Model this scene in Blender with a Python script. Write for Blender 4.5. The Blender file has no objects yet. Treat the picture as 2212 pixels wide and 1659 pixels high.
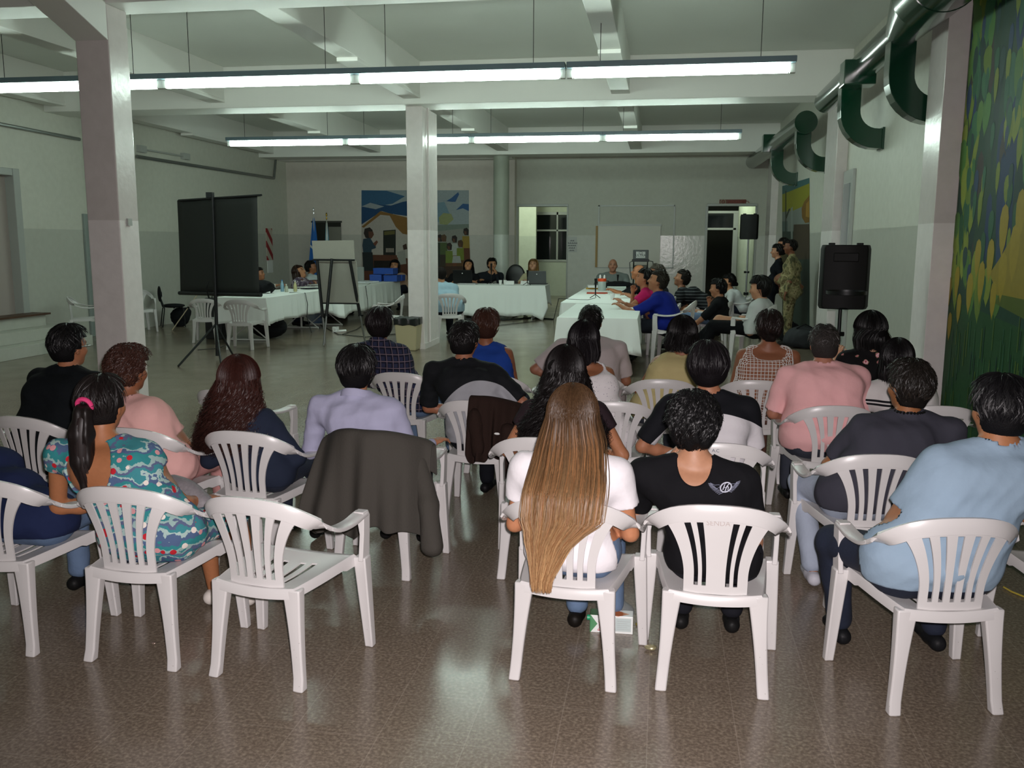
import bpy, math, random
import numpy as np
from mathutils import Vector, Matrix
from mathutils.bvhtree import BVHTree
C = bpy.context.scene.collection
R = math.radians
# ---------------------------------------------------------------- camera, world, exposure
CAM_H = 1.85
PITCH, YAW, ROLL, FPX = R(8.99), R(9.346), R(-0.2424), 1936.0
cd = bpy.data.cameras.new('camera'); cam = bpy.data.objects.new('camera', cd); C.objects.link(cam)
cd.sensor_width = 36.0; cd.lens = 36.0 * FPX / 2212.0; cd.clip_end = 200
_f = Vector((-math.sin(YAW) * math.cos(PITCH), math.cos(YAW) * math.cos(PITCH), -math.sin(PITCH)))
_r = Vector((math.cos(YAW), math.sin(YAW), 0)); _d = _f.cross(_r)
_r2 = _r * math.cos(ROLL) + _d * math.sin(ROLL); _d2 = -_r * math.sin(ROLL) + _d * math.cos(ROLL)
cam.matrix_world = Matrix(((_r2.x, -_d2.x, -_f.x, 0), (_r2.y, -_d2.y, -_f.y, 0), (_r2.z, -_d2.z, -_f.z, CAM_H), (0, 0, 0, 1)))
bpy.context.scene.camera = cam
sc = bpy.context.scene
sc.view_settings.view_transform = 'Standard'; sc.view_settings.look = 'None'
sc.cycles.diffuse_bounces = 8; sc.view_settings.exposure = 0.0; sc.view_settings.gamma = 1.0; sc.view_settings.use_curve_mapping = False
w = bpy.data.worlds.new('night'); sc.world = w; w.use_nodes = True
w.node_tree.nodes['Background'].inputs[0].default_value = (0.5, 0.6, 0.55, 1)
w.node_tree.nodes['Background'].inputs[1].default_value = 0.02
TUBE_STRENGTH = 38.0
TUBE_COLOR = (0.80, 1.0, 0.88)
def light(name, kind, loc, energy, color, size=0.1, rot=(0, 0, 0), size_y=None):
    l = bpy.data.lights.new(name, kind); l.energy = energy; l.color = color
    if kind == 'AREA':
        l.size = size
        if size_y: l.shape = 'RECTANGLE'; l.size_y = size_y
    else: l.shadow_soft_size = size
    o = bpy.data.objects.new(name, l); o.location = loc; o.rotation_euler = rot; C.objects.link(o); return o
FL = light('camera_flash', 'SPOT', (0.03, 0.02, CAM_H + 0.05), 820.0, (1.0, 0.91, 0.92), 0.02)
FL.data.spot_size = R(100); FL.data.spot_blend = 0.9; FL.rotation_euler = (R(90 - 8.99), 0, YAW)
light('corridor_lamp', 'POINT', (-4.2, 27.6, 3.5), 110, (0.85, 1, 0.8), 0.2)
light('passage_lamp', 'POINT', (1.9, 27.8, 3.7), 90, (0.85, 1, 0.8), 0.2)

def ray(px, py):
    v = _r2 * ((px - 1106) / FPX) + _d2 * ((py - 829.5) / FPX) + _f; return v
O = Vector((0, 0, CAM_H))
def atY(px, py, Y): v = ray(px, py); return O + v * (Y / v.y)
def atX(px, py, X): v = ray(px, py); return O + v * (X / v.x)
def atZ(px, py, z=0.0): v = ray(px, py); return O + v * ((z - CAM_H) / v.z)

# ---------------------------------------------------------------- helpers: objects
def lin(c):
    if isinstance(c, str):
        c = c.lstrip('#'); c = [int(c[i:i + 2], 16) / 255 for i in (0, 2, 4)]
    return tuple((x / 12.92 if x <= 0.04045 else ((x + 0.055) / 1.055) ** 2.4) for x in c)
_used = set()
def tag(o, label=None, cat=None, group=None, kind=None):
    if label: o['label'] = label
    if cat: o['category'] = cat
    if group: o['group'] = group
    if kind: o['kind'] = kind
    return o
def empty(name, loc, label, cat, group=None, rz=0.0):
    o = bpy.data.objects.new(name, None); C.objects.link(o); o.location = loc; o.rotation_euler = (0, 0, rz)
    o.empty_display_size = 0.1
    return tag(o, label, cat, group)
class MB:
    def __init__(s): s.v = []; s.f = []; s.c = []
    def add(s, vs, fs, col=None):
        n = len(s.v); s.v += [tuple(v) for v in vs]; s.f += [tuple(i + n for i in f) for f in fs]
        s.c += [col or (1, 1, 1)] * len(vs); return s
    def box(s, a, b, col=None):
        (x0, y0, z0), (x1, y1, z1) = a, b
        return s.add([(x0,y0,z0),(x1,y0,z0),(x1,y1,z0),(x0,y1,z0),(x0,y0,z1),(x1,y0,z1),(x1,y1,z1),(x0,y1,z1)],
              [(0,3,2,1),(4,5,6,7),(0,1,5,4),(1,2,6,5),(2,3,7,6),(3,0,4,7)], col)
    def prism(s, pts, z0, z1, col=None):
        n = len(pts)
        return s.add([(x, y, z0) for x, y in pts] + [(x, y, z1) for x, y in pts],
              [tuple(range(n))[::-1], tuple(range(n, 2 * n))] + [(i, (i + 1) % n, n + (i + 1) % n, n + i) for i in range(n)], col)
    def tube(s, pts, r, n=8, col=None, cap=True):
        pts = [Vector(p) for p in pts]; k = len(pts); rr = r if isinstance(r, (list, tuple)) else [r] * k
        vs = []; up = None
        for i, p in enumerate(pts):
            t = (pts[min(i + 1, k - 1)] - pts[max(i - 1, 0)]).normalized()
            if up is None: up = Vector((0, 0, 1)) if abs(t.z) < .9 else Vector((1, 0, 0))
            a = t.cross(up)
            if a.length < 1e-4: a = t.orthogonal()
            a.normalize(); b = a.cross(t).normalized(); up = b
            for j in range(n):
                th = 2 * math.pi * j / n; vs.append(p + a * (math.cos(th) * rr[i]) + b * (math.sin(th) * rr[i]))
        fs = [(i * n + j, i * n + (j + 1) % n, (i + 1) * n + (j + 1) % n, (i + 1) * n + j) for i in range(k - 1) for j in range(n)]
        if cap: fs += [tuple(range(n))[::-1], tuple((k - 1) * n + j for j in range(n))]
        return s.add(vs, fs, col)
    def loft(s, rings, closed=True, cap=True, col=None):
        n = len(rings[0]); vs = [p for r_ in rings for p in r_]; m = n if closed else n - 1
        fs = [(i * n + j, i * n + (j + 1) % n, (i + 1) * n + (j + 1) % n, (i + 1) * n + j) for i in range(len(rings) - 1) for j in range(m)]
        if cap and closed: fs += [tuple(range(n))[::-1], tuple((len(rings) - 1) * n + j for j in range(n))]
        return s.add(vs, fs, col)
    def lathe(s, prof, c=(0, 0, 0), n=20, col=None):
        return s.loft([[(c[0] + r_ * math.cos(2 * math.pi * j / n), c[1] + r_ * math.sin(2 * math.pi * j / n), c[2] + z) for j in range(n)] for r_, z in prof], col=col)
    def build(s, name, mat, parent=None, smooth=False, bevel=0, solid=0, sub=0, loc=None, colors=False, segs=2):
        me = bpy.data.meshes.new(name); me.from_pydata([tuple(v) for v in s.v], [], s.f); me.update()
        if colors:
            at = me.color_attributes.new('Col', 'FLOAT_COLOR', 'POINT')
            at.data.foreach_set('color', np.array([(c[0], c[1], c[2], 1) for c in s.c], dtype=np.float32).ravel())
        o = bpy.data.objects.new(name, me); C.objects.link(o)
        for m_ in (mat if isinstance(mat, (list, tuple)) else [mat]): me.materials.append(m_)
        if parent: o.parent = parent
        if loc is not None: o.location = loc
        if smooth: me.polygons.foreach_set('use_smooth', [True] * len(me.polygons))
        if solid: md = o.modifiers.new('s', 'SOLIDIFY'); md.thickness = solid; md.offset = 0
        if bevel: md = o.modifiers.new('b', 'BEVEL'); md.width = bevel; md.segments = segs; md.limit_method = 'ANGLE'; md.angle_limit = R(40)
        if sub: md = o.modifiers.new('u', 'SUBSURF'); md.levels = sub; md.render_levels = sub
        if smooth and not sub:
            try: me.set_sharp_from_angle(angle=R(45))
            except Exception: pass
        return o
def struct(o): o['kind'] = 'structure'; return o
def box(name, a, b, mat, parent=None, bevel=0): return MB().box(a, b).build(name, mat, parent, bevel=bevel)

# ---------------------------------------------------------------- materials
def nmat(name):
    m = bpy.data.materials.new(name); m.use_nodes = True; nt = m.node_tree; b = nt.nodes['Principled BSDF']; return m, nt, b
def pset(b, rough=.6, metal=0, spec=.5, coat=0):
    b.inputs['Roughness'].default_value = rough; b.inputs['Metallic'].default_value = metal
    b.inputs['Specular IOR Level'].default_value = spec
    if coat: b.inputs['Coat Weight'].default_value = coat; b.inputs['Coat Roughness'].default_value = .15
def mat(name, col, rough=.6, metal=0, spec=.5, noise=0, nscale=6, bump=0, bscale=60, coat=0, alpha=1, trans=0):
    m, nt, b = nmat(name); c = lin(col) if isinstance(col, str) else col; pset(b, rough, metal, spec, coat)
    b.inputs['Base Color'].default_value = (*c, 1); m.diffuse_color = (*c, 1)
    tc = nt.nodes.new('ShaderNodeTexCoord')
    if noise:
        n = nt.nodes.new('ShaderNodeTexNoise'); n.inputs['Scale'].default_value = nscale; n.inputs['Detail'].default_value = 4
        nt.links.new(tc.outputs['Object'], n.inputs['Vector'])
        mx = nt.nodes.new('ShaderNodeMix'); mx.data_type = 'RGBA'
        mx.inputs['A'].default_value = (*[x * (1 - noise) for x in c], 1); mx.inputs['B'].default_value = (*[min(1, x * (1 + noise)) for x in c], 1)
        nt.links.new(n.outputs['Fac'], mx.inputs['Factor']); nt.links.new(mx.outputs['Result'], b.inputs['Base Color'])
    if bump:
        n = nt.nodes.new('ShaderNodeTexNoise'); n.inputs['Scale'].default_value = bscale; n.inputs['Detail'].default_value = 3
        nt.links.new(tc.outputs['Object'], n.inputs['Vector'])
        bp = nt.nodes.new('ShaderNodeBump'); bp.inputs['Strength'].default_value = bump; bp.inputs['Distance'].default_value = .01
        nt.links.new(n.outputs['Fac'], bp.inputs['Height']); nt.links.new(bp.outputs['Normal'], b.inputs['Normal'])
    if alpha < 1: b.inputs['Alpha'].default_value = alpha
    if trans: b.inputs['Transmission Weight'].default_value = trans
    return m
def emis(name, col, strength):
    m = bpy.data.materials.new(name); m.use_nodes = True; nt = m.node_tree; b = nt.nodes['Principled BSDF']
    b.inputs['Base Color'].default_value = (.8, .8, .8, 1)
    b.inputs['Emission Color'].default_value = (*col, 1); b.inputs['Emission Strength'].default_value = strength; return m
def vcol(name, rough=.6, spec=.4, noise=0, nscale=300, bump=0, bscale=200, aniso=0, mul=None):
    m, nt, b = nmat(name); pset(b, rough, 0, spec)
    a = nt.nodes.new('ShaderNodeAttribute'); a.attribute_name = 'Col'; out = a.outputs['Color']
    tc = nt.nodes.new('ShaderNodeTexCoord')
    if noise:
        n = nt.nodes.new('ShaderNodeTexNoise'); n.inputs['Scale'].default_value = nscale; n.inputs['Detail'].default_value = 3
        nt.links.new(tc.outputs['Object'], n.inputs['Vector'])
        mr = nt.nodes.new('ShaderNodeMapRange'); mr.inputs['To Min'].default_value = 1 - noise; mr.inputs['To Max'].default_value = 1 + noise
        nt.links.new(n.outputs['Fac'], mr.inputs['Value'])
        mx = nt.nodes.new('ShaderNodeVectorMath'); mx.operation = 'SCALE'; nt.links.new(out, mx.inputs[0]); nt.links.new(mr.outputs[0], mx.inputs['Scale']); out = mx.outputs[0]
    nt.links.new(out, b.inputs['Base Color'])
    if bump:
        n = nt.nodes.new('ShaderNodeTexNoise'); n.inputs['Scale'].default_value = bscale
        nt.links.new(tc.outputs['Object'], n.inputs['Vector'])
        bp = nt.nodes.new('ShaderNodeBump'); bp.inputs['Strength'].default_value = bump; bp.inputs['Distance'].default_value = .004
        nt.links.new(n.outputs['Fac'], bp.inputs['Height']); nt.links.new(bp.outputs['Normal'], b.inputs['Normal'])
    return m
class G:  # tiny node-graph helper for patterned cloth
    def __init__(s, name, rough=.85, spec=.2, bump=.15):
        s.m, s.nt, s.b = nmat(name); pset(s.b, rough, 0, spec); s.tc = s.nt.nodes.new('ShaderNodeTexCoord').outputs['Object']
        sx = s.nt.nodes.new('ShaderNodeSeparateXYZ'); s.nt.links.new(s.tc, sx.inputs[0]); s.x, s.y, s.z = sx.outputs
        if bump:
            n = s.tex('Noise', 45, 3); bp = s.nt.nodes.new('ShaderNodeBump'); bp.inputs['Strength'].default_value = bump; bp.inputs['Distance'].default_value = .01
            s.nt.links.new(n.outputs['Fac'], bp.inputs['Height']); s.nt.links.new(bp.outputs['Normal'], s.b.inputs['Normal'])
    def m_(s, op, a, b=None, c=None):
        n = s.nt.nodes.new('ShaderNodeMath'); n.operation = op
        for i, v in enumerate((a, b, c)):
            if v is None: continue
            if isinstance(v, (int, float)): n.inputs[i].default_value = v
            else: s.nt.links.new(v, n.inputs[i])
        return n.outputs[0]
    def tex(s, kind, scale, detail=2, vec=None):
        n = s.nt.nodes.new('ShaderNodeTex' + kind); n.inputs['Scale'].default_value = scale
        if kind == 'Noise': n.inputs['Detail'].default_value = detail
        s.nt.links.new(vec or s.tc, n.inputs['Vector']); return n
    def mix(s, fac, a, b):
        n = s.nt.nodes.new('ShaderNodeMix'); n.data_type = 'RGBA'
        for k, v in (('A', a), ('B', b)):
            if isinstance(v, str): v = lin(v)
            if isinstance(v, tuple): n.inputs[k].default_value = (*v, 1)
            else: s.nt.links.new(v, n.inputs[k])
        if isinstance(fac, (int, float)): n.inputs['Factor'].default_value = fac
        else: s.nt.links.new(fac, n.inputs['Factor'])
        return n.outputs['Result']
    def band(s, coord, period, width, off=0.0):  # 1 inside thin bands
        t = s.m_('FRACT', s.m_('ADD', s.m_('DIVIDE', coord, period), off + 50.0)); return s.m_('LESS_THAN', t, width)
    def ramp(s, fac, stops, const=True):
        n = s.nt.nodes.new('ShaderNodeValToRGB'); cr = n.color_ramp; cr.interpolation = 'CONSTANT' if const else 'LINEAR'
        while len(cr.elements) < len(stops): cr.elements.new(.5)
        for e, (p, c) in zip(cr.elements, stops): e.position = p; e.color = (*lin(c), 1)
        s.nt.links.new(fac, n.inputs[0]); return n.outputs[0]
    def out(s, col): s.nt.links.new(col, s.b.inputs['Base Color']); return s.m

def wall_mat(name, upper, lower, zline=2.05, rough_u=.55, rough_l=.3):
    g = G(name, rough_u, .4, 0); n = g.tex('Noise', 1.2, 5); n2 = g.tex('Noise', 9, 5)
    f = g.m_('GREATER_THAN', g.z, zline)
    c = g.mix(f, lower, upper)
    dirt = g.m_('MULTIPLY', g.m_('SUBTRACT', n2.outputs['Fac'], .45), .22)
    c = g.mix(g.m_('ADD', g.m_('MULTIPLY', n.outputs['Fac'], .10), dirt), c, '#6e6a5c')
    rf = g.m_('ADD', g.m_('MULTIPLY', f, rough_u - rough_l), rough_l); g.nt.links.new(rf, g.b.inputs['Roughness'])
    bp = g.nt.nodes.new('ShaderNodeBump'); bp.inputs['Strength'].default_value = .25; bp.inputs['Distance'].default_value = .01
    n3 = g.tex('Noise', 14, 4); g.nt.links.new(n3.outputs['Fac'], bp.inputs['Height']); g.nt.links.new(bp.outputs['Normal'], g.b.inputs['Normal'])
    return g.out(c)
M = {}
M['wall'] = wall_mat('wall_paint', '#cfcfc4', '#bcbdb4')
M['wall_back'] = wall_mat('back_wall_paint', '#d0c8c0', '#bdb9b2')
M['wall_backr'] = wall_mat('back_wall_gloss', '#c0c1b6', '#d2d3cc', rough_l=.16)
M['column'] = wall_mat('column_paint', '#d6cecc', '#ece5e4', rough_u=.24, rough_l=.3)
M['ceil'] = mat('ceiling_paint', '#dcdfd9', .7, noise=.05, nscale=.8)
M['beam'] = mat('beam_paint', '#e2e2dd', .5, noise=.04, nscale=2)
def floor_mat():
    g = G('terrazzo_floor', .22, .5, 0); br = g.nt.nodes.new('ShaderNodeTexBrick'); g.nt.links.new(g.tc, br.inputs['Vector'])
    br.offset = 0; br.inputs['Scale'].default_value = 1; br.inputs['Brick Width'].default_value = .335; br.inputs['Row Height'].default_value = .335
    br.inputs['Mortar Size'].default_value = .0022; br.inputs['Mortar Smooth'].default_value = .3; br.inputs['Bias'].default_value = 0
    br.inputs['Color1'].default_value = (.9, .9, .9, 1); br.inputs['Color2'].default_value = (1.05, 1.05, 1.05, 1); br.inputs['Mortar'].default_value = (0, 0, 0, 1)
    n = g.tex('Noise', 70, 6); n2 = g.tex('Noise', 2.0, 4); v = g.tex('Voronoi', 55)
    c = g.ramp(n.outputs['Fac'], [(0, '#4c4137'), (.42, '#6d6154'), (.56, '#827566'), (.72, '#9a8e7c')], False)
    spk = g.m_('LESS_THAN', v.outputs['Distance'], .13); c = g.mix(g.m_('MULTIPLY', spk, .45), c, '#b7a78f')
    v2 = g.tex('Voronoi', 38); spk2 = g.m_('LESS_THAN', v2.outputs['Distance'], .10); c = g.mix(g.m_('MULTIPLY', spk2, .5), c, '#4c4138')
    c = g.mix(g.m_('MULTIPLY', n2.outputs['Fac'], .35), c, '#5d554a')
    c = g.mix(g.m_('MULTIPLY', br.outputs['Fac'], .32), c, '#a89d8f')
    r_ = g.m_('ADD', g.m_('MULTIPLY', n2.outputs['Fac'], .18), .13); g.nt.links.new(r_, g.b.inputs['Roughness'])
    bp = g.nt.nodes.new('ShaderNodeBump'); bp.inputs['Strength'].default_value = .12; bp.inputs['Distance'].default_value = .004
    n3 = g.tex('Noise', 9, 4); g.nt.links.new(n3.outputs['Fac'], bp.inputs['Height']); g.nt.links.new(bp.outputs['Normal'], g.b.inputs['Normal'])
    return g.out(c)
M['floor'] = floor_mat()
def plastic_mat():
    g = G('white_plastic', .32, .5, 0); n = g.tex('Noise', 5, 5); n2 = g.tex('Voronoi', 40)
    sp = g.m_('MULTIPLY', g.m_('LESS_THAN', n2.outputs['Distance'], .07), g.m_('LESS_THAN', g.z, .22))
    c = g.mix(g.m_('MULTIPLY', n.outputs['Fac'], .35), '#d0cecd', '#b4b0ac'); c = g.mix(g.m_('MULTIPLY', sp, .55), c, '#5b4a40')
    return g.out(c)
M['plastic'] = plastic_mat()
M['black'] = mat('black_plastic', '#0a0b0b', .6, spec=.25)
M['blackcloth'] = mat('black_cloth', '#16171a', .9, spec=.2, bump=.3)
M['metal'] = mat('grey_metal', '#8e9290', .35, .8)
M['blackmetal'] = mat('black_metal', '#1b1d1f', .4, .3)
M['whitemetal'] = mat('white_metal', '#c9cbc6', .4)
M['cloth'] = mat('white_tablecloth', '#e6eae7', .85, spec=.2, bump=.25, bscale=8)
M['green'] = mat('green_duct_paint', '#083422', .16, .0, .6, coat=.4, noise=.15, nscale=3)
M['wood'] = mat('dark_wood', '#4e3425', .5, noise=.3, nscale=8)
M['cable'] = mat('black_cable', '#181a1a', .5)
M['paper'] = mat('white_paper', '#dedfdd', .8)
M['blue'] = mat('blue_card', '#1e4aa0', .5, noise=.08)
M['glass'] = mat('clear_glass', '#dfe8e6', .08, trans=.9, spec=.5)
M['darkglass'] = mat('dark_window_glass', '#12161a', .06, spec=.6)
M['tube'] = emis('lit_tube', TUBE_COLOR, TUBE_STRENGTH)
M['frame'] = mat('painted_frame', '#a9aca8', .35, noise=.05)
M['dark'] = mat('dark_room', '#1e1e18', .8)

# ---------------------------------------------------------------- room shell
ZC = 4.78; XR = 2.8; XL = -10.9; YB = 25.4; YB2 = 25.75
fl = struct(box('floor', (-12, -3, -.1), (XR + .4, 33, 0), M['floor']))
struct(box('ceiling', (-12, -3, ZC), (XR + .4, 24.1, ZC + .12), M['ceil']))
struct(box('ceiling', (-12, 24.1, 4.22), (XR + .4, 33, 4.34), M['ceil']))
# left wall with a door opening (door at the top of the steps)
dy1 = (O + ray(45, 450) * (XL / ray(45, 450).x)).y; dy0 = dy1 - 1.35
mb = MB(); mb.box((XL - .25, -3, 0), (XL, dy0, ZC)); mb.box((XL - .25, dy1, 0), (XL, 33, ZC)); mb.box((XL - .25, dy0, 3.05), (XL, dy1, ZC)); mb.box((XL - .25, dy0, 0), (XL, dy1, .5))
struct(mb.build('wall_left', M['wall']))
mb = MB(); mb.box((XL - .22, dy1 - .16, .5), (XL + .03, dy1, 3.05)); mb.box((XL - .22, dy0, .5), (XL + .03, dy0 + .1, 3.05)); mb.box((XL - .21, dy0 + .1, 2.93), (XL + .02, dy1 - .16, 3.05))
d1 = struct(mb.build('door_1', M['frame'], bevel=.01)); MB().box((XL - .2, dy0 + .1, .5), (XL - .14, dy1 - .16, 2.93)).build('door_leaf', mat('beige_door', '#a79c97', .5), d1)
# second narrow grey door frame behind the column
p = atX(176, 460, XL)
struct(box('door_2', (XL, p.y, 0), (XL + .05, p.y + 1.0, 2.35), mat('grey_door', '#8b9491', .5), bevel=.008))
# right wall
struct(box('wall_right', (XR, -3, 0), (XR + .25, 33, ZC), M['wall']))
struct(box('wall_behind', (-12, -3.2, 0), (XR + .4, -3, ZC), M['wall']))
struct(box('trim_1', (XR - .2, 9.4, 0), (XR, 9.95, ZC), M['column'], bevel=.006))
struct(box('trim_2', (XR - .17, 14.92, 0), (XR, 15.9, 4.1), M['column'], bevel=.006))
struct(box('trim_3', (XR - .17, 23.4, 0), (XR, 24.28, 4.1), M['column'], bevel=.006))
# back walls: nearer left part, farther right part with openings
XS = atY(1112, 400, YB).x
struct(box('wall_back', (XL - .2, YB, 0), (XS, YB2, 4.6), M['wall_back']))
def backx(px): return atY(px, 540, YB2).x
def backz(py, px=1300): return atY(px, py, YB2).z
oz = backz(446)
oA0, oA1 = backx(1117), backx(1225); oB0, oB1 = backx(1525), backx(1631)
mb = MB()
mb.box((XS - 1, YB2, oz), (XR, YB2 + .2, 4.6)); mb.box((oA1, YB2, 0), (oB0, YB2 + .2, oz)); mb.box((oB1, YB2, 0), (XR, YB2 + .2, oz)); mb.box((XS - 1, YB2, 0), (oA0, YB2 + .2, oz))
# shallow built-in board recess above a ledge
struct(mb.build('wall_back_right', M['wall_backr']))
m = MB(); x0, x1, z0, z1 = backx(1291), backx(1426), backz(577), backz(488)
m.box((x0, YB2 - .035, z0), (x1, YB2 - .012, z1)); mb_ = m.build('wall_board', mat('cream_board', '#cfcdc4', .5)); tag(mb_, 'large plain cream board recessed in the back wall behind the seated bald person', 'board')
MB().box((x0 - .02, YB2 - .05, z1), (x1 + .02, YB2 - .0, z1 + .05)).build('top_edge', M['frame'], mb_)
MB().box((x0 - .06, YB2 - .06, z0), (x0, YB2, z1)).build('wooden_edge', mat('ochre_wood', '#9c7a3c', .5), mb_)
m = MB()
for a, b_, c_, d_ in ((1291, 1455, 443, 446), (1291, 1294, 443, 488), (1453, 1456, 443, 577), (1291, 1456, 576, 579)):
    m.box((backx(a), YB2 - .03, backz(d_)), (backx(b_), YB2, backz(c_)))
struct(m.build('trim_4', M['frame']))
# door frames of the back openings
for n_, (a, b_) in (('door_3', (oA0, oA1)), ('door_4', (oB0, oB1))):
    m = MB(); m.box((a - .02, YB2 - .04, oz), (b_ + .02, YB2 + .22, oz + .07)); m.box((a - .05, YB2 - .04, 0), (a + .02, YB2 + .22, oz)); m.box((b_ - .02, YB2 - .02, 0), (b_ + .02, YB2 + .22, oz))
    struct(m.build(n_, M['frame'], bevel=.008))
# corridor behind opening A: cross wall with a dark window
M['corr'] = wall_mat('corridor_paint', '#cfd4c2', '#c0c6b8', rough_l=.25)
cx0 = atY(1171, 500, 31).x
m = MB(); m.box((oA0 - 1.5, 29.6, 0), (cx0 - .02, 29.8, 4.3)); struct(m.build('wall_corridor_left', M['corr']))
m = MB(); wz0, wz1 = atY(1190, 562, 31.5).z, atY(1190, 458, 31.5).z
m.box((cx0 - 1, 31.5, 0), (oA1 + 1.2, 31.7, wz0)); m.box((cx0 - 1, 31.5, wz1), (oA1 + 1.2, 31.7, 4.3)); m.box((oA1 + .6, 31.5, wz0), (oA1 + 1.2, 31.7, wz1))
struct(m.build('wall_corridor_back', M['corr']))
struct(box('wall_corridor_right', (oA1 + 1.0, YB2 + .2, 0), (oA1 + 1.1, 31.5, 4.3), M['corr']))
m = MB(); wx = atY(1204, 500, 31.5).x
m.box((cx0 - .5, 31.46, wz0 - .05), (oA1 + .6, 31.54, wz0 + .02)); m.box((wx - .03, 31.46, wz0), (wx + .03, 31.54, wz1)); m.box((cx0 - .5, 31.46, (wz0 * .38 + wz1 * .62) - .03), (oA1 + .6, 31.54, (wz0 * .38 + wz1 * .62) + .03)); m.box((cx0 - .5, 31.46, wz1 - .1), (oA1 + .6, 31.54, wz1))
wn = struct(m.build('window_1', M['frame'], bevel=.004)); MB().box((cx0 - .5, 31.55, wz0), (oA1 + .6, 31.57, wz1)).build('window_pane', M['darkglass'], wn)
# passage behind opening B: side wall, transom door frame, round white column
px1 = atY(1596, 500, 30).x
struct(box('wall_passage', (px1, 29.9, 0), (XR + .3, 30.1, 4.3), M['corr']))
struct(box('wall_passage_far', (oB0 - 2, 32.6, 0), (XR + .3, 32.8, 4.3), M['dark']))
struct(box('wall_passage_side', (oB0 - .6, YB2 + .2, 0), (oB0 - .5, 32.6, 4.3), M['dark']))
m = MB(); a = atY(1528, 500, 30).x; b_ = atY(1590, 500, 30).x; zt = atY(1560, 497, 30).z; zz = atY(1560, 461, 30).z
m.box((a, 29.95, zt), (b_, 30.02, zt + .07)); m.box((b_ - .1, 29.95, 0), (b_ + .06, 30.05, zz)); m.box((a, 29.95, zz), (b_ + .06, 30.05, zz + .08)); m.box((a - .05, 29.95, 0), (a, 30.05, zz))
d5 = struct(m.build('door_5', M['frame'], bevel=.006)); MB().box((a, 29.98, zt + .07), (b_ - .1, 30.0, zz)).build('transom_pane', M['darkglass'], d5)
m = MB(); m.lathe([(.3, 0), (.3, 4.3)], (atY(1615, 500, 29.3).x, 29.3, 0), 32); struct(m.build('trim_5', M['corr'], smooth=True))

# beams and joists
struct(box('trim_6', (XL, 8.3, 4.1), (XR, 8.75, ZC), M['beam'], bevel=.01))
struct(box('trim_7', (XL, 14.9, 4.1), (XR, 15.6, ZC), M['beam'], bevel=.01))
struct(box('trim_8', (XL, 23.6, 4.1), (XR, 24.3, ZC), M['beam'], bevel=.01))
n_ = 9
for xj in (-11.2 + .6, -7.6, -4.15, -.72):
    for (ya, yb) in ((2.2, 8.3), (8.75, 14.9), (15.6, 23.6)):
        m = MB(); m.box((xj - .14, ya, 4.24), (xj + .14, yb, ZC))
        if ya > 3: m.box((xj - .145, ya + (yb - ya) * (.49 if ya < 10 else .46), 4.19), (xj + .145, yb, 4.24))
        struct(m.build('trim_%d' % n_, M['beam'], bevel=.006)); n_ += 1
struct(box('trim_%d' % n_, (XL, 2.0, 4.1), (XR, 2.45, ZC), M['beam'])); n_ += 1
struct(box('trim_%d' % n_, (XL, YB - .5, 4.12), (XS, YB, 4.45), M['beam'])); n_ += 1
# columns
def column(name, x0, x1, y0, y1, label, strip=None):
    m = MB(); m.box((x0, y0, 0), (x1, y1, 4.1)); o = struct(m.build(name, M['column'], bevel=.012))
    MB().box((x0 - .012, y0 - .012, 0), (x1 + .012, y1 + .012, .1)).build('base', M['column'], o)
    return o
cl = column('column_left', -5.68, -5.33, 8.3, 8.64, '')
m = MB(); m.add([(-5.68, 8.3, 3.76), (-5.33, 8.3, 3.76), (-5.33, 7.1, 4.17), (-5.68, 7.1, 4.17), (-5.68, 8.3, 4.78), (-5.33, 8.3, 4.78), (-5.33, 2.4, 4.78), (-5.68, 2.4, 4.78), (-5.68, 2.4, 4.17), (-5.33, 2.4, 4.17)],
   [(0, 3, 2, 1), (3, 8, 9, 2), (0, 4, 7, 8, 3), (1, 2, 9, 6, 5), (4, 5, 6, 7), (0, 1, 5, 4), (8, 7, 6, 9)]); m.build('haunch', M['beam'], cl, bevel=.006)
p = atY(236, 492, 8.5)
MB().box((-5.33, 8.42, 2.0), (-5.31, 8.49, 2.07)).build('switch_plate', M['frame'], cl)
cm = column('column_centre', -4.32, -4.03, 15.1, 16.1, '')
MB().tube([(-4.0, 15.36, 0.1), (-4.0, 15.36, 4.1)], .018).build('conduit', M['column'], cm, smooth=True)
m = MB(); m.lathe([(.21, 0), (.21, 4.1)], (-4.28, 24.1, 0), 32); struct(m.build('column_round', wall_mat('round_column_paint', '#a3a99c', '#c2c8c0', rough_l=.3), smooth=True))
# steps to the left door
st = MB(); yb0, yb1 = 12.3, 15.4
st.box((XL, dy0 - .9, 0), (XL + .95, dy1 + .35, .19)); st.box((XL, dy0 - .75, .19), (XL + .64, dy1 + .30, .38)); st.box((XL, dy0 - .6, .38), (XL + .3, dy1 + .02, .57))
so = struct(st.build('trim_steps', M['wall'], bevel=.006)); MB().box((XL, dy0 - .6, .57), (XL + .36, dy1 + .08, .6)).build('wooden_landing', M['wood'], so)

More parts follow.
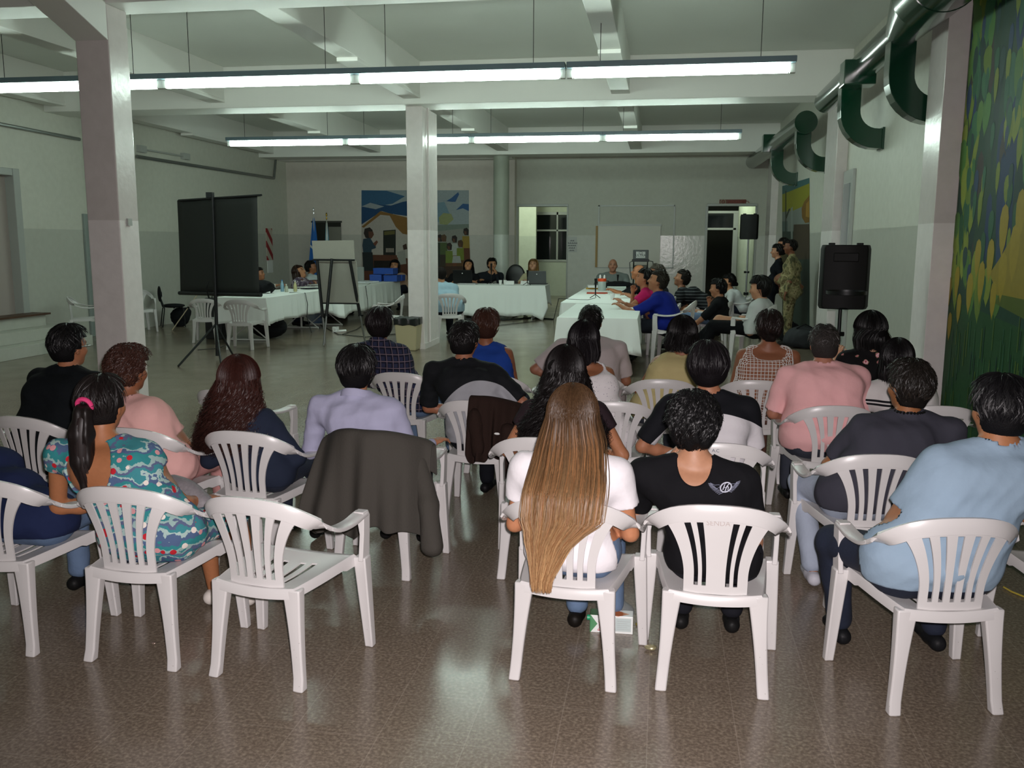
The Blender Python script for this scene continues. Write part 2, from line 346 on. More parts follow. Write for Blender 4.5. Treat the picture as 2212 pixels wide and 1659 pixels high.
# ---------------------------------------------------------------- wall things
def pline(px, X=None, Y=None): return [(atX(a, b, X) if X is not None else atY(a, b, Y)) for a, b in px]
pipe1 = MB().tube(pline([(-30, 262), (172, 301)], X=XL + .06), .03, 8)
o = pipe1.build('wall_conduit', M['metal'], smooth=True); tag(o, 'grey conduit pipe on the left wall, left of the near column', 'pipe')
m = MB().tube(pline([(296, 338), (592, 385)], X=XL + .06), .035, 8); m.tube(pline([(592, 385), (596, 340)], X=XL + .06), .035, 8)
o = m.build('wall_conduit', M['metal'], smooth=True); tag(o, 'long grey conduit pipe sloping along the left wall right of the near column', 'pipe')
j = MB(); pa = atX(306, 322, XL + .05); pb = atX(400, 338, XL + .05)
j.tube([pa, pb], .02); j.box((pa.x - .05, pa.y - .12, pa.z - .07), (pa.x + .05, pa.y + .12, pa.z + .07)); j.box((pb.x - .05, pb.y - .12, pb.z - .07), (pb.x + .05, pb.y + .14, pb.z + .07))
tag(j.build('junction_pipe', M['frame']), 'short pipe with two junction boxes above the long conduit on the left wall', 'pipe')
# striped warning strip + small notice
g = G('red_white_stripes', .5, .3, 0); f = g.band(g.m_('ADD', g.z, g.m_('MULTIPLY', g.y, 1.0)), .42, .45, .2)
sm = g.out(g.mix(f, '#b9b2a4', '#8c1f25'))
pa, pb = atX(575, 493, XL + .02), atX(587, 562, XL + .02)
o = MB().box((XL, pa.y, pb.z), (XL + .02, pb.y + .1, pa.z)).build('warning_strip', sm); tag(o, 'vertical red and white striped strip on the left wall beside the back corner', 'sign')
MB().box((XL, pa.y + .02, pb.z - .35), (XL + .015, pb.y + .08, pb.z)).build('extinguisher_notice', M['paper'], o)
pp = [atX(598, 512, XL), atX(604, 552, XL)]
o = box('paper_notice', (atY(599, 520, YB - .01).x, YB - .01, atY(600, 553, YB).z), (atY(606, 520, YB).x, YB, atY(600, 515, YB).z), M['paper']); tag(o, 'narrow pale paper notice stuck at the back left corner', 'notice')
# sheet with lines on back right wall
def text(name, body, size, mat_, loc, rot, parent=None, ext=.001, align='CENTER'):
    cu = bpy.data.curves.new(name, 'FONT'); cu.body = body; cu.size = size; cu.extrude = ext; cu.align_x = align; cu.align_y = 'CENTER'; cu.resolution_u = 3
    tmp = bpy.data.objects.new(name, cu); C.objects.link(tmp); bpy.context.view_layer.update()
    me = bpy.data.meshes.new_from_object(tmp.evaluated_get(bpy.context.evaluated_depsgraph_get())); bpy.data.objects.remove(tmp)
    o = bpy.data.objects.new(name, me); C.objects.link(o); me.materials.clear(); me.materials.append(mat_)
    o.location = loc; o.rotation_euler = rot
    if parent: o.parent = parent
    return o
ink = mat('dark_ink', '#2b2f38', .7)
a0, a1, b0, b1 = backx(1226), backx(1246), backz(545), backz(512)
o = box('wall_notice', (a0, YB2 - .008, b0), (a1, YB2, b1), mat('faded_paper', '#bfc1bf', .8)); tag(o, 'faded paper notice with centred dark lines beside the left back opening', 'notice')
m = MB()
for i, wd in enumerate((.12, .3, .26, .2, .16)):
    z_ = b0 + (b1 - b0) * (.72 - i * .16); xc = (a0 + a1) / 2
    for k in range(int(wd / .03)):
        m.box((xc - wd / 2 + k * .03, YB2 - .011, z_), (xc - wd / 2 + k * .03 + .02, YB2 - .008, z_ + .018 + .012 * (k % 2)))
m.build('printed_lines', ink, o)
# red sign above right opening
a0, a1, b0, b1 = backx(1550), backx(1607), backz(442), backz(432)
o = box('exit_sign', (a0, YB2 - .03, b0), (a1, YB2, b1), mat('red_sign', '#6b2a1c', .5)); tag(o, 'long red sign with a round pale emblem above the right back opening', 'sign')
m = MB(); xc = a0 + .1
for k in range(24):
    t0, t1 = k * math.pi / 12, (k + 1) * math.pi / 12
    m.add([(xc + r_ * math.cos(t), YB2 - .034, (b0 + b1) / 2 + r_ * math.sin(t)) for r_, t in ((.055, t0), (.055, t1), (.075, t1), (.075, t0))], [(0, 1, 2, 3)])
m.tube([(xc - .01, YB2 - .034, b0 + .04), (xc + .01, YB2 - .034, b1 - .04)], .012, 5)
m.build('round_emblem', mat('pale_emblem', '#8f8b70', .6), o)
m = MB()
rr = random.Random(4)
for k in range(9):
    xx = a0 + .24 + k * .065; m.box((xx, YB2 - .033, b0 + .04), (xx + .014, YB2 - .03, b1 - .04))
    if k % 2: m.box((xx, YB2 - .033, b1 - .055), (xx + .045, YB2 - .03, b1 - .04))
    else: m.box((xx, YB2 - .033, b0 + .04), (xx + .045, YB2 - .03, b0 + .055)); 
    if k % 3 == 0: m.box((xx, YB2 - .033, (b0 + b1) / 2), (xx + .04, YB2 - .03, (b0 + b1) / 2 + .014))
m.build('faded_letters', mat('faded_red', '#92402c', .6), o)
# small stage-door like opening (dark) with a grey leaf on back-left wall, behind flags
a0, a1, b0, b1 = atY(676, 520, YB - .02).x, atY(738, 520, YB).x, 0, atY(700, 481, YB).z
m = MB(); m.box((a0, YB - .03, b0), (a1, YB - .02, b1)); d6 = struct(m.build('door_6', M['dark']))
xm = atY(712, 520, YB).x; MB().box((xm, YB - .06, 0), (a1, YB - .03, b1 - .12)).build('door_leaf', mat('grey_leaf', '#77756d', .5), d6)
MB().box((a0 - .03, YB - .05, b1), (a1 + .03, YB - .02, b1 + .05)).build('lintel', mat('dark_lintel', '#3a3a34', .5), d6)
# right-wall door with glass beyond trim_1/2
ya, yb = atX(1757, 420, XR).y, atX(1776, 420, XR).y
ya, yb = 16.0, 16.9
m = MB(); m.box((XR - .05, 14.2, 0), (XR, 14.88, 2.95)); o = struct(m.build('door_7', M['frame'], bevel=.006))
MB().box((XR - .06, 14.32, 1.3), (XR - .05, 14.76, 2.75)).build('glass_pane', mat('grey_pane', '#7c8486', .2), o)

# ---------------------------------------------------------------- murals (flat paint on the walls, built as thin coloured layers)
MUR = vcol('mural_paint', .6, .25, noise=.12, nscale=18)
def leaf(cy, cz, l, w_, tilt=0.0, n=12):
    pts = []
    for i in range(n):
        t = 2 * math.pi * i / n; z_ = math.cos(t) * l * .5; y_ = math.sin(t) * w_ * .5 * (1.0 + .45 * math.cos(t))
        if math.cos(t) < -.8: y_ *= .35
        pts.append((cy + y_ * math.cos(tilt) - z_ * math.sin(tilt), cz + z_ * math.cos(tilt) + y_ * math.sin(tilt)))
    return pts
m = MB(); rr = random.Random(11); lay = [0]
def polyR(pts, col, X0=XR, dark=False):
    lay[0] += 1; x = X0 - .004 - lay[0] * .000004; n = len(pts); m.add([(x, a, b) for a, b in pts], [tuple(range(n))], lin(col))
polyR([(2.0, 0.0), (2.0, ZC), (9.38, ZC), (9.38, 0.0)], '#1c4030')
def WY(px, py): q = atX(px, py, XR); return (q.y, q.z)
polyR([WY(2420, 1100), WY(1985, 900), WY(1990, 640), WY(2090, 660), WY(2420, 800)], '#1f4a26')
for k in range(110):  # dark blue and green ground patches
    y_ = rr.uniform(6.0, 9.3); z_ = rr.uniform(1.6, 4.7); polyR(leaf(y_, z_, rr.uniform(.5, 1.1), rr.uniform(.12, .3)), rr.choice(['#1a3358', '#1c3a63', '#12352f', '#1e3f2c', '#3a3230']))
# large leafy masses
for k in range(420):
    y_ = rr.uniform(6.0, 9.36); z_ = rr.uniform(1.35, 4.75)
    s_ = math.sin(y_ * 2.9 + 1.3 * math.sin(z_ * 1.7)) + .6 * math.sin(z_ * 3.1 + y_ * 1.3)
    if s_ < -.25: continue
    hi = (z_ - 1.4) / 3.3
    pal = ['#3f6f3e', '#4d7a38', '#386a48', '#587f3c', '#2f5f45'] if rr.random() < hi else ['#6f8430', '#84903a', '#647a2e', '#4d7335', '#7c8a34']
    polyR(leaf(y_, z_, rr.uniform(.26, .46), rr.uniform(.11, .20), rr.uniform(-.12, .12)), rr.choice(pal))
for k in range(130):
    y_ = rr.uniform(6.2, 9.3); z_ = rr.uniform(1.45, 4.4); polyR(leaf(y_, z_, rr.uniform(.22, .36), rr.uniform(.07, .13)), rr.choice(['#2f5f45', '#2c5a40', '#24433f', '#28405e', '#73812f', '#2a5538']))
polyR([WY(2420, 420), WY(2420, 800), WY(2215, 650), WY(2155, 638), WY(2140, 590), WY(2160, 560), WY(2212, 470)], '#8d7d2a')
polyR([WY(2420, 900), WY(2215, 690), WY(2150, 655), WY(2160, 636), WY(2420, 690)], '#4f5f22')
for (a, b_, l_) in ((2012, 575, 1), (2032, 575, .9), (2024, 625, 1.1), (2050, 635, 1.2), (2068, 612, 1.1), (2095, 635, 1.3), (2120, 612, 1.3), (2113, 560, 1.2), (2140, 565, 1.3), (2169, 500, 1.5), (2192, 548, 1.6), (2166, 600, 1.4), (2034, 668, .9), (2020, 688, .8), (2072, 668, 1.0), (2052, 706, .95), (2146, 650, 1.1), (2205, 470, 1.5)):
    y_, z_ = WY(a, b_); polyR(leaf(y_, z_, .30 * l_, .12 * l_), '#9a872b')
for k in range(230):  # reed strokes at the foot
    a = rr.uniform(1990, 2330); b_ = rr.uniform(720, 1040) ; y_, z_ = WY(a, b_); h_ = rr.uniform(.1, .35)
    if z_ < 0.05 or z_ > 1.35: continue
    polyR([(y_ - .012, z_ - h_ / 2), (y_ + .012, z_ - h_ / 2), (y_ + .010, z_ + h_ / 2), (y_ - .010, z_ + h_ / 2)], rr.choice(['#2f5c3a', '#43602a', '#4c6426', '#1b3a30', '#27533a']))
o = m.build('wall_mural', MUR, colors=True); tag(o, 'large mural of green, blue and yellow leaves on the right wall', 'mural')
# back wall mural
m = MB(); lay = [0]
def polyB(px, col, Y0=YB):
    lay[0] += 1; y = Y0 - .004 - lay[0] * .0004; m.add([tuple(Vector((atY(a, b, YB).x, y, atY(a, b, YB).z))) for a, b in px], [tuple(range(len(px)))], lin(col))
X0 = 781; X1 = 1013
polyB([(X0, 411), (X0, 628), (X1, 628), (X1, 411)], '#8e979a')
polyB([(X0, 411), (X0, 452), (815, 446), (848, 440), (875, 424), (835, 412)], '#33597a')
polyB([(X0, 448), (X0, 492), (815, 470), (850, 462), (905, 480), (905, 430), (870, 436), (845, 444), (810, 441)], '#1e4166')
polyB([(X0, 446), (800, 438), (830, 446), (812, 452)], '#8d9499')
polyB([(X0, 485), (X0, 628), (880, 628), (905, 560), (905, 470), (845, 462), (825, 456)], '#a79f98')
polyB([(X0, 490), (822, 456), (838, 460), (880, 470), (910, 480), (910, 512), (870, 505), (855, 490), (842, 466), (822, 464), (786, 492)], '#7c5a2c')
polyB([(828, 498), (855, 496), (855, 552), (828, 552)], '#1f221e')
polyB([(830, 500), (853, 498), (853, 506), (830, 508)], '#59532b')
for k in range(6): polyB([(834 + k * 3, 536), (835.5 + k * 3, 536), (835.5 + k * 3, 545), (834 + k * 3, 545)], '#b8aca0')
polyB([(784, 550), (905, 552), (905, 610), (784, 610)], '#573323')
polyB([(808, 563), (850, 563), (850, 600), (808, 600)], '#191410')
polyB([(856, 512), (905, 520), (905, 560), (858, 556)], '#a5a098')
# figure in navy with clasped hands
polyB([(788, 494), (799, 491), (805, 497), (806, 508), (801, 516), (790, 514), (786, 504)], '#2b2320')
polyB([(796, 500), (806, 500), (808, 507), (803, 515), (797, 513)], '#5c3a2c')
polyB([(785, 516), (800, 514), (806, 524), (812, 530), (812, 536), (803, 539), (803, 546), (785, 546), (783, 530)], '#2c3f4c')
polyB([(806, 526), (814, 519), (817, 523), (811, 532)], '#6b4030')
polyB([(783, 545), (805, 545), (808, 585), (785, 585)], '#22282a')
polyB([(870, 530), (878, 526), (880, 538), (872, 540)], '#3d2a24')
polyB([(858, 545), (875, 540), (878, 570), (862, 572)], '#8f8f88')
# right half: sky blues, sun, children
polyB([(935, 440), (960, 436), (975, 470), (950, 480), (930, 476)], '#6d8795')
polyB([(948, 432), (965, 434), (975, 428), (990, 415), (992, 420), (984, 436), (976, 436)], '#30537f')
polyB([(985, 454), (1000, 440), (1013, 441), (1013, 456), (1000, 450)], '#30537f')
polyB([(948, 470), (958, 460), (975, 462), (980, 474), (966, 486), (950, 484)], '#8a9065')
polyB([(944, 486), (X1, 484), (X1, 500), (944, 504)], '#6f7a72'); polyB([(944, 500), (X1, 492), (X1, 560), (944, 560)], '#82837c')
for cx, top, hc, sh, sk in ((950, 508, '#2a2422', '#31392f', '#2a2e2c'), (959, 508, '#53402c', '#4b5a37', '#3a342a'), (982, 510, '#2c2522', '#a3a6a0', '#6a3f2a'), (1007, 494, '#251f1d', '#8a7430', '#5a3724'), (995, 520, '#4a3826', '#6d7a2e', '#5d4224'), (971, 526, '#332a25', '#6a7a34', '#5c4028')):
    polyB([(cx - 5, top), (cx + 2, top - 2), (cx + 6, top + 3), (cx + 5, top + 14), (cx - 3, top + 14), (cx - 6, top + 8)], hc)
    polyB([(cx - 4, top + 5), (cx + 1, top + 6), (cx + 1, top + 13), (cx - 3, top + 13)], '#5a3b2b')
    polyB([(cx - 8, top + 16), (cx + 7, top + 16), (cx + 8, top + 42), (cx - 8, top + 42)], sh)
    polyB([(cx - 8, top + 42), (cx + 8, top + 42), (cx + 9, top + 70), (cx - 9, top + 70)], sk)
polyB([(979, 553), (994, 553), (997, 568), (977, 568)], '#9a9c98')
polyB([(944, 575), (X1, 575), (X1, 628), (944, 628)], '#3f2d22')
o = m.build('wall_mural', MUR, colors=True); tag(o, 'painted mural of a white house, blue hills and children on the back wall', 'mural')
# third mural on the right wall
m = MB(); lay = [0]
def polyS(px, col):
    lay[0] += 1; x = XR - .003 - lay[0] * .0003; m.add([(x, *WY(a, b)) for a, b in px], [tuple(range(len(px)))], lin(col))
polyS([(1690, 402), (1690, 700), (1749, 745), (1749, 384)], '#33413a')
polyS([(1690, 402), (1690, 420), (1749, 398), (1749, 384)], '#44696b'); polyS([(1690, 420), (1690, 460), (1749, 460), (1749, 396)], '#8d8b2c')
polyS([(1690, 458), (1714, 455), (1730, 448), (1749, 440), (1749, 500), (1690, 500)], '#7f8580')
polyS([(1738, 435), (1749, 422), (1749, 480), (1740, 482), (1733, 470), (1732, 450)], '#7b5a26'); polyS([(1742, 440), (1749, 432), (1749, 470), (1741, 468)], '#a07a34')
polyS([(1715, 485), (1749, 484), (1749, 560), (1712, 560)], '#4b4034'); polyS([(1690, 478), (1702, 478), (1702, 500), (1690, 500)], '#5b6a68')
polyS([(1697, 412), (1699, 412), (1699, 500), (1697, 500)], '#2e342c'); polyS([(1709, 450), (1713, 446), (1713, 520), (1709, 520)], '#8d9490'); polyS([(1704, 452), (1708, 450), (1700, 472), (1697, 470)], '#3a3f35')
o = m.build('wall_mural', MUR, colors=True); tag(o, 'narrow yellow and grey mural on the right wall behind the people standing', 'mural')

# ---------------------------------------------------------------- fluorescent lights
def tube_light(x0, x1, y, z, label):
    o = empty('fluorescent_light', ((x0 + x1) / 2, y, z), label, 'ceiling light', 'strip lights hung in two rows under the ceiling')
    h = (x1 - x0) / 2
    MB().box((-h - .03, -.10, .05), (h + .03, .10, .115)).build('housing', mat('blue_grey_housing', '#5c6f78', .4), o, bevel=.006)
    MB().loft([[(x, r_ * math.cos(2 * math.pi * j / 16), r_ * math.sin(2 * math.pi * j / 16)) for j in range(16)] for x, r_ in ((-h + .03, .02), (-h + .05, .05), (h - .05, .05), (h - .03, .02))]).build('tube', M['tube'], o, smooth=True)  # tube modelled thicker than a real one so its shape includes the glare
    for s_ in (-1, 1): MB().box((s_ * h - .03, -.03, -.05), (s_ * h + .03, .03, .05)).build('socket', M['whitemetal'], o, bevel=.004)
    for s_ in (-.72, .72): MB().tube([(s_ * h, 0, .11), (s_ * h, 0, ZC - z)], .004, 5).build('hanging_wire', M['cable'], o)
Z1 = 3.71
names = ['far left end of the near row, cut by the frame edge', 'second from left in the near row, passing behind the left column', 'third from left in the near row', 'right end of the near row beside the green duct']
for (a, b_), nm in zip(((-8.45, -6.03), (-5.97, -3.6), (-3.54, -1.15), (-1.07, 1.33)), names): tube_light(a, b_, 10.4, Z1, 'lit fluorescent tube light, ' + nm)
names = ['left end of the far row', 'second from left in the far row, behind the centre column', 'third from left in the far row', 'right end of the far row']
for (a, b_), nm in zip(((-8.33, -6.0), (-5.94, -3.56), (-3.5, -1.14), (-1.08, 1.3)), names): tube_light(a, b_, 16.75, Z1, 'lit fluorescent tube light, ' + nm)

# ---------------------------------------------------------------- green ducts
def duct(name, parts, label): pass
XD = 2.36
t = empty('air_duct', (XD, 12, 3.9), 'shiny dark green air duct run along the right wall nearest the camera', 'duct')
def cyl(a, b_, r_, name, parent, n=28):
    MB().tube([Vector(a) - Vector(parent.location), Vector(b_) - Vector(parent.location)], r_, n).build(name, M['green'], parent, smooth=True)
cyl((XD - .03, 2.6, 4.12), (XD - .03, 9.2, 4.12), .3, 'wide_pipe', t, 40)
MB().tube([Vector((XD - .03, 9.2, 4.12)) - t.location, Vector((XD, 10.1, 4.0)) - t.location], [.3, .17], 32).build('reducer', M['green'], t, smooth=True)
cyl((XD, 10.1, 4.0), (XD, 14.5, 3.95), .165, 'narrow_pipe', t)
for y_ in (3.8, 5.4, 7.0, 8.6): cyl((XD - .03, y_, 4.12), (XD - .03, y_ + .03, 4.12), .305, 'seam_ring', t, 40)
MB().box((XD - .27 - t.location.x, 11.65 - 12, -.17), (XD + .1 - t.location.x, 11.95 - 12, .12)).build('damper_box', M['green'], t, bevel=.01)
t2 = empty('air_duct', (XD, 20, 3.95), 'far dark green air duct run along the right wall with a round capped end', 'duct')
cyl((XD, 16.4, 3.89), (XD, 27.0, 4.05), .175, 'narrow_pipe', t2); cyl((XD, 16.36, 3.89), (XD, 16.42, 3.89), .19, 'end_cap', t2)
MB().box((XD - .25 - t2.location.x, 20.7 - 20, -.14), (XD + .1 - t2.location.x, 21.0 - 20, .24)).build('damper_box', M['green'], t2, bevel=.01)
MB().box((XD - .22 - t2.location.x, 26.7 - 20, -.06), (XD + .0 - t2.location.x, 27.1 - 20, .25)).build('end_box', M['green'], t2, bevel=.01)
def elbow(y, ztop, label, par, w_=.25):
    o = empty('duct_outlet', (XD, y, 3.2), label, 'duct', 'square green elbows from the ducts to the right wall')
    rings = []; cx = XR; R0 = XR - XD + .02; zc = 3.2 + R0 * .9
    path = [(XD, ztop), (XD, 3.75)] + [(XD + .36 * (1 - math.cos(a)), 3.56 - .36 * math.sin(a)) for a in np.linspace(0, math.pi / 2, 9)] + [(XR, 3.2)]
    for i, (x, z) in enumerate(path):
        a = path[min(i + 1, len(path) - 1)]; b_ = path[max(i - 1, 0)]; tx, tz = a[0] - b_[0], a[1] - b_[1]; l = math.hypot(tx, tz); nx, nz = -tz / l, tx / l; h = w_ / 2
        rings.append([(x + nx * s_ * h - XD, dy, z + nz * s_ * h - 3.2) for s_, dy in ((1, -.12), (1, .12), (-1, .12), (-1, -.12))])
    MB().loft(rings).build('elbow', M['green'], o, bevel=.006)
    MB().box((XR - XD - .03, -.14, -.14), (XR - XD, .14, .14)).build('flange', M['green'], o)
for y_, nm in ((10.15, 'square green duct elbow nearest the camera, behind the mural pier'), (12.7, 'second square green duct elbow, in front of the bare white wall'), (16.65, 'third square green duct elbow, under the round capped duct end'), (20.3, 'farthest square green duct elbow above the people standing')): elbow(y_, 3.95, nm, None)

# ---------------------------------------------------------------- plastic armchairs
def chair_meshes(slots):
    """mesh data of one stacking armchair: local +y is where the sitter looks, origin on the floor"""
    out = {}
    # rail path (plan + height), t in [-1,1]
    def rail(t):
        a = abs(t); s_ = 1 if t > 0 else -1
        pts = [(0, -.275, .803), (.10, -.268, .798), (.185, -.243, .777), (.247, -.203, .738), (.284, -.145, .692), (.298, -.075, .657), (.297, 0, .640), (.294, .09, .635), (.291, .17, .642), (.289, .215, .645)]
        u = a * (len(pts) - 1); i = min(int(u), len(pts) - 2); f = u - i
        def cr(k):
            P = [pts[max(0, min(len(pts) - 1, j))] for j in (i - 1, i, i + 1, i + 2)]
            P0 = P[0][k] if i > 0 else (P[2][k] if k else -P[2][k])
            return .5 * ((2 * P[1][k]) + (-P0 + P[2][k]) * f + (2 * P0 - 5 * P[1][k] + 4 * P[2][k] - P[3][k]) * f * f + (-P0 + 3 * P[1][k] - 3 * P[2][k] + P[3][k]) * f ** 3)
        return Vector((s_ * cr(0), cr(1), cr(2)))
    def frame(t):
        d = (rail(min(1, t + .01)) - rail(max(-1, t - .01))).normalized()
        a = abs(t); k = min(1, max(0, (a - .22) / .38)); k = k * k * (3 - 2 * k)   # 0 back, 1 arm
        outw = Vector((d.y, -d.x, 0)).normalized() if True else None
        upv = d.cross(outw); 
        if upv.z < 0: upv = -upv
        return d, outw, upv, k
    def railring(t):
        p = rail(t); d, o_, u, k = frame(t)
        if o_.dot(Vector((p.x, p.y + .02, 0))) < 0: o_ = -o_
        w_ = .052
        # back: wide face leans back; arm: wide face looks up
        A = (u * (1 - k) + o_ * k * .0 + u * 0)          # not used directly
        face = (-o_ * k + u * (1 - k)).normalized()       # direction across the band (towards inside on the arm, down on the back)
        if k < .5: face = (u * (1 - k) * -1 - o_ * k).normalized()
        face = (-(u * (1 - k)) - o_ * k).normalized()
        th = face.cross(d).normalized()
        if th.dot(u * k + o_ * (1 - k)) < 0: th = -th
        b = .006; lip = .016
        return [p + th * b, p + face * w_ * .5 + th * (b + .002), p + face * w_ + th * b, p + face * w_ - th * b * .3, p + face * w_ * .5, p - th * b * .4,
                p - face * .004 - th * lip * (1), p - face * .012 - th * lip * .9, p - face * .012 + th * b * .2]
    n = 44
    arms = {-1: [], 1: []}; mid = []
    ts = [(-1 + 2 * i / n) for i in range(n + 1)]
    split = .5
    bk = MB(); bk.loft([railring(t) for t in ts if abs(t) <= split + 1e-6])
    # back panel
    def topz(x): # point of the rail above x
        lo, hi = 0, 1
        for _ in range(30):
            m_ = (lo + hi) / 2
            if rail(m_).x < abs(x): lo = m_
            else: hi = m_
        q = rail(lo); return q
    NV = 22
    if slots == 5: us = [-1, -.74, -.60, -.42, -.28, -.07, .07, .28, .42, .60, .74, 1]; hole = {1, 3, 5, 7, 9}
    else: us = [-1, -.66, -.56, -.42, -.31, -.25, .25, .31, .42, .56, .66, 1]; hole = {1, 3, 7, 9}
    if slots == 4: us = [-1, -.68, -.55, -.43, -.30, 0.0, .30, .43, .55, .68, 1]; hole = {1, 3, 6, 8}
    fine = []; col = []
    for i in range(len(us) - 1):
        k = 2
        for j in range(k): fine.append(us[i] + (us[i + 1] - us[i]) * j / k); col.append(i in hole)
    fine.append(us[-1])
    def P(u, v):
        hw = .128 + .004 * v + .085 * max(0, (v - .25) / .75) ** 1.7
        x = u * hw; tp = topz(x); zb = .425
        z1 = tp.z - .028; z = zb + (z1 - zb) * v
        yb = -.215 + .012 * (1 - u * u) * -1; yt = tp.y + .008
        y = yb + (yt - yb) * (v ** 1.15) + .0
        return Vector((x, y, z))
    vs = []; fs = []; W = len(fine)
    vv = [0, .05, .10] + [.10 + .80 * i / 16 for i in range(1, 17)] + [.93, .97, 1]
    for v in vv:
        for u in fine: vs.append(P(u, v))
    hv0, hv1 = .10, .90
    for j in range(len(vv) - 1):
        for i in range(W - 1):
            if col[i] and vv[j] >= hv0 - 1e-6 and vv[j + 1] <= hv1 + 1e-6: continue
            fs.append((j * W + i, j * W + i + 1, (j + 1) * W + i + 1, (j + 1) * W + i))
    # thicken by hand so the two shells close
    me_front = [v + Vector((0, .004, 0)) for v in vs]; me_back = [v - Vector((0, .004, 0)) for v in vs]
    N = len(vs); allv = me_front + me_back; F = [f[::-1] for f in fs] + [tuple(i + N for i in f) for f in fs]
    from collections import Counter
    ec = Counter()
    for f in fs:
        for a, b_ in zip(f, f[1:] + f[:1]): ec[(a, b_)] += 1
    for (a, b_) in list(ec):
        if (b_, a) not in ec: F.append((a, b_, b_ + N, a + N))
    bk.add(allv, F)
    out['backrest'] = bk
    for s_ in (-1, 1):
        a = MB(); a.loft([railring(t * s_) for t in ts if t >= split - 1e-6])
        # front arm support from the arm end down to the seat
        def sec(x, y, z, wx, wy): return [(s_ * (x - wx), y - wy, z), (s_ * (x + .004), y - wy, z), (s_ * (x + .004), y + wy, z), (s_ * (x - wx), y + wy, z)]
        a.loft([sec(.292, .195, .655, .046, .026), sec(.293, .205, .63, .034, .030), sec(.291, .205, .55, .018, .031), sec(.288, .2, .45, .018, .034), sec(.287, .2, .425, .02, .035)])
        out['armrest%d' % s_] = a
    # seat: dished pan with an apron
    st = MB(); NX, NY = 17, 17; sv = []
    def S(i, j):
        u = -1 + 2 * i / (NX - 1); v = j / (NY - 1)
        hw = .185 + .06 * v ** .8; y = -.235 + .46 * v
        if v > .9: y -= (u * u) * .02
        z = .425 + .018 * v + .010 * u * u - .018 * math.sin(math.pi * v) * (1 - u * u) - (.02 if v == 1 else 0)
        return Vector((u * hw, y - .014 * (1 - u * u) * (1 - v), z))
    for j in range(NY):
        for i in range(NX): sv.append(S(i, j))
    sf = []
    for j in range(NY - 1):
        for i in range(NX - 1):
            if 3 <= j <= 10 and i in (4, 6, 9, 11) : continue
            sf.append((j * NX + i, j * NX + i + 1, (j + 1) * NX + i + 1, (j + 1) * NX + i))
    N = len(sv); allv = sv + [v - Vector((0, 0, .007)) for v in sv]; F = list(sf) + [tuple(i + N for i in f)[::-1] for f in sf]
    es = set()
    for f in sf:
        for a, b_ in zip(f, f[1:] + f[:1]): es.add((a, b_))
    for (a, b_) in es:
        if (b_, a) not in es: F.append((b_, a, a + N, b_ + N))
    st.add(allv, F)
    per = [S(i, 0) for i in range(NX)] + [S(NX - 1, j) for j in range(1, NY)] + [S(i, NY - 1) for i in range(NX - 2, -1, -1)] + [S(0, j) for j in range(NY - 2, 0, -1)]
    cen = Vector((0, 0, .43)); rings = []
    for q in per:
        d = Vector((q.x, q.y, 0)).normalized(); dz = .042 + .012 * (abs(q.x) > .2 and q.y > .1)
        rings.append([q + Vector((0, 0, .002)), q + d * .006 + Vector((0, 0, -.004)), q + d * .008 - Vector((0, 0, dz)), q + d * .003 - Vector((0, 0, dz)), q + d * .001 - Vector((0, 0, .008))])
    st.loft(rings + [rings[0]], cap=False)
    out['seat'] = st
    # legs
    for s_ in (-1, 1):
        for front in (0, 1):
            L = MB(); prof = []
            for k in range(9):
                v = k / 8
                if front: x, y, z, w1, w2 = .268 + .022 * v, .205 + .022 * v, .44 * (1 - v), .030 - .010 * v, .033 - .012 * v
                else: x, y, z, w1, w2 = .172 + .036 * v, -.215 - .028 * v ** 1.3, .43 * (1 - v), .041 - .016 * v - .006 * math.sin(v * 3), .026 - .008 * v
                c_ = [(x - w1, y - w2), (x, y - w2 * (1.12 if not front else .9)), (x + w1, y - w2), (x + w1 * 1.02, y), (x + w1 * .92, y + w2), (x, y + w2 * (.55 if not front else 1.05)), (x - w1 * .92, y + w2), (x - w1, y)]
                if k == 8 and not front: c_ = [(a, b_ - .010 if b_ < y else b_) for a, b_ in c_]
                prof.append([(s_ * a, b_, z) for a, b_ in c_])
            L.loft(prof); out['leg%d%d' % (s_, front)] = L
            if not front: pass
    return out
_chair_cache = {}
def chair(x, y, rot, label, slots=5, z=0, group='white plastic armchairs', scale=1.0):
    o = empty('plastic_armchair', (x, y, z), label, 'chair', group, R(rot)); o.scale = (scale,) * 3
    if slots not in _chair_cache:
        d = {}
        for k, mb_ in chair_meshes(slots).items():
            nm = 'armrest' if k.startswith('arm') else ('leg' if k.startswith('leg') else k)
            c_ = mb_.build(nm, M['plastic'], o, smooth=True, bevel=.004 if nm in ('leg', 'armrest') else 0); 
            if nm == 'leg': c_.modifiers[0].width = .006
            d[k] = c_
        _chair_cache[slots] = d
    else:
        for k, src in _chair_cache[slots].items():
            c_ = src.copy(); c_.parent = o; C.objects.link(c_)
    return o
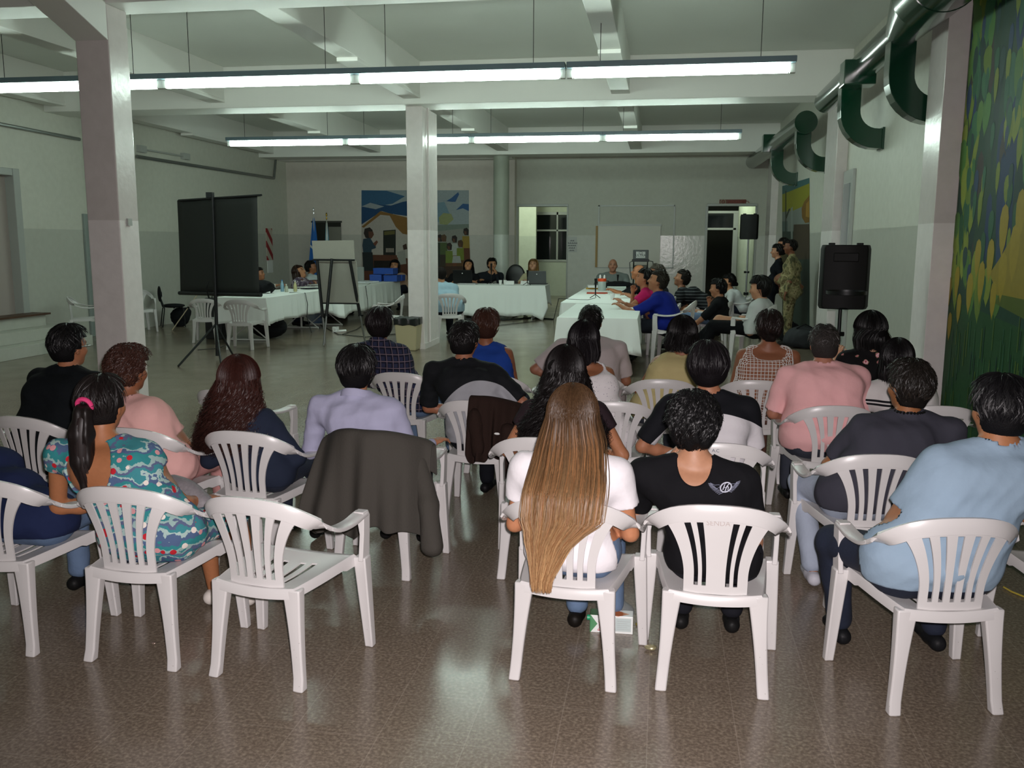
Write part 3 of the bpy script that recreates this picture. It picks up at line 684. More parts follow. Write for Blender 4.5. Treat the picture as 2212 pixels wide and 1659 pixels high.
CH = dict(
 C1=(-2.94, 3.66, -3, 5, 'white plastic armchair at the left frame edge under the navy sleeved sitter'),
 C2=(-2.24, 3.64, -3, 5, 'white plastic armchair holding the ponytailed person in a floral dress'),
 C3=(-1.60, 3.58, -9, 5, 'empty white plastic armchair in the front row left of the aisle'),
 C4=(-0.34, 3.79, -5, 5, 'white plastic armchair under the person with long straight brown hair'),
 C5=(0.26, 3.82, -0.7, 4, 'white plastic armchair with a broad centre slat and faint lettering, under the winged logo shirt'),
 C6=(1.12, 3.81, 11, 5, 'white plastic armchair under the large person in a light blue shirt'),
 C7=(1.86, 4.15, 3, 5, 'white plastic armchair mostly cut off at the right frame edge'),
 C8=(-2.86, 4.76, -10, 5, 'white plastic armchair under the person in a pink blouse'),
 C9=(-2.25, 4.80, -6, 5, 'white plastic armchair under the person with long dark curly hair and navy top'),
 C10=(-1.53, 4.84, -4, 5, 'white plastic armchair hidden under a hanging grey jacket'),
 C11=(-1.17, 5.98, -7, 5, 'white plastic armchair with a brown garment hung on its back'),
 C12=(-.62, 4.94, 0, 5, 'white plastic armchair in the second row under the black ringlets'),
 C13=(-.30, 6.13, 3, 5, 'white plastic armchair under the person in a dotted white halter top'),
 C14=(.02, 7.18, 3, 5, 'white plastic armchair under the person in a pale yellow tank top'),
 C15=(.75, 7.27, 0, 5, 'white plastic armchair under the person in white crochet'),
 C16=(.33, 4.98, 0, 4, 'white plastic armchair with small pen letters, under the black and white shirt'),
 C17=(1.12, 6.24, 6, 5, 'white plastic armchair under the person in a pink shirt'),
 C18=(1.07, 4.86, 8, 5, 'white plastic armchair under the person in a charcoal shirt with bead necklace'),
 C19=(1.82, 6.36, 0, 5, 'white plastic armchair by the mural, right of the bead necklace wearer'),
 C20=(-2.03, 7.14, -6, 5, 'white plastic armchair under the person in a plaid shirt'),
 C21=(-3.72, 4.95, -8, 5, 'white plastic armchair under the person in a black sweater'),
 C22=(-2.98, 6.05, -16, 5, 'empty white plastic armchair in front of the pink blouse wearer'),
 C23=(-1.28, 7.15, -5, 5, 'white plastic armchair under the person in a sleeveless blue top'),
 C24=(-.55, 7.35, 0, 5, 'white plastic armchair under the broad person in a pale grey shirt'),
 C25=(1.50, 7.25, 0, 5, 'white plastic armchair under the person in a black rose print'),
)
for k, v in CH.items(): chair(v[0], v[1], v[2], v[4], v[3])

# ---------------------------------------------------------------- people: one smooth distance-field surface per body, garment and head of hair
def V3(*a): return np.array(a, dtype=float)
def npv(v): return np.array([v[0], v[1], v[2]], dtype=float)
class Field:
    def __init__(s, h): s.h = h; s.ops = []
    def cone(s, a, b, ra, rb, k=.03): s.ops.append(('c', npv(a), npv(b), ra, rb, k)); return s
    def ell(s, c, r, Rm=None, k=.03): s.ops.append(('e', npv(c), npv(r), np.eye(3) if Rm is None else Rm, k)); return s
    def cut(s, fn): s.ops.append(('f', fn)); return s          # fn(X,Y,Z)->signed field, intersection
    def add(s, fn, lo, hi, k=.02): s.ops.append(('a', fn, npv(lo), npv(hi), k)); return s
    def bump(s, fn): s.ops.append(('b', fn)); return s
    def mesh(s):
        h = s.h; lo = np.full(3, 1e9); hi = -lo
        for o in s.ops:
            if o[0] == 'c': m_ = max(o[3], o[4]); lo = np.minimum(lo, np.minimum(o[1], o[2]) - m_); hi = np.maximum(hi, np.maximum(o[1], o[2]) + m_)
            elif o[0] == 'e': m_ = max(o[2]); lo = np.minimum(lo, o[1] - m_); hi = np.maximum(hi, o[1] + m_)
            elif o[0] == 'a': lo = np.minimum(lo, o[2]); hi = np.maximum(hi, o[3])
        lo = np.floor((lo - .03) / h) * h; n = (np.ceil((hi + .03 - lo) / h).astype(int) + 1)
        F = np.full(n, 1.0, dtype=np.float32); ax = [lo[i] + h * np.arange(n[i]) for i in range(3)]
        for o in s.ops:
            if o[0] in 'cea':
                if o[0] == 'c': m_ = max(o[3], o[4]) + .05; l_ = np.minimum(o[1], o[2]) - m_; h_ = np.maximum(o[1], o[2]) + m_; k = o[5]
                elif o[0] == 'e': m_ = max(o[2]) + .05; l_ = o[1] - m_; h_ = o[1] + m_; k = o[4]
                else: l_ = o[2] - .03; h_ = o[3] + .03; k = o[4]
                i0 = np.clip(((l_ - lo) / h).astype(int), 0, n - 1); i1 = np.clip(((h_ - lo) / h).astype(int) + 2, 1, n)
                sl = tuple(slice(i0[i], i1[i]) for i in range(3))
                X = ax[0][sl[0]][:, None, None]; Y = ax[1][sl[1]][None, :, None]; Z = ax[2][sl[2]][None, None, :]
                if o[0] == 'c':
                    a, b_, ra, rb = o[1:5]; d = b_ - a; L = d @ d + 1e-12
                    px, py, pz = X - a[0], Y - a[1], Z - a[2]
                    t = np.clip((px * d[0] + py * d[1] + pz * d[2]) / L, 0, 1)
                    D = np.sqrt((px - t * d[0]) ** 2 + (py - t * d[1]) ** 2 + (pz - t * d[2]) ** 2) - (ra + (rb - ra) * t)
                elif o[0] == 'e':
                    c_, r_, Rm = o[1:4]; px, py, pz = X - c_[0], Y - c_[1], Z - c_[2]
                    q = [Rm[i][0] * px + Rm[i][1] * py + Rm[i][2] * pz for i in range(3)]
                    k0 = np.sqrt((q[0] / r_[0]) ** 2 + (q[1] / r_[1]) ** 2 + (q[2] / r_[2]) ** 2) + 1e-9
                    k1 = np.sqrt((q[0] / r_[0] ** 2) ** 2 + (q[1] / r_[1] ** 2) ** 2 + (q[2] / r_[2] ** 2) ** 2) + 1e-9
                    D = k0 * (k0 - 1) / k1
                else: D = o[1](X, Y, Z)
                A = F[sl]; H = np.clip(.5 + .5 * (D - A) / k, 0, 1); F[sl] = D * (1 - H) + A * H - k * H * (1 - H)
            else:
                X = ax[0][:, None, None]; Y = ax[1][None, :, None]; Z = ax[2][None, None, :]
                if o[0] == 'f': F = np.maximum(F, o[1](X, Y, Z))
                else:
                    near = np.abs(F) < .06; Bv = np.broadcast_to(o[1](X, Y, Z), F.shape); F = np.where(near, F + Bv, F)
        F[0], F[-1] = 1, 1; F[:, 0], F[:, -1] = 1, 1; F[:, :, 0], F[:, :, -1] = 1, 1
        I = F < 0; c8 = [(i, j, k) for i in (0, 1) for j in (0, 1) for k in (0, 1)]
        m = [n[i] - 1 for i in range(3)]
        cnt = sum(I[i:i + m[0], j:j + m[1], k:k + m[2]].astype(np.int8) for i, j, k in c8)
        act = (cnt > 0) & (cnt < 8); idx = np.argwhere(act)
        if not len(idx): return np.zeros((0, 3)), []
        cid = np.full(act.shape, -1, dtype=np.int64); cid[act] = np.arange(len(idx))
        vals = {c: F[idx[:, 0] + c[0], idx[:, 1] + c[1], idx[:, 2] + c[2]] for c in c8}
        P = np.zeros((len(idx), 3)); W = np.zeros(len(idx))
        for a in c8:
            for d in range(3):
                if a[d]: continue
                b_ = list(a); b_[d] = 1; b_ = tuple(b_); va, vb = vals[a], vals[b_]; x = (va < 0) != (vb < 0)
                t = np.where(x, va / (va - vb + 1e-12), 0); pos = np.array(a, float)[None] + t[:, None] * (np.array(b_) - np.array(a))[None]
                P += pos * x[:, None]; W += x
        P = (idx + P / W[:, None]) * h + lo
        Q = []
        for d in range(3):
            u, v = (d + 1) % 3, (d + 2) % 3
            s0 = [slice(None)] * 3; s1 = [slice(None)] * 3; s0[d] = slice(0, -1); s1[d] = slice(1, None)
            for s_ in (s0, s1): s_[u] = slice(1, -1); s_[v] = slice(1, -1)
            A, B = I[tuple(s0)], I[tuple(s1)]; e = np.argwhere(A != B)
            if not len(e): continue
            fl_ = A[tuple(e.T)]; g_ = e.copy(); g_[:, u] += 1; g_[:, v] += 1
            def cc(du, dv): q = g_.copy(); q[:, u] -= du; q[:, v] -= dv; return cid[tuple(q.T)]
            q = np.stack([cc(1, 1), cc(0, 1), cc(0, 0), cc(1, 0)], 1); q[~fl_] = q[~fl_][:, ::-1]; Q.append(q)
        return P, np.concatenate(Q)
def npmesh(name, V, Q, mats, parent, colors=None, smooth=True, matidx=None):
    me = bpy.data.meshes.new(name); me.vertices.add(len(V)); me.vertices.foreach_set('co', np.asarray(V, np.float32).ravel())
    nq = len(Q); me.loops.add(nq * 4); me.loops.foreach_set('vertex_index', np.asarray(Q, np.int32).ravel())
    me.polygons.add(nq); me.polygons.foreach_set('loop_start', np.arange(0, nq * 4, 4, dtype=np.int32))
    try: me.polygons.foreach_set('loop_total', np.full(nq, 4, dtype=np.int32))
    except Exception: pass
    for m_ in (mats if isinstance(mats, list) else [mats]): me.materials.append(m_)
    if smooth: me.polygons.foreach_set('use_smooth', np.ones(nq, dtype=bool))
    if matidx is not None: me.polygons.foreach_set('material_index', np.asarray(matidx, np.int32))
    me.update(calc_edges=True); me.validate()
    if colors is not None:
        at = me.color_attributes.new('Col', 'FLOAT_COLOR', 'POINT'); c4 = np.ones((len(V), 4), np.float32); c4[:, :3] = colors; at.data.foreach_set('color', c4.ravel())
    o = bpy.data.objects.new(name, me); C.objects.link(o); o.parent = parent; return o

SKIN = vcol('skin', .5, .35, noise=.10, nscale=60)
HAIR = vcol('hair', .46, .32, noise=.25, nscale=90)
HAIRM = vcol('matte_hair', .75, .15, noise=.4, nscale=150, bump=.8, bscale=160)
_cl = {}
def cloth(hexc, rough=.9):
    if hexc not in _cl: _cl[hexc] = mat('cloth_' + hexc.strip('#'), hexc, rough, spec=.15, noise=.06, nscale=12, bump=.2, bscale=30)
    return _cl[hexc]
def folds(seed, amp, c0):
    rr = np.random.RandomState(seed); W = [(rr.randn(3) * 16 + np.array([0, 0, 14.]) * rr.choice([-1, 1]), rr.rand() * 6.28, rr.uniform(.5, 1)) for _ in range(5)]
    def fn(X, Y, Z):
        w1 = .6 * np.sin(9 * X + 7 * Z + seed); s_ = 0
        for k, ph, a in W: s_ = s_ + a * np.abs(np.sin((k[0] * X + k[1] * Y + k[2] * Z) * .9 + ph + w1)) 
        return amp * (s_ - 1.9)
    return fn
def rot_zyx(yaw, pitch, roll):
    cy, sy, cp, sp, cr, sr = math.cos(yaw), math.sin(yaw), math.cos(pitch), math.sin(pitch), math.cos(roll), math.sin(roll)
    Rz = np.array([[cy, -sy, 0], [sy, cy, 0], [0, 0, 1]]); Rx = np.array([[1, 0, 0], [0, cp, -sp], [0, sp, cp]]); Ry = np.array([[cr, 0, sr], [0, 1, 0], [-sr, 0, cr]])
    return Rz @ Ry @ Rx
SK = dict(light='#c99a7c', tan='#b07c5a', brown='#8f5e41', dark='#6f452f', pink='#c48d76')
def person(label, hip, face, head, seat=.43, hy=0, hp=0, hr=0, g=1.0, sw=.185, gh=1.0, skin='tan', top='#333333', sleeve=.45, pants='#1c2230', hair='short', hc='#17120f',
           arms=('lap', 'lap'), legs=('sit', 'sit'), neck=.07, vneck=0, seed=1, shoe='#161616', h=.0125, lean_r=0, strands=900, curl=0, hairp=None, long=0, topz=0, scoop=None,
           belt=None, collar=False, tmat=None, scale=1.0, pmat=None, stand=False, shorts=None, hs=1.06, tw=0, bun=0, fold=.0045, twist_arms=None, cat='person', group=None, neckw=1.0, bottom=0.0, shoes=True, shr=None, wire=False):
    rnd = np.random.RandomState(seed)
    fy = R(face); f = V3(-math.sin(fy), math.cos(fy), 0); r = V3(math.cos(fy), math.sin(fy), 0); up = V3(0, 0, 1)
    root = empty('person', (hip[0], hip[1], 0), label, cat, group)
    root.scale = (scale,) * 3; seat = seat / scale if not stand else seat
    H0 = V3(0, 0, .94 if stand else seat + .105 * g)
    HC = (npv(head) - V3(hip[0], hip[1], 0)) / scale
    HR = rot_zyx(fy + R(hy), R(-hp), R(hr)); hx, hf, hu = HR[:, 0], HR[:, 1], HR[:, 2]; Rm = HR.T
    NB = HC - hu * .10 - hf * .028 - up * .052 * gh
    sp = NB - H0
    ty = fy + R(tw); r2 = V3(math.cos(ty), math.sin(ty), 0) ; r2 = r2 - up * math.sin(R(lean_r)); r2 /= np.linalg.norm(r2)
    f2 = np.cross(up, r2); f2 /= np.linalg.norm(f2)
    chest = H0 + sp * .66 - f2 * .012; mid = H0 + sp * .33 - f2 * (.0 if stand else .02)
    SC = NB - up * .055 - f2 * .005
    Sh = {-1: SC - r2 * sw - up * .018, 1: SC + r2 * sw - up * .018}
    def torso(F, e, k=.045):
        F.cone(H0 - r * .085 * g, H0 + r * .085 * g, .118 * g + e, .118 * g + e, k)
        F.cone(mid - r * .065 * g + f * .02 * (g - 1), mid + r * .065 * g + f * .02 * (g - 1), .108 * g + e, .108 * g + e, k)
        if g > 1.1: F.ell(mid + f * .07, (.15 * g, .13 * g, .13), None, k)
        F.cone(chest - r2 * .085 * g ** .6, chest + r2 * .085 * g ** .6, .108 * g ** .8 + e, .108 * g ** .8 + e, k)
        F.cone(SC - r2 * (sw - .06) - up * .055, SC + r2 * (sw - .06) - up * .055, .064 * g ** .5 + e, .064 * g ** .5 + e, .05)
        for s_ in (-1, 1):
            F.cone(NB + up * .005, Sh[s_] - r2 * s_ * .03 + up * .0, .042 * neckw + e * .8, .046 * g ** .4 + e, .04)
    EL, WR = {}, {}
    lr = .92 * g ** .35
    for s_, a in zip((-1, 1), arms):
        S = Sh[s_]; o_ = r2 * s_
        P = dict(lap=(S + o_ * (.05 + .03 * (g - 1)) + f * .05 - up * .27, H0 + r * s_ * .07 + f * .30 + up * .05),
            fold=(S + o_ * .06 + f * .07 - up * .26, chest + f * (.20 + .1 * (g - 1)) - up * .09 - o_ * .02),
            wide=(S + o_ * .14 + f * .02 - up * .24, H0 + r * s_ * .10 + f * .26 + up * .07),
            akimbo=(S + o_ * .22 - f * .03 - up * .19, H0 + r * s_ * .17 + f * .06 + up * .10),
            table=(S + o_ * .05 + f * .17 - up * .21, S - o_ * .05 + f * .40 - up * .20),
            tablein=(S + o_ * .06 + f * .13 - up * .24, SC + o_ * .03 + f * .36 - up * .24),
            chin=(S + o_ * .03 + f * .20 - up * .25, HC + hf * .13 - hu * .12 + r2 * s_ * .03),
            armrest=(S + o_ * .08 + f * .04 - up * .27, H0 + r * s_ * .24 + f * .27 + up * .12),
            stand=(S + o_ * .06 - f * .03 - up * .29, S + o_ * .08 + f * .05 - up * .54),
            behind=(S + o_ * .08 - f * .08 - up * .27, H0 - f * .16 + up * .08 + r * s_ * .04),
            front=(S + o_ * .06 + f * .03 - up * .28, H0 + f * .20 + up * .08 + r * s_ * .03),
            hidden=(S + o_ * .02 + f * .10 - up * .25, H0 + f * .30 + up * .08),
            reach=(S + o_ * .10 + f * .12 - up * .20, S + o_ * .10 + f * .36 - up * .30))[a] if isinstance(a, str) else (S + r * a[0][0] * s_ + f * a[0][1] + up * a[0][2], S + r * a[1][0] * s_ + f * a[1][1] + up * a[1][2])
        if isinstance(a, str) and a.startswith('table'):
            zt_ = .875 / scale; P = (np.array([P[0][0], P[0][1], max(P[0][2], zt_ - .03)]), np.array([P[1][0], P[1][1], max(P[1][2], zt_)]))
        # keep bone lengths human
        e = P[0] - S; e = S + e / np.linalg.norm(e) * .285; w_ = P[1] - e; L = np.linalg.norm(w_); w_ = e + w_ / L * min(max(L, .2), .265)
        EL[s_], WR[s_] = e, w_
    KN, AN = {}, {}
    hj = {s_: H0 + r * s_ * .085 * g - up * .02 for s_ in (-1, 1)}
    for s_, l_ in zip((-1, 1), legs):
        kz = seat + .075
        P = dict(sit=((.11, .43, kz), (.12, .44, .09)), wide=((.20, .40, kz), (.22, .38, .09)), back=((.10, .42, kz), (.10, .22, .10)), cross=((.02, .44, kz + .10), (-.12, .62, .30)),
                 under=((.06, .42, kz), (.05, .40, .09)), stand=((.09, .02, .50), (.10, 0, .09)), stride=((.09, .06, .50), (.10, .06, .09)), out=((.13, .46, kz + .03), (.16, .62, .09)), side=((.24, .36, kz), (.26, .32, .09)))[l_] if isinstance(l_, str) else l_
        KN[s_] = r * s_ * P[0][0] + f * P[0][1] + up * P[0][2]; AN[s_] = r * s_ * P[1][0] + f * P[1][1] + up * P[1][2]
    skinc = np.array(lin(SK.get(skin, skin)))
    # ---- body
    B = Field(h); torso(B, 0)
    B.cone(NB - up * .02, HC - hu * .06 - hf * .015, .052 * neckw, .049 * neckw, .03)
    q = hs
    B.ell(HC + hu * .012 * q, (.074 * q, .094 * q, .095 * q), Rm, .02); B.ell(HC - hu * .055 * q + hf * .022 * q, (.058 * q, .068 * q, .062 * q), Rm, .03)
    B.ell(HC - hu * .098 * q + hf * .058 * q, (.026 * q, .024 * q, .018 * q), Rm, .03)
    B.cone(HC + hf * .088 * q - hu * .0 * q, HC + hf * .106 * q - hu * .036 * q, .008 * q, .013 * q, .012)
    for s_ in (-1, 1):
        B.ell(HC + hx * s_ * .077 * q - hu * .018 * q - hf * .008, (.009 * q, .019 * q, .031 * q), Rm, .006)
        B.ell(HC + hx * s_ * .031 * q + hf * .080 * q + hu * .022 * q, (.022 * q, .012 * q, .009 * q), Rm, .012)
        B.ell(HC + hx * s_ * .045 * q + hf * .052 * q - hu * .03 * q, (.025 * q, .03 * q, .026 * q), Rm, .02)
        S, E, W_ = Sh[s_], EL[s_], WR[s_]
        B.cone(S, E, .048 * lr, .037 * lr, .03); B.cone(E, E + (W_ - E) * .35, .037 * lr, .037 * lr, .02); B.cone(E + (W_ - E) * .35, W_, .037 * lr, .024, .02)
        B.cone(hj[s_], KN[s_], .078 * g ** .5, .052 * g ** .3, .03); B.cone(KN[s_], KN[s_] + (AN[s_] - KN[s_]) * .35, .05 * g ** .3, .05 * g ** .3, .02); B.cone(KN[s_] + (AN[s_] - KN[s_]) * .35, AN[s_], .05 * g ** .3, .032, .02)
        ft = f if not isinstance(legs, dict) else f
        B.cone(AN[s_] - up * .045 - ft * .03, AN[s_] + ft * .13 - up * .062, .028, .022, .02)
    B.cone(HC + hf * .085 * q - hu * .062 * q - hx * .016, HC + hf * .085 * q - hu * .062 * q + hx * .016, .007 * q, .007 * q, .008)
    V, Q = B.mesh()
    # hands with five fingers
    HV, HQ = [V], [np.asarray(Q)]; nv = len(V)
    for s_ in (-1, 1):
        E, W_ = EL[s_], WR[s_]; d = (W_ - E); d /= np.linalg.norm(d); side = np.cross(d, up); side /= (np.linalg.norm(side) + 1e-9); pn = np.cross(side, d)
        if pn[2] > 0: pn = -pn           # palm looks down
        D = Field(.0052 if h < .012 else .0065)
        K = W_ + d * .082
        D.cone(W_ - d * .02, W_ + d * .01, .024, .024, .01); D.ell(W_ + d * .048, (.036, .044, .016), np.array([side, d, pn]), .012)
        for i, (off, ln) in enumerate(((-.030, .062), (-.010, .074), (.010, .070), (.029, .054))):
            b_ = W_ + d * .08 + side * off; m1 = b_ + d * ln * .5 + pn * .012; m2 = m1 + d * ln * .28 + pn * .022; D.cone(b_, m1, .0088, .008, .006); D.cone(m1, m2, .008, .007, .004); 
        b_ = W_ + d * .03 + side * (.03 if s_ < 0 else -.03) ; t_ = b_ + d * .03 + side * (.022 if s_ < 0 else -.022) + pn * .008; D.cone(b_, t_, .012, .009, .008); D.cone(t_, t_ + d * .026, .009, .0075, .004)
        v_, q_ = D.mesh(); HV.append(v_); HQ.append(np.asarray(q_) + nv); nv += len(v_)
    V = np.concatenate(HV); Q = np.concatenate(HQ)
    L_ = (V - HC) @ HR / q; col = np.tile(skinc, (len(V), 1)); hd = (np.abs(L_) < .16).all(1) & (L_[:, 1] > .03)
    def dab(cx, cz, rx, rz, c, a=1.0):
        d2 = ((L_[:, 0] - cx) / rx) ** 2 + ((L_[:, 2] - cz) / rz) ** 2; w_ = np.clip(1.6 - d2, 0, 1) * hd * a; col[:] = col * (1 - w_[:, None]) + np.array(lin(c)) * w_[:, None]
    for s_ in (-1, 1):
        dab(s_ * .031, .002, .017, .008, '#5b4338', .7); dab(s_ * .031, .002, .010, .005, '#1a1512'); dab(s_ * .031, .024, .021, .005, '#241a15', .85)
    dab(0, -.062, .022, .008, '#8a4a42', .8); dab(0, -.040, .012, .003, '#5e3c2e', .5)
    if hair == 'buzz' or hair == 'gray' or hair == 'bald':
        pass
    npmesh('body', V, Q, SKIN, root, col)
    # ---- top garment
    if top or tmat:
        T = Field(h * ((.72 if h < .0125 else .85) if not wire else 2.2)); e = .013; torso(T, e)
        T.ell(H0 - f * .02, (.125 * g + e, .13 * g + e, .10), None, .04)
        for s_ in (-1, 1):
            S, E, W_ = Sh[s_], EL[s_], WR[s_]; sl = sleeve if not isinstance(sleeve, tuple) else sleeve[0 if s_ < 0 else 1]
            if sl > 0:
                a1 = min(sl * 2, 1); sr = .062 * lr + e * .6
                T.cone(S, S + (E - S) * a1, .056 * lr + e, (.048 * lr + e * (1.5 if sl < .6 else .6)), .035)
                if sl > .5: b1 = (sl - .5) * 2; T.cone(E, E + (W_ - E) * b1, .040 * lr + e * .6, .037 + e * .3 - .006 * b1, .02)
        if fold: T.bump(folds(seed, fold, None))
        ndir = NB + up * .02 + f2 * .02
        nr = neck
        def neckcut(X, Y, Z):
            dx, dy, dz = X - ndir[0], Y - ndir[1], Z - ndir[2]
            fw = dx * f2[0] + dy * f2[1]; sd = dx * r2[0] + dy * r2[1]
            rad = np.sqrt(fw ** 2 + sd ** 2 + 0 * dz); return np.minimum(nr - rad + np.minimum(0, dz + .02) * .9, dz + .11)
        T.cut(neckcut)
        # open end of the sleeves: flat cuffs
        for s_ in (-1, 1):
            sl = sleeve if not isinstance(sleeve, tuple) else sleeve[0 if s_ < 0 else 1]
            S, E, W_ = Sh[s_], EL[s_], WR[s_]
            if sl == 0:
                c_ = S + r2 * s_ * .035 - up * .015
                def ac(X, Y, Z, c_=c_): return .070 - np.sqrt((X - c_[0]) ** 2 + (Y - c_[1]) ** 2 + ((Z - c_[2]) * .62) ** 2)
                T.cut(ac)
            elif sl <= .5:
                c_ = S + (E - S) * sl * 2; d = (E - S) / np.linalg.norm(E - S)
                def ac(X, Y, Z, c_=c_, d=d):
                    dd = (X - c_[0]) * d[0] + (Y - c_[1]) * d[1] + (Z - c_[2]) * d[2]; rad = np.sqrt(np.maximum((X - c_[0]) ** 2 + (Y - c_[1]) ** 2 + (Z - c_[2]) ** 2 - dd ** 2, 0)); return np.minimum(dd, .10 - rad)
                T.cut(ac)
        if scoop:
            sx, sz, dz0 = scoop; c_ = SC - f2 * .10 - up * dz0
            def sc_(X, Y, Z, c_=c_): 
                sd = ((X - c_[0]) * r2[0] + (Y - c_[1]) * r2[1]) / sx; zz = (Z - c_[2]) / sz; fw = (X - c_[0]) * f2[0] + (Y - c_[1]) * f2[1]
                return np.minimum((1 - np.sqrt(sd ** 2 + zz ** 2)) * min(sx, sz), .16 - np.abs(fw))
            T.cut(sc_)
        zb = H0[2] - .07 + bottom
        T.cut(lambda X, Y, Z: zb - Z + 0 * X + 0 * Y)
        V, Q = T.mesh(); to = npmesh('shirt' if not (tmat and 'dress' in tmat.name) else 'dress', V, Q, tmat or cloth(top), root)
        if wire: md = to.modifiers.new('w', 'WIREFRAME'); md.thickness = .006; md.use_replace = True
    if collar:
        ring = lambda rr_, dz, tl: [tuple(NB + r2 * rr_ * 1.05 * math.cos(t) + f2 * (rr_ * math.sin(t) + .006) + up * (dz - .03 * math.sin(t))) for t in np.linspace(0, 2 * math.pi, 28, endpoint=False)]
        MB().loft([ring(.092, -.016, 0), ring(.086, .006, 0), ring(.078, .024, 0), ring(.071, .026, 0), ring(.069, -.005, 0)], cap=False).build('collar', tmat or cloth(top), root, smooth=True)
    # ---- trousers
    if pants:
        e = .012; Pn = Field(h); Pn.cone(H0 - r * .085 * g, H0 + r * .085 * g, .116 * g + e * .7, .116 * g + e * .7, .04); cutk = 1.0 if shorts is None else shorts
        for s_ in (-1, 1):
            Pn.cone(hj[s_], KN[s_], .080 * g ** .5 + e, .058 * g ** .3 + e, .03)
            if cutk >= 1: Pn.cone(KN[s_], AN[s_] + (KN[s_] - AN[s_]) * .06, .056 * g ** .3 + e, .050 + e * .5, .02)
        if fold: Pn.bump(folds(seed + 7, .003, None))
        z1 = H0[2] + (.06 if not stand else .09)
        Pn.cut(lambda X, Y, Z: Z - z1 + 0 * X + 0 * Y)
        if cutk >= 1: Pn.cut(lambda X, Y, Z: .055 - Z + 0 * X + 0 * Y)
        V, Q = Pn.mesh(); npmesh('trousers' if cutk >= 1 else 'skirt', V, Q, pmat or cloth(pants), root)
    if shoes:
        for s_ in (-1, 1):
            D = Field(.011); a = AN[s_]; D.cone(a - f * .045 - up * .045, a + f * .03 - up * .04, .038, .038, .02); D.cone(a + f * .03 - up * .045, a + f * .16 - up * .056, .036, .03, .02)
            zf = a[2] - .09
            D.cut(lambda X, Y, Z: zf - Z + 0 * X + 0 * Y); D.cut(lambda X, Y, Z: Z - (a[2] + .02) + 0 * X + 0 * Y)
            V, Q = D.mesh(); npmesh('shoe', V, Q, cloth(shoe, .5), root)
    # ---- hair
    if hair not in ('bald', None):
        hcl = np.array(lin(hc)); hp_ = dict(hairp or {})
        th = hp_.get('t', .014); nape = hp_.get('nape', -.075); hl = hp_.get('line', .052)
        fr = Field(.0085 if h < .0125 else .010)
        rx, ry, rz = (.078 + th) * q, (.098 + th) * q, (.098 + th) * q
        fr.ell(HC + hu * .012 * q - hf * .004, (rx, ry, rz), Rm, .02)
        if hair != 'buzz': fr.ell(HC - hu * .035 * q - hf * .03 * q, ((.068 + th * .8) * q, (.068 + th * .8) * q, (.075) * q), Rm, .03)
        if bun: fr.ell(HC - hf * (.10 + th) * q + hu * bun, (.04, .035, .04), Rm, .02)
        bmp = hp_.get('bump', .003 if not curl else .007)
        rs = rnd.rand(6) * 6; fq = 42 if not curl else 70
        fr.bump(lambda X, Y, Z: bmp * (np.sin(fq * X + rs[0] + 2 * np.sin(fq * .6 * Y + rs[1])) + np.sin(fq * Y + rs[2] + 2 * np.sin(fq * .5 * Z + rs[3])) + np.sin(fq * Z * .8 + rs[4] + 2 * np.sin(fq * .7 * X + rs[5]))) * .6)
        def facecut(X, Y, Z):
            dx, dy, dz = X - HC[0], Y - HC[1], Z - HC[2]
            a = dx * hx[0] + dy * hx[1] + dz * hx[2]; b_ = dx * hf[0] + dy * hf[1] + dz * hf[2]; c_ = dx * hu[0] + dy * hu[1] + dz * hu[2]
            m1 = np.minimum(b_ - hp_.get('front', .012) * q, (hl * q - c_))       # below hairline in front
            m2 = np.minimum(b_ + .035 * q, -.012 * q - c_) if not hp_.get('ears') else np.minimum(b_ - .01, -.06 - c_)        # in front of / around the ear
            m3 = nape * q - c_
            return np.maximum(np.maximum(m1, m2), m3)
        fr.cut(facecut)
        wf = None
        if long:
            LW = hp_.get('w', [(0, .085), (.5, .11), (1, .09)]); LT = hp_.get('tt', [(0, .06), (.3, .05), (1, .03)]); off = hp_.get('off', [(0, -.03), (.3, -.075), (1, -.10)]); xo = hp_.get('xo', [(0, 0), (1, 0)])
            bz = HC[2] + .0
            def itp(tab, z): return np.interp(z, [a for a, _ in tab], [b_ for _, b_ in tab])
            sdir = hp_.get('dir', f2); sr_ = np.cross(sdir, up)
            def curtain(X, Y, Z):
                t = np.clip((bz - Z) / long, 0, 1); w_ = itp(LW, t); tt = itp(LT, t); oo = itp(off, t); xx = itp(xo, t)
                dx, dy = X - HC[0], Y - HC[1]; a = dx * sr_[0] + dy * sr_[1] - xx; b_ = dx * sdir[0] + dy * sdir[1] - oo
                d = (np.sqrt((a / w_) ** 2 + (b_ / tt) ** 2) - 1) * np.minimum(w_, tt)
                rag = .02 * np.sin(60 * a + 3) * np.sin(23 * a + 1)
                return np.maximum(np.maximum(d, (bz - long) - Z + rag), Z - bz - .01)
            fr.add(curtain, HC + V3(-.26, -.26, -long - .02), HC + V3(.26, .26, .02), .03)
        V, Q = fr.mesh(); Q = np.asarray(Q)
        tip = np.array(lin(hp_['tip'])) if 'tip' in hp_ else hcl
        def hcol(P): 
            if not long: return np.tile(hcl, (len(P), 1))
            t = np.clip((HC[2] - P[:, 2]) / max(long, .1), 0, 1)[:, None] ** 1.3; return hcl * (1 - t) + tip * t
        VV, QQ, CC = [V], [Q], [hcol(V) * .8]; nv = len(V)
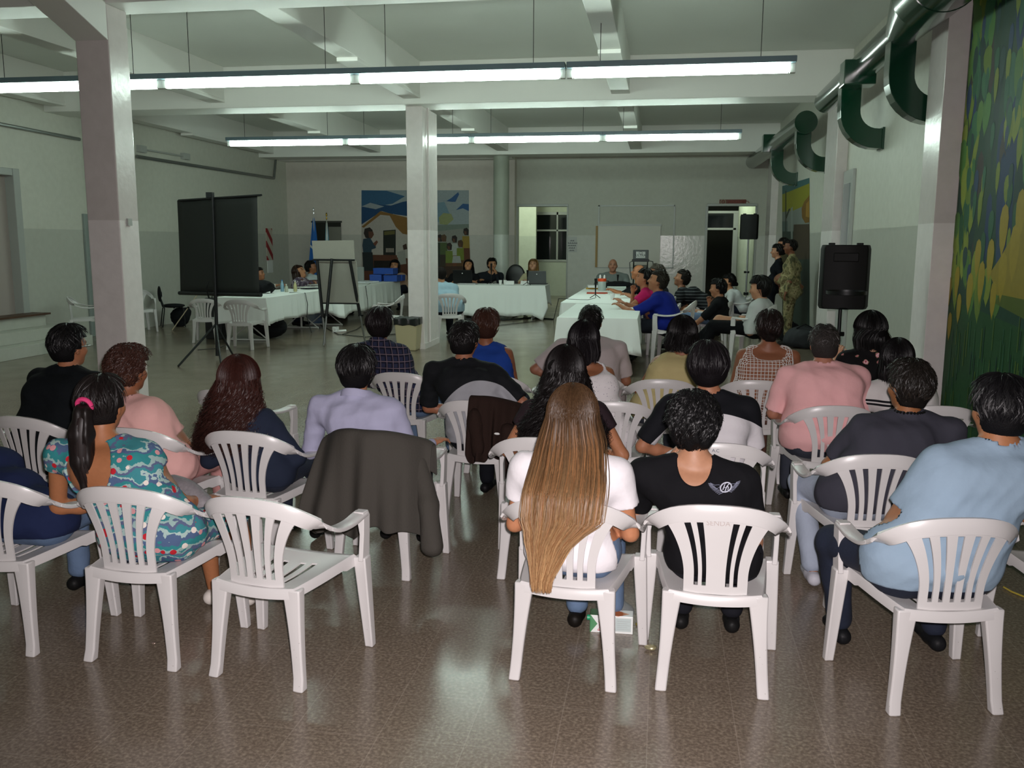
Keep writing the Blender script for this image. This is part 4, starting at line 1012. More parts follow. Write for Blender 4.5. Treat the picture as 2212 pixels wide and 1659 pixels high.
        # strands laid over the volume
        if strands:
            ns = strands; K = hp_.get('K', 7 if not long else 18); A = (rnd.rand(ns) * 2 - 1) * R(hp_.get('az', 150)); cz = hcl
            if long:
                t = np.linspace(0, 1, K)[None]; th0 = rnd.rand(ns, 1) * 1.0
                tot = 1.6 * .1 + long * (.8 + .28 * rnd.rand(ns, 1)); s_l = t * tot
                u = np.minimum(s_l / .16, 1); ang = np.pi / 2 * (th0 * .3 + (1 - th0 * .3) * u); zd = np.maximum(s_l - .16, 0)
                tt_ = np.clip(zd / long, 0, 1.15); w_ = itp(LW, tt_); dep = itp(LT, tt_); oo = itp(off, tt_); xx = itp(xo, tt_)
                bl = np.clip(zd / .06, 0, 1); amp = 1.0 + .07 * rnd.randn(ns, 1)
                sA, cA = np.sin(A)[:, None], np.cos(A)[:, None]
                a1 = (rx + .007) * sA * np.sin(ang); b1 = -(ry + .010) * cA * np.sin(ang); c1 = (rz + .007) * np.cos(ang)
                a2 = w_ * sA * amp + xx; b2 = oo - dep * cA * amp
                if curl: ph = rnd.rand(ns, 1) * 6.28; cr_ = curl * np.clip(zd / .05, .25, 1) * (.6 + .9 * rnd.rand(ns, 1)); fqz = hp_.get('cf', 70) * (.75 + .5 * rnd.rand(ns, 1)); a2 = a2 + cr_ * np.sin(zd * fqz + ph); b2 = b2 + cr_ * np.cos(zd * fqz + ph)
                else: ph = rnd.rand(ns, 1) * 6.28; a2 = a2 + .006 * np.sin(zd * 12 + ph) * np.clip(zd / .2, 0, 1)
                capP = (HC + hu * .012 * q)[None, None] + a1[..., None] * hx + b1[..., None] * hf + c1[..., None] * hu
                curP = HC[None, None] + a2[..., None] * sr_ + b2[..., None] * sdir - zd[..., None] * up
                P = capP * (1 - bl[..., None]) + curP * bl[..., None]
                nrm = (P - (HC - up * 0)[None, None]); nrm[..., 2] *= .0 if True else 1; nrm -= 0
                ctr = HC[None, None] + (sdir * -.02)[None, None] ; nrm = P - ctr; nrm[..., 2] = np.where(bl > .5, 0, nrm[..., 2])
            else:
                ph0 = R(8) + rnd.rand(ns, 1) * R(hp_.get('sweep', 108)); ln = hp_.get('len', .055) * (.6 + .7 * rnd.rand(ns, 1))
                t = np.linspace(0, 1, K)[None]; ang = ph0 + t * ln / .1; az = A[:, None] + t * rnd.randn(ns, 1) * .25
                lift = (hp_.get('lift', .009) + hp_.get('tipl', .012) * t * rnd.rand(ns, 1)) ; 
                if curl: ph = rnd.rand(ns, 1) * 6.28; lift = lift + curl * (1 + np.sin(t * 9 + ph)) ; az = az + curl * 9 * np.cos(t * 9 + ph)
                a1 = (rx + lift) * np.sin(az) * np.sin(ang); b1 = -(ry + lift) * np.cos(az) * np.sin(ang); c1 = (rz + lift) * np.cos(ang)
                sq = np.where(c1 < 0, 1 - .16 * np.clip(-c1 / .1, 0, 1), 1); a1 = a1 * sq; b1 = b1 * sq
                ok = ~((b1 > .02).any(1) & (c1 < .06).any(1)) & (c1[:, -1] > nape - .02) & ~((np.abs(a1[:, -1]) > .06) & (c1[:, -1] < -.01) & (b1[:, -1] > -.05))
                P = (HC + hu * .012 * q)[None, None] + a1[..., None] * hx + b1[..., None] * hf + c1[..., None] * hu; P = P[ok]; ns = len(P)
                nrm = P - HC[None, None]
            if ns:
                nrm /= (np.linalg.norm(nrm, axis=2, keepdims=True) + 1e-9); P = P + nrm * .0015
                tg = np.gradient(P, axis=1); tg /= (np.linalg.norm(tg, axis=2, keepdims=True) + 1e-9); sd = np.cross(tg, nrm); sd /= (np.linalg.norm(sd, axis=2, keepdims=True) + 1e-9); fi = (rnd.rand(ns, 1, 1) * 2 - 1) * .95; sd = sd * np.cos(fi) + nrm * np.sin(fi)
                Kk = P.shape[1]; wd = hp_.get('sw', .0022) * (.7 + .8 * rnd.rand(ns, 1, 1)) * (1 - .75 * np.linspace(0, 1, Kk)[None, :, None] ** 3)
                L0 = (P - sd * wd).reshape(-1, 3); R0 = (P + sd * wd).reshape(-1, 3); Vs = np.concatenate([L0, R0]); nn = ns * Kk
                i = (np.arange(ns)[:, None] * Kk + np.arange(Kk - 1)[None]).ravel(); Qs = np.stack([i, i + 1, i + 1 + nn, i + nn], 1) + nv
                jit = np.repeat(.7 + .7 * rnd.rand(ns), Kk); cs = hcol(P.reshape(-1, 3)) * jit[:, None]
                if 'hi' in hp_: hm = np.repeat(rnd.rand(ns) < hp_.get('hif', .3), Kk); tz = np.clip((HC[2] - P.reshape(-1, 3)[:, 2] + .02) / .15, 0, 1)[:, None]; cs = np.where(hm[:, None], cs * (1 - tz) + np.array(lin(hp_['hi'])) * tz * jit[:, None], cs)
                VV.append(Vs); QQ.append(Qs); CC.append(np.concatenate([cs, cs])); nv += len(Vs)
        mi = np.ones(sum(len(q_) for q_ in QQ), np.int32); mi[:len(QQ[0])] = 0
        npmesh('hair', np.concatenate(VV), np.concatenate(QQ), [HAIRM, HAIR], root, np.concatenate(CC), matidx=mi)
    return root, dict(HC=HC, HR=HR, S=Sh, E=EL, W=WR, H0=H0, NB=NB, r=r, f=f, q=q, KN=KN, AN=AN, r2=r2, f2=f2, SC=SC)

# ---------------------------------------------------------------- tables and cloths
TH = .82
def drape(name, cx, cy, rot, L, W, hang, label, group=None, z=TH, seed=1, hangs=None):
    """cloth over a table: local x length L, local y width W; hang = drop in metres"""
    o = empty(name, (cx, cy, 0), label, 'tablecloth', group, rot)
    rr = random.Random(seed); n = 30; m = MB(); hl, hw = L / 2 + .01, W / 2 + .01
    hg = hangs or (hang,) * 4
    def per(k, N=160):
        t = k / N * (2 * L + 2 * W); 
        if t < L: return (-hl + t / L * 2 * hl, -hw, 0, -1, hg[0])
        t -= L
        if t < W: return (hl, -hw + t / W * 2 * hw, 1, 0, hg[1])
        t -= W
        if t < L: return (hl - t / L * 2 * hl, hw, 0, 1, hg[2])
        t -= L; return (-hl, hw - t / W * 2 * hw, -1, 0, hg[3])
    rings = []; N = 160; ph = [rr.random() * 6 for _ in range(4)]
    for j in range(9):
        v = j / 8; ring = []
        for k in range(N):
            x, y, nx, ny, h_ = per(k, N); s_ = k / N * 6.283
            edge = min(abs(abs(x) - hl), abs(abs(y) - hw)) if False else 0
            cdist = math.hypot(hl - abs(x), hw - abs(y)); cor = max(0, 1 - cdist / .3)
            w_ = (.012 * math.sin(s_ * 23 + ph[0]) + .010 * math.sin(s_ * 37 + ph[1]) + .008 * math.sin(s_ * 61 + ph[2])) * v + .02 * v + cor * v * .035
            dz = h_ * v * (1 + .14 * cor + .03 * math.sin(s_ * 9 + ph[3]))
            ring.append((x + nx * w_, y + ny * w_, z + .006 - dz))
        rings.append(ring)
    m.loft(rings, cap=False)
    # top sheet as a grid
    ring0 = rings[0]; ci = len(m.v); m.v.append((0, 0, z + .006)); m.c.append((1, 1, 1)); 
    for k in range(N): m.f.append((k, (k + 1) % N, ci))
    m.build('cloth', M['cloth'], o, smooth=True, solid=.004); return o
def table(cx, cy, rot, L, W, label, group='trestle tables', z=TH):
    o = empty('trestle_table', (cx, cy, 0), label, 'table', group, rot)
    MB().box((-L / 2, -W / 2, z - .035), (L / 2, W / 2, z - .002)).build('tabletop', M['whitemetal'], o, bevel=.005)
    for s_ in (-1, 1):
        x = s_ * (L / 2 - .3); m = MB(); m.tube([(x, 0, .02), (x, 0, z - .04)], .022, 8); m.tube([(x, -W * .4, .02), (x, W * .4, .02)], .02, 8); m.tube([(x, -W * .4, z - .05), (x, W * .4, z - .05)], .02, 8)
        m.tube([(x, -W * .38, .03), (x, 0, .32)], .012, 6); m.tube([(x, W * .38, .03), (x, 0, .32)], .012, 6); m.build('leg_frame', M['whitemetal'], o, smooth=True)
    MB().tube([(-L / 2 + .3, 0, .28), (L / 2 - .3, 0, .28)], .015, 6).build('stretcher', M['whitemetal'], o, smooth=True)
    return o
# right wing
table(-.85, 13.75, math.pi / 2, 2.75, 1.0, 'white trestle table under the nearest right hand cloth, its legs showing')
drape('tablecloth', -.85, 13.75, math.pi / 2, 2.86, 1.08, .46, 'white cloth over the near table of the right wing, bare on top', z=TH, seed=3, hangs=(.46, .5, .5, .44))
table(-1.1, 17.9, math.pi / 2, 5.1, 1.05, 'long table of the right wing under a cloth crowded with papers')
drape('tablecloth', -1.1, 17.95, math.pi / 2, 5.3, 1.15, .5, 'white cloth over the far table of the right wing, covered in papers', z=TH + .004, seed=5)
# judge table across the back
table(-4.25, 21.72, 0, 3.0, .8, 'cross table under the white cloth at the back centre')
drape('tablecloth', -4.30, 21.72, 0, 3.15, .86, .5, 'white cloth on the back centre table behind the blonde person with a laptop', z=TH, seed=8, hangs=(.72, .45, .3, .5))
m = MB(); 
# left wing
table(-7.6, 17.0, math.pi / 2, 3.1, .95, 'near table of the left wing with splayed metal legs beside the black screen')
drape('tablecloth', -7.58, 17.0, math.pi / 2, 3.2, .98, .45, 'white cloth over the near table of the left wing behind a plastic chair', z=TH, seed=9)
table(-7.35, 20.9, math.pi / 2, 4.3, .95, 'far table of the left wing under a cloth with blue boxes')
drape('tablecloth', -7.32, 20.9, math.pi / 2, 4.4, .98, .55, 'white cloth over the far table of the left wing, blue boxes on its end', z=TH + .003, seed=12)
# ---------------------------------------------------------------- table-top things
def cup(p, label, s_=1.0):
    m = MB(); m.lathe([(.028 * s_, 0), (.04 * s_, .1 * s_), (.037 * s_, .1 * s_), (.025 * s_, .006)], p, 14); tag(m.build('paper_cup', M['paper'], smooth=True), label, 'cup', 'white cups on the tables')
cup(atZ(588, 633, TH + .01), 'white cup on the near left table close to the black screen', 1.2)
cup(atZ(1081, 615, TH + .01), 'left one of two white cups on the back centre table', 1.1); cup(atZ(1091, 615, TH + .01), 'right one of two white cups on the back centre table', 1.1)
cup(atZ(1323, 648, TH + .01), 'white cup on the right wing table by the blue shirted arm', 1.1)
def bottle(p, label, col, h_=.24, cap='#2a66a8'):
    o = empty('bottle', p, label, 'bottle')
    MB().lathe([(.033, 0), (.036, .02), (.036, h_ * .62), (.014, h_ * .85), (.013, h_ * .95)], n=16).build('bottle_body', mat('bottle_' + col.strip('#'), col, .15, trans=.4), o, smooth=True)
    MB().lathe([(.016, h_ * .93), (.016, h_), (0, h_)], n=12).build('cap', mat('cap' + cap.strip('#'), cap, .4), o, smooth=True)
bottle(atZ(610, 630, TH + .01), 'clear blue tinted bottle on the near left table', '#8fb6cc'); bottle(atZ(638, 630, TH + .01), 'small bottle of pale yellow drink on the left table', '#c9c391', .22, '#d8d8d4')
bottle(atZ(619, 631, TH + .01), 'small white lidded bottle on the left table between two bottles', '#c7cbb8', .16, '#e8e8e2')
bottle(atZ(756, 616, TH + .01), 'thin dark bottle right of the easel on the left table', '#55705f', .3)
p = atZ(1300, 628, TH + .01)
o = empty('plastic_jar', p, 'clear plastic jar with an orange lid on the right wing table', 'jar')
MB().lathe([(.075, 0), (.085, .03), (.09, .2), (.08, .22)], n=20).build('jar_body', mat('milky_plastic', '#b9c4c0', .2, trans=.3), o, smooth=True); MB().lathe([(.092, .2), (.095, .26), (0, .265)], n=20).build('lid', mat('orange_lid', '#d2481a', .4), o, smooth=True)
for dx in (-.04, .05): MB().lathe([(.022, .26), (.022, .31), (.01, .34), (0, .34)], (dx, 0, 0), 10).build('white_spout', M['paper'], o, smooth=True)
def flatthing(name, px, py, w_, d_, h_, rot, col, label, cat, group=None, z=TH + .014):
    p = atZ(px, py, z); MBo = MB().box((-w_ / 2, -d_ / 2, 0), (w_ / 2, d_ / 2, h_)); o = MBo.build(name, mat(name + '_' + col.strip('#'), col, .7) if ('mm_' + name + col) not in _cl else _cl['mm_' + name + col], bevel=.003 if h_ > .01 else 0); o.location = p; o.rotation_euler = (0, 0, R(rot)); _cl['mm_' + name + col] = o.data.materials[0]
    return tag(o, label, cat, group)
flatthing('folder', 1290, 634, .42, .3, .02, 4, '#a8432e', 'red folder lying across the right wing table beside the microphone', 'folder')
flatthing('folder', 1283, 624, .3, .32, .03, -6, '#c59a3a', 'yellow folder under papers at the left edge of the right wing table', 'folder')
flatthing('paper_stack', 1285, 621, .32, .3, .05, 8, '#cfd0ce', 'stack of white papers on the yellow folder', 'papers', z=TH + .05)
flatthing('paper_stack', 1330, 622, .4, .3, .04, 20, '#c9d2cc', 'thick open papers by the orange lidded jar', 'papers')
flatthing('paper_sheet', 1322, 636, .3, .22, .004, -15, '#e2e4e2', 'loose white sheet between the jar and the blue shirted arm', 'papers')
flatthing('paper_sheet', 1340, 644, .3, .22, .004, 25, '#dcdedc', 'loose white sheet under the blue shirted arm', 'papers')
flatthing('paper_sheet', 1356, 628, .3, .22, .01, 10, '#d8dad8', 'white sheets beside the pink topped person', 'papers')
flatthing('paper_stack', 1010, 614, .45, .28, .02, 0, '#c4c4c8', 'low stack of papers in front of the dark haired person in black', 'papers')
flatthing('paper_sheet', 1068, 614, .3, .18, .012, 10, '#d9dbd9', 'white sheet under the desk microphone at the back table', 'papers')
flatthing('paper_stack', 690, 616, .5, .35, .02, 80, '#c9cac6', 'papers on the left table beside the flowered blouse', 'papers')
flatthing('paper_stack', 660, 621, .4, .3, .015, 70, '#d5d6d2', 'sheets of paper in front of the flowered blouse', 'papers')
flatthing('folder', 670, 624, .35, .22, .02, 60, '#20242a', 'dark flat notebook on the left table', 'notebook')
flatthing('folder', 505, 635, .9, .35, .015, 3, '#8d5a4c', 'long reddish folder at the near end of the left table', 'folder')
flatthing('paper_stack', 790, 610, .6, .4, .03, 75, '#d2d6da', 'white and blue papers left of the blue boxes', 'papers')
# tent cards
for px, py, nm in ((1101, 615, 'folded white card on the back centre table right of the two cups'), (1133, 615, 'folded white card under the microphone at the laptop')):
    p = atZ(px, py, TH + .014); m = MB(); m.add([(-.1, 0, 0), (.1, 0, 0), (.1, .05, .09), (-.1, .05, .09), (.1, .1, 0), (-.1, .1, 0)], [(0, 1, 2, 3), (3, 2, 4, 5)]); o = m.build('folded_card', M['paper'], solid=.003); o.location = p; tag(o, nm, 'card')
def mic(px, py, label, rot=0, h_=.3, z=TH + .012):
    p = atZ(px, py, z); o = empty('desk_microphone', p, label, 'microphone', None, R(rot))
    m = MB(); 
    for a in (90, 210, 330): m.tube([(0, 0, .07), (.11 * math.cos(R(a)), .11 * math.sin(R(a)), .006)], .007, 6)
    m.build('tripod', M['blackmetal'], o, smooth=True)
    MB().tube([(0, 0, .06), (0, .01, h_ * .6)], .012, 8).build('stem', M['blackmetal'], o, smooth=True)
    MB().tube([(0, .01, h_ * .55), (0, .02, h_ * .85), (0, .02, h_)], [.014, .022, .027], 12).build('microphone_head', M['black'], o, smooth=True); return p
mp = mic(1286, 644, 'black microphone on a small tripod on the right wing table', h_=.36)
m1 = mic(1061, 614, 'desk microphone in front of the person in a dark suit', h_=.5); m2 = mic(1139, 616, 'desk microphone in front of the grey laptop', h_=.36); m3 = mic(1334, 622, 'desk microphone among the papers at the far right wing', h_=.3)
def cable(name, pts, label, r_=.008): tag(MB().tube(pts, r_, 6).build(name, M['cable'], smooth=True), label, 'cable')
c0 = atZ(1207, 645, TH + .012)
cable('microphone_cable', [mp, atZ(1270, 648, TH + .012), atZ(1240, 647, TH + .012), c0, atZ(1196, 690, .02)], 'black cable running from the right wing microphone over the table edge')
q = [Vector(m1) + Vector((0, -.1, 0)), Vector((m1.x, 21.82, TH - .02)), Vector((m1.x - .02, 21.78, .5)), Vector((m1.x, 21.72, .25)), Vector((m1.x, 21.5, .012)), Vector((m1.x + .8, 21.3, .012))]
cable('microphone_cable', q, 'cable hanging down the back cloth below the dark suited person')
q = [Vector(m2) + Vector((0, -.1, 0)), Vector((m2.x, 21.82, TH - .02)), Vector((m2.x - .05, 21.78, .5)), Vector((m2.x - .1, 21.72, .15)), Vector((m2.x - .4, 21.4, .012)), Vector((m2.x - 1.0, 21.3, .012))]
cable('microphone_cable', q, 'cable hanging down the back cloth below the grey laptop')
cable('microphone_cable', [atZ(625, 632, TH + .012), Vector((-7.06, 17.2, TH)), Vector((-7.02, 17.2, .6)), Vector((-7.0, 17.1, .35)), Vector((-6.95, 17.2, .012))], 'cable down the side of the near left cloth')
cable('microphone_cable', [atZ(800, 612, TH + .012), Vector((-6.80, 20.2, TH)), Vector((-6.76, 20.2, .5)), Vector((-6.72, 20.1, .02)), atZ(770, 712, .012), atZ(740, 722, .012)], 'cable down the side of the far left cloth to the floor')
fc = [atZ(a, b, .012) for a, b in ((690, 700), (730, 722), (790, 728), (850, 722), (900, 716))]; cable('floor_cable', fc, 'long thin cable looping over the floor behind the easel', .008)
fc = [atZ(a, b, .012) for a, b in ((985, 690), (1040, 688), (1090, 692), (1150, 686), (1195, 690))]; cable('floor_cable', fc, 'dark cable bundle on the floor below the back cloth', .022)
fc = [atZ(a, b, .012) for a, b in ((1075, 703), (1130, 697), (1160, 693))]; cable('floor_cable', fc, 'thin cable on the floor in front of the back table', .007)
fc = [atZ(a, b, .008) for a, b in ((2168, 1268), (2185, 1278), (2215, 1290), (2260, 1300))]; tag(MB().tube(fc, .005, 6).build('yellow_cable', mat('yellow_cable', '#b6a13a', .5), smooth=True), 'thin yellow cable on the floor at the right frame edge', 'cable')
# laptops
def laptop(px, py, y_, w_, col, label, tilt=12, logo=True):
    p = atZ(px, py, TH + .014); o = empty('laptop', p, label, 'laptop', None, R(0))
    MB().box((-w_ / 2, 0, 0), (w_ / 2, w_ * .68, .022)).build('keyboard_base', mat('laptop_base', '#2a2c2e', .4), o, bevel=.004)
    hh = w_ * .68; t_ = R(tilt); c_ = (math.sin(t_), math.cos(t_)); m = MB()
    m.add([(x, -a * c_[0] - b_ * c_[1], .02 + a * c_[1] - b_ * c_[0]) for x, a, b_ in ((-w_ / 2, 0, 0), (w_ / 2, 0, 0), (w_ / 2, hh, 0), (-w_ / 2, hh, 0), (-w_ / 2, 0, .014), (w_ / 2, 0, .014), (w_ / 2, hh, .014), (-w_ / 2, hh, .014))], [(0, 1, 2, 3), (7, 6, 5, 4), (0, 4, 5, 1), (1, 5, 6, 2), (2, 6, 7, 3), (3, 7, 4, 0)])
    l = m.build('lid', mat('laptop_lid' + col.strip('#'), col, .35, .3), o, bevel=.004)
    if logo: MB().lathe([(.014, 0), (.014, .002), (0, .002)], n=14).build('logo_mark', M['paper'], l); l.children[0].rotation_euler = (R(90) - t_, 0, 0); l.children[0].location = (0, -hh * .75 * c_[0] - .016, .02 + hh * .75 * c_[1])
laptop(1160, 614, 0, .46, '#5b5d5f', 'grey open laptop seen from behind in front of the blonde person'); laptop(1000, 613, 0, .48, '#17181a', 'black open laptop seen from behind right of the centre column')
# blue boxes
def bbox(px, py, w_, d_, h_, rot, label, z=TH + .014):
    p = atZ(px, py, z); o = empty('blue_box', p, label, 'box', 'blue cardboard boxes', R(rot)); MB().box((-w_ / 2, 0, 0), (w_ / 2, d_, h_)).build('box_body', M['blue'], o, bevel=.004); MB().box((-w_ / 2 - .004, -.004, h_ - .05), (w_ / 2 + .004, d_ + .004, h_ + .004)).build('box_lid', M['blue'], o, bevel=.004); return p
p0 = bbox(811, 608, .30, .38, .17, 4, 'lower left blue box on the far left table'); bbox(843, 608, .36, .38, .16, -3, 'lower right blue box on the far left table'); bbox(863, 607, .14, .3, .15, 0, 'slim blue box at the right end of the boxes')
pm = Vector((p0.x + .20, p0.y + .03, TH + .20)); o = empty('blue_box', pm, 'top blue box stacked across the lower boxes', 'box', 'blue cardboard boxes', R(-4)); MB().box((-.27, 0, 0), (.27, .36, .15)).build('box_body', M['blue'], o, bevel=.004); MB().box((-.274, -.004, .1), (.274, .364, .155)).build('box_lid', M['blue'], o, bevel=.004)
o = flatthing('grey_screen', 780, 609, .16, .05, .38, 0, '#8b8f8c', 'small upright grey panel left of the blue boxes', 'panel')
# bag pile on right-wing far end + black backpack etc. on near left table
def blob(name, c_, rad, label, cat, matn, parts=None, seed=1, floor=True, group=None):
    F = Field(.016); rr = np.random.RandomState(seed); loc = V3(*c_)
    F.ell(V3(0, 0, rad[2]), rad, None, .05)
    for _ in range(4): a = rr.uniform(-.6, .6, 3) * rad; F.ell(a + V3(0, 0, rad[2]), np.array(rad) * .55, None, .05)
    F.bump(folds(seed, .006, None)); F.cut(lambda X, Y, Z: -Z + 0 * X + 0 * Y)
    o = empty(name, c_, label, cat, group); V, Q = F.mesh(); npmesh('bag_body', V, Q, matn, o); return o
def bagstrap(o, pts, r_=.012): MB().tube(pts, r_, 6).build('strap', M['blackcloth'], o, smooth=True)
pc = atZ(1335, 621, TH + .02)
o = blob('black_bag', (pc.x, pc.y, TH + .012), (.38, .18, .07), 'black bag lying on the table in front of the bald person in grey', 'bag', M['blackcloth'], seed=3); bagstrap(o, [(-.4, 0, .03), (-.48, -.05, .12), (-.36, -.1, .17), (-.2, -.1, .15)])
pc = atZ(582, 634, TH + .02)
o = blob('black_bag', (pc.x - .32, pc.y + .25, TH + .012), (.30, .22, .13), 'black bag on the left table just right of the black screen', 'bag', M['blackcloth'], seed=5); bagstrap(o, [(.2, -.1, .16), (.3, -.12, .2), (.38, -.12, .1), (.3, -.14, .02)], .02)
# ---------------------------------------------------------------- projector screen seen from behind
pB = atZ(470, 775, .0)
o = empty('projection_screen', (pB.x, pB.y, 0), 'black backed projection screen on a tripod stand at the left', 'projection screen')
TL, TR, BR, BL = atY(383, 433, 13.65), atY(555, 422, 12.75), atY(561, 637, 12.75), atY(390, 633, 13.65)
m = MB(); nrm = (TR - TL).cross(BL - TL).normalized() * .006; vs = [TL, TR, BR, BL]; loc = Vector(o.location)
nx = 12; G_ = []
for j in range(nx + 1):
    for i in range(nx + 1):
        u, v = i / nx, j / nx; p = (TL * (1 - u) + TR * u) * (1 - v) + (BL * (1 - u) + BR * u) * v; G_.append(p + nrm * 1.2 * math.sin(u * 9 + v * 3) - loc)
m.add(G_, [(j * (nx + 1) + i, j * (nx + 1) + i + 1, (j + 1) * (nx + 1) + i + 1, (j + 1) * (nx + 1) + i) for j in range(nx) for i in range(nx)])
m.build('screen_fabric', mat('black_screen_back', '#121513', .75), o, smooth=True, solid=.004)
for a, b_, nm, r_ in ((TL, TR, 'top_bar', .016), (BL, BR, 'roller_case', .032)):
    e = (b_ - a).normalized() * .03; MB().tube([a - e - loc, b_ + e - loc], r_, 10).build(nm, M['blackmetal'], o, smooth=True)
tp = atY(459, 418, pB.y - .05); MB().tube([tp - loc, Vector((0, 0, .05))], [.02, .03], 10).build('pole', M['blackmetal'], o, smooth=True)
MB().box((-.04, -.05, tp.z - .06), (.06, .03, tp.z + .02)).build('pole_hook', M['blackmetal'], o); o.children[-1].location = (tp.x - loc.x, tp.y - loc.y, 0)
hub = Vector((0, 0, .55))
for a in ((385, 791), (505, 770), (478, 790), ):
    ft = atZ(*a, .012) - loc; MB().tube([hub, ft], [.018, .016], 8).build('leg', M['blackmetal'], o, smooth=True); MB().tube([hub * .3, hub * .35 + ft * .5], .007, 6).build('brace', M['blackmetal'], o, smooth=True)
hp_ = atY(456, 630, pB.y - .03) - loc; MB().tube([hp_ + Vector((-.04, 0, .15)), hp_ + Vector((-.06, -.04, .05)), hp_ + Vector((-.04, 0, -.1))], .012, 8).build('handle', M['black'], o, smooth=True)
# ---------------------------------------------------------------- flip chart easel
eb = atZ(735, 742, 0); YE = eb.y
o = empty('flip_chart_easel', (eb.x, YE, 0), 'flip chart easel with blank grey white sheets and black legs', 'easel'); loc = Vector(o.location)
def quadbox(pts, y_, t_, name, mt, par=o, loc=loc, lean=0.0):
    P = [atY(a, b, y_) for a, b in pts]; m = MB(); 
    zr = P[-1].z
    a = [p - loc + Vector((0, lean * (p.z - zr), 0)) for p in P]; m.add(a + [p + Vector((0, t_, 0)) for p in a], [(0, 1, 2, 3), (7, 6, 5, 4), (0, 4, 5, 1), (1, 5, 6, 2), (2, 6, 7, 3), (3, 7, 4, 0)]); return m.build(name, mt, par)
bd = mat('grey_white_board', '#a5a49a', .35, noise=.05); sh = mat('paper_pad', '#adaba0', .6, noise=.05)
quadbox(((683, 563), (766, 563), (776, 655), (697, 654)), YE - .05, .02, 'board', bd, lean=.1); quadbox(((672, 520), (762, 519), (766, 560), (677, 560)), YE - .04, .015, 'paper_pad', sh, lean=.1)
ta, tb = atY(676, 561, YE - .09) - loc, atY(766, 562, YE - .09) - loc; MB().tube([ta, tb], .018, 8).build('clamp_bar', M['blackmetal'], o, smooth=True)
ta, tb = atY(697, 655, YE - .07) - loc, atY(776, 656, YE - .07) - loc; MB().tube([ta, tb], .012, 8).build('pen_tray', M['blackmetal'], o, smooth=True)
for (t0, mid_, ft) in (((685, 563), (694, 690), (703, 742)), ((717, 559), (704, 684), (699, 746)), ((756, 563), (776, 680), (789, 741))):
    yo = -.12 if t0[0] != 717 else -.14; a = atY(*t0, YE + yo) - loc; c_ = atZ(*ft, .01) - loc; b_ = a * .32 + c_ * .68 if t0[0] == 685 else a * .34 + c_ * .66
    MB().tube([a, b_], .03, 8).build('upper_leg', M['blackmetal'], o, smooth=True); MB().tube([b_, c_], .018, 8).build('lower_leg', M['metal'], o, smooth=True); MB().tube([b_ + Vector((-.03, 0, 0)), b_ + Vector((.06, 0, 0))], .016, 6).build('knob', M['black'], o, smooth=True)
# ---------------------------------------------------------------- bin, bags, strips, misc on the floor
pb = atZ(887, 755, 0)
o = empty('waste_bin', (pb.x - .02, pb.y - .03, 0), 'beige square waste bin lined with a black bag at the centre column', 'bin')
m = MB(); m.loft([[(x * w_, y_ * w_, z) for x, y_ in ((-1, -1), (1, -1), (1, 1), (-1, 1))] for w_, z in ((.165, 0), (.20, .47))]); m.build('bin_body', mat('beige_plastic', '#b3a886', .5), o, bevel=.02)
F = Field(.012); F.add(lambda X, Y, Z: np.maximum(np.maximum(np.abs(X), np.abs(Y)) - .212 - .006 * np.sin(40 * X + 25 * Y) + 0 * Z, np.maximum(.44 + .012 * np.sin(30 * X) * np.cos(27 * Y) - Z, Z - .56 - .01 * np.sin(50 * Y + 31 * X))), (-.23, -.23, .4), (.23, .23, .6), .005)
V, Q = F.mesh(); npmesh('bin_liner', V, Q, mat('black_bag_plastic', '#1e2120', .3), o)
ps = [atZ(a, b, .0) for a, b in ((719, 719), (747, 717))]
o = empty('power_strip', ps[0], 'white power strip on the floor behind the easel', 'power strip'); d = ps[1] - ps[0]; m = MB(); m.tube([(0, 0, .025), tuple(d + Vector((0, 0, .025)))], .03, 6); m.build('strip_body', M['paper'], o)
for k in (.1, .35): MB().box((d.x * k - .03, d.y * k - .03, .05), (d.x * k + .03, d.y * k + .03, .12)).build('plug', M['paper'], o, bevel=.006)
pk = atZ(385, 706, 0); o = blob('backpack', (pk.x, pk.y + .1, 0), (.22, .16, .21), 'black backpack on the floor under the black office chair', 'bag', M['blackcloth'], seed=8); bagstrap(o, [(-.08, -.1, .40), (0, -.12, .47), (.08, -.1, .40)])
# black boxes / cases by the left table end
pk = atZ(452, 735, 0); o = empty('black_case', (pk.x, pk.y + .3, 0), 'tall black case standing at the end of the left table', 'case'); MB().box((-.17, -.12, 0), (.17, .12, .78)).build('case_body', mat('dark_case', '#26292a', .6), o, bevel=.02); MB().tube([(-.06, 0, .78), (-.06, 0, .82), (.06, 0, .82), (.06, 0, .78)], .01, 6).build('handle', M['black'], o)
pk = atZ(520, 742, 0); o = blob('black_bag', (pk.x + .1, pk.y + 1.0, 0), (.36, .25, .22), 'large black bag on the floor under the near left table', 'bag', M['blackcloth'], seed=12); bagstrap(o, [(-.2, -.2, .4), (0, -.25, .52), (.2, -.2, .4)])
# monopod stick leaning
a = atZ(372, 713, .01); b_ = a + Vector((.55, .4, 1.03)); b_ = atY(428, 634, a.y + .25)
o = empty('white_stick', a, 'thin pale rod leaning beside the black office chair', 'stick'); MB().tube([(0, 0, 0), tuple(b_ - a)], .010, 8).build('rod', mat('pale_rod', '#b8a98c', .5), o, smooth=True); q = (b_ - a) * .6; MB().tube([tuple(q), tuple(q * 1.06)], .022, 8).build('clamp', M['black'], o)
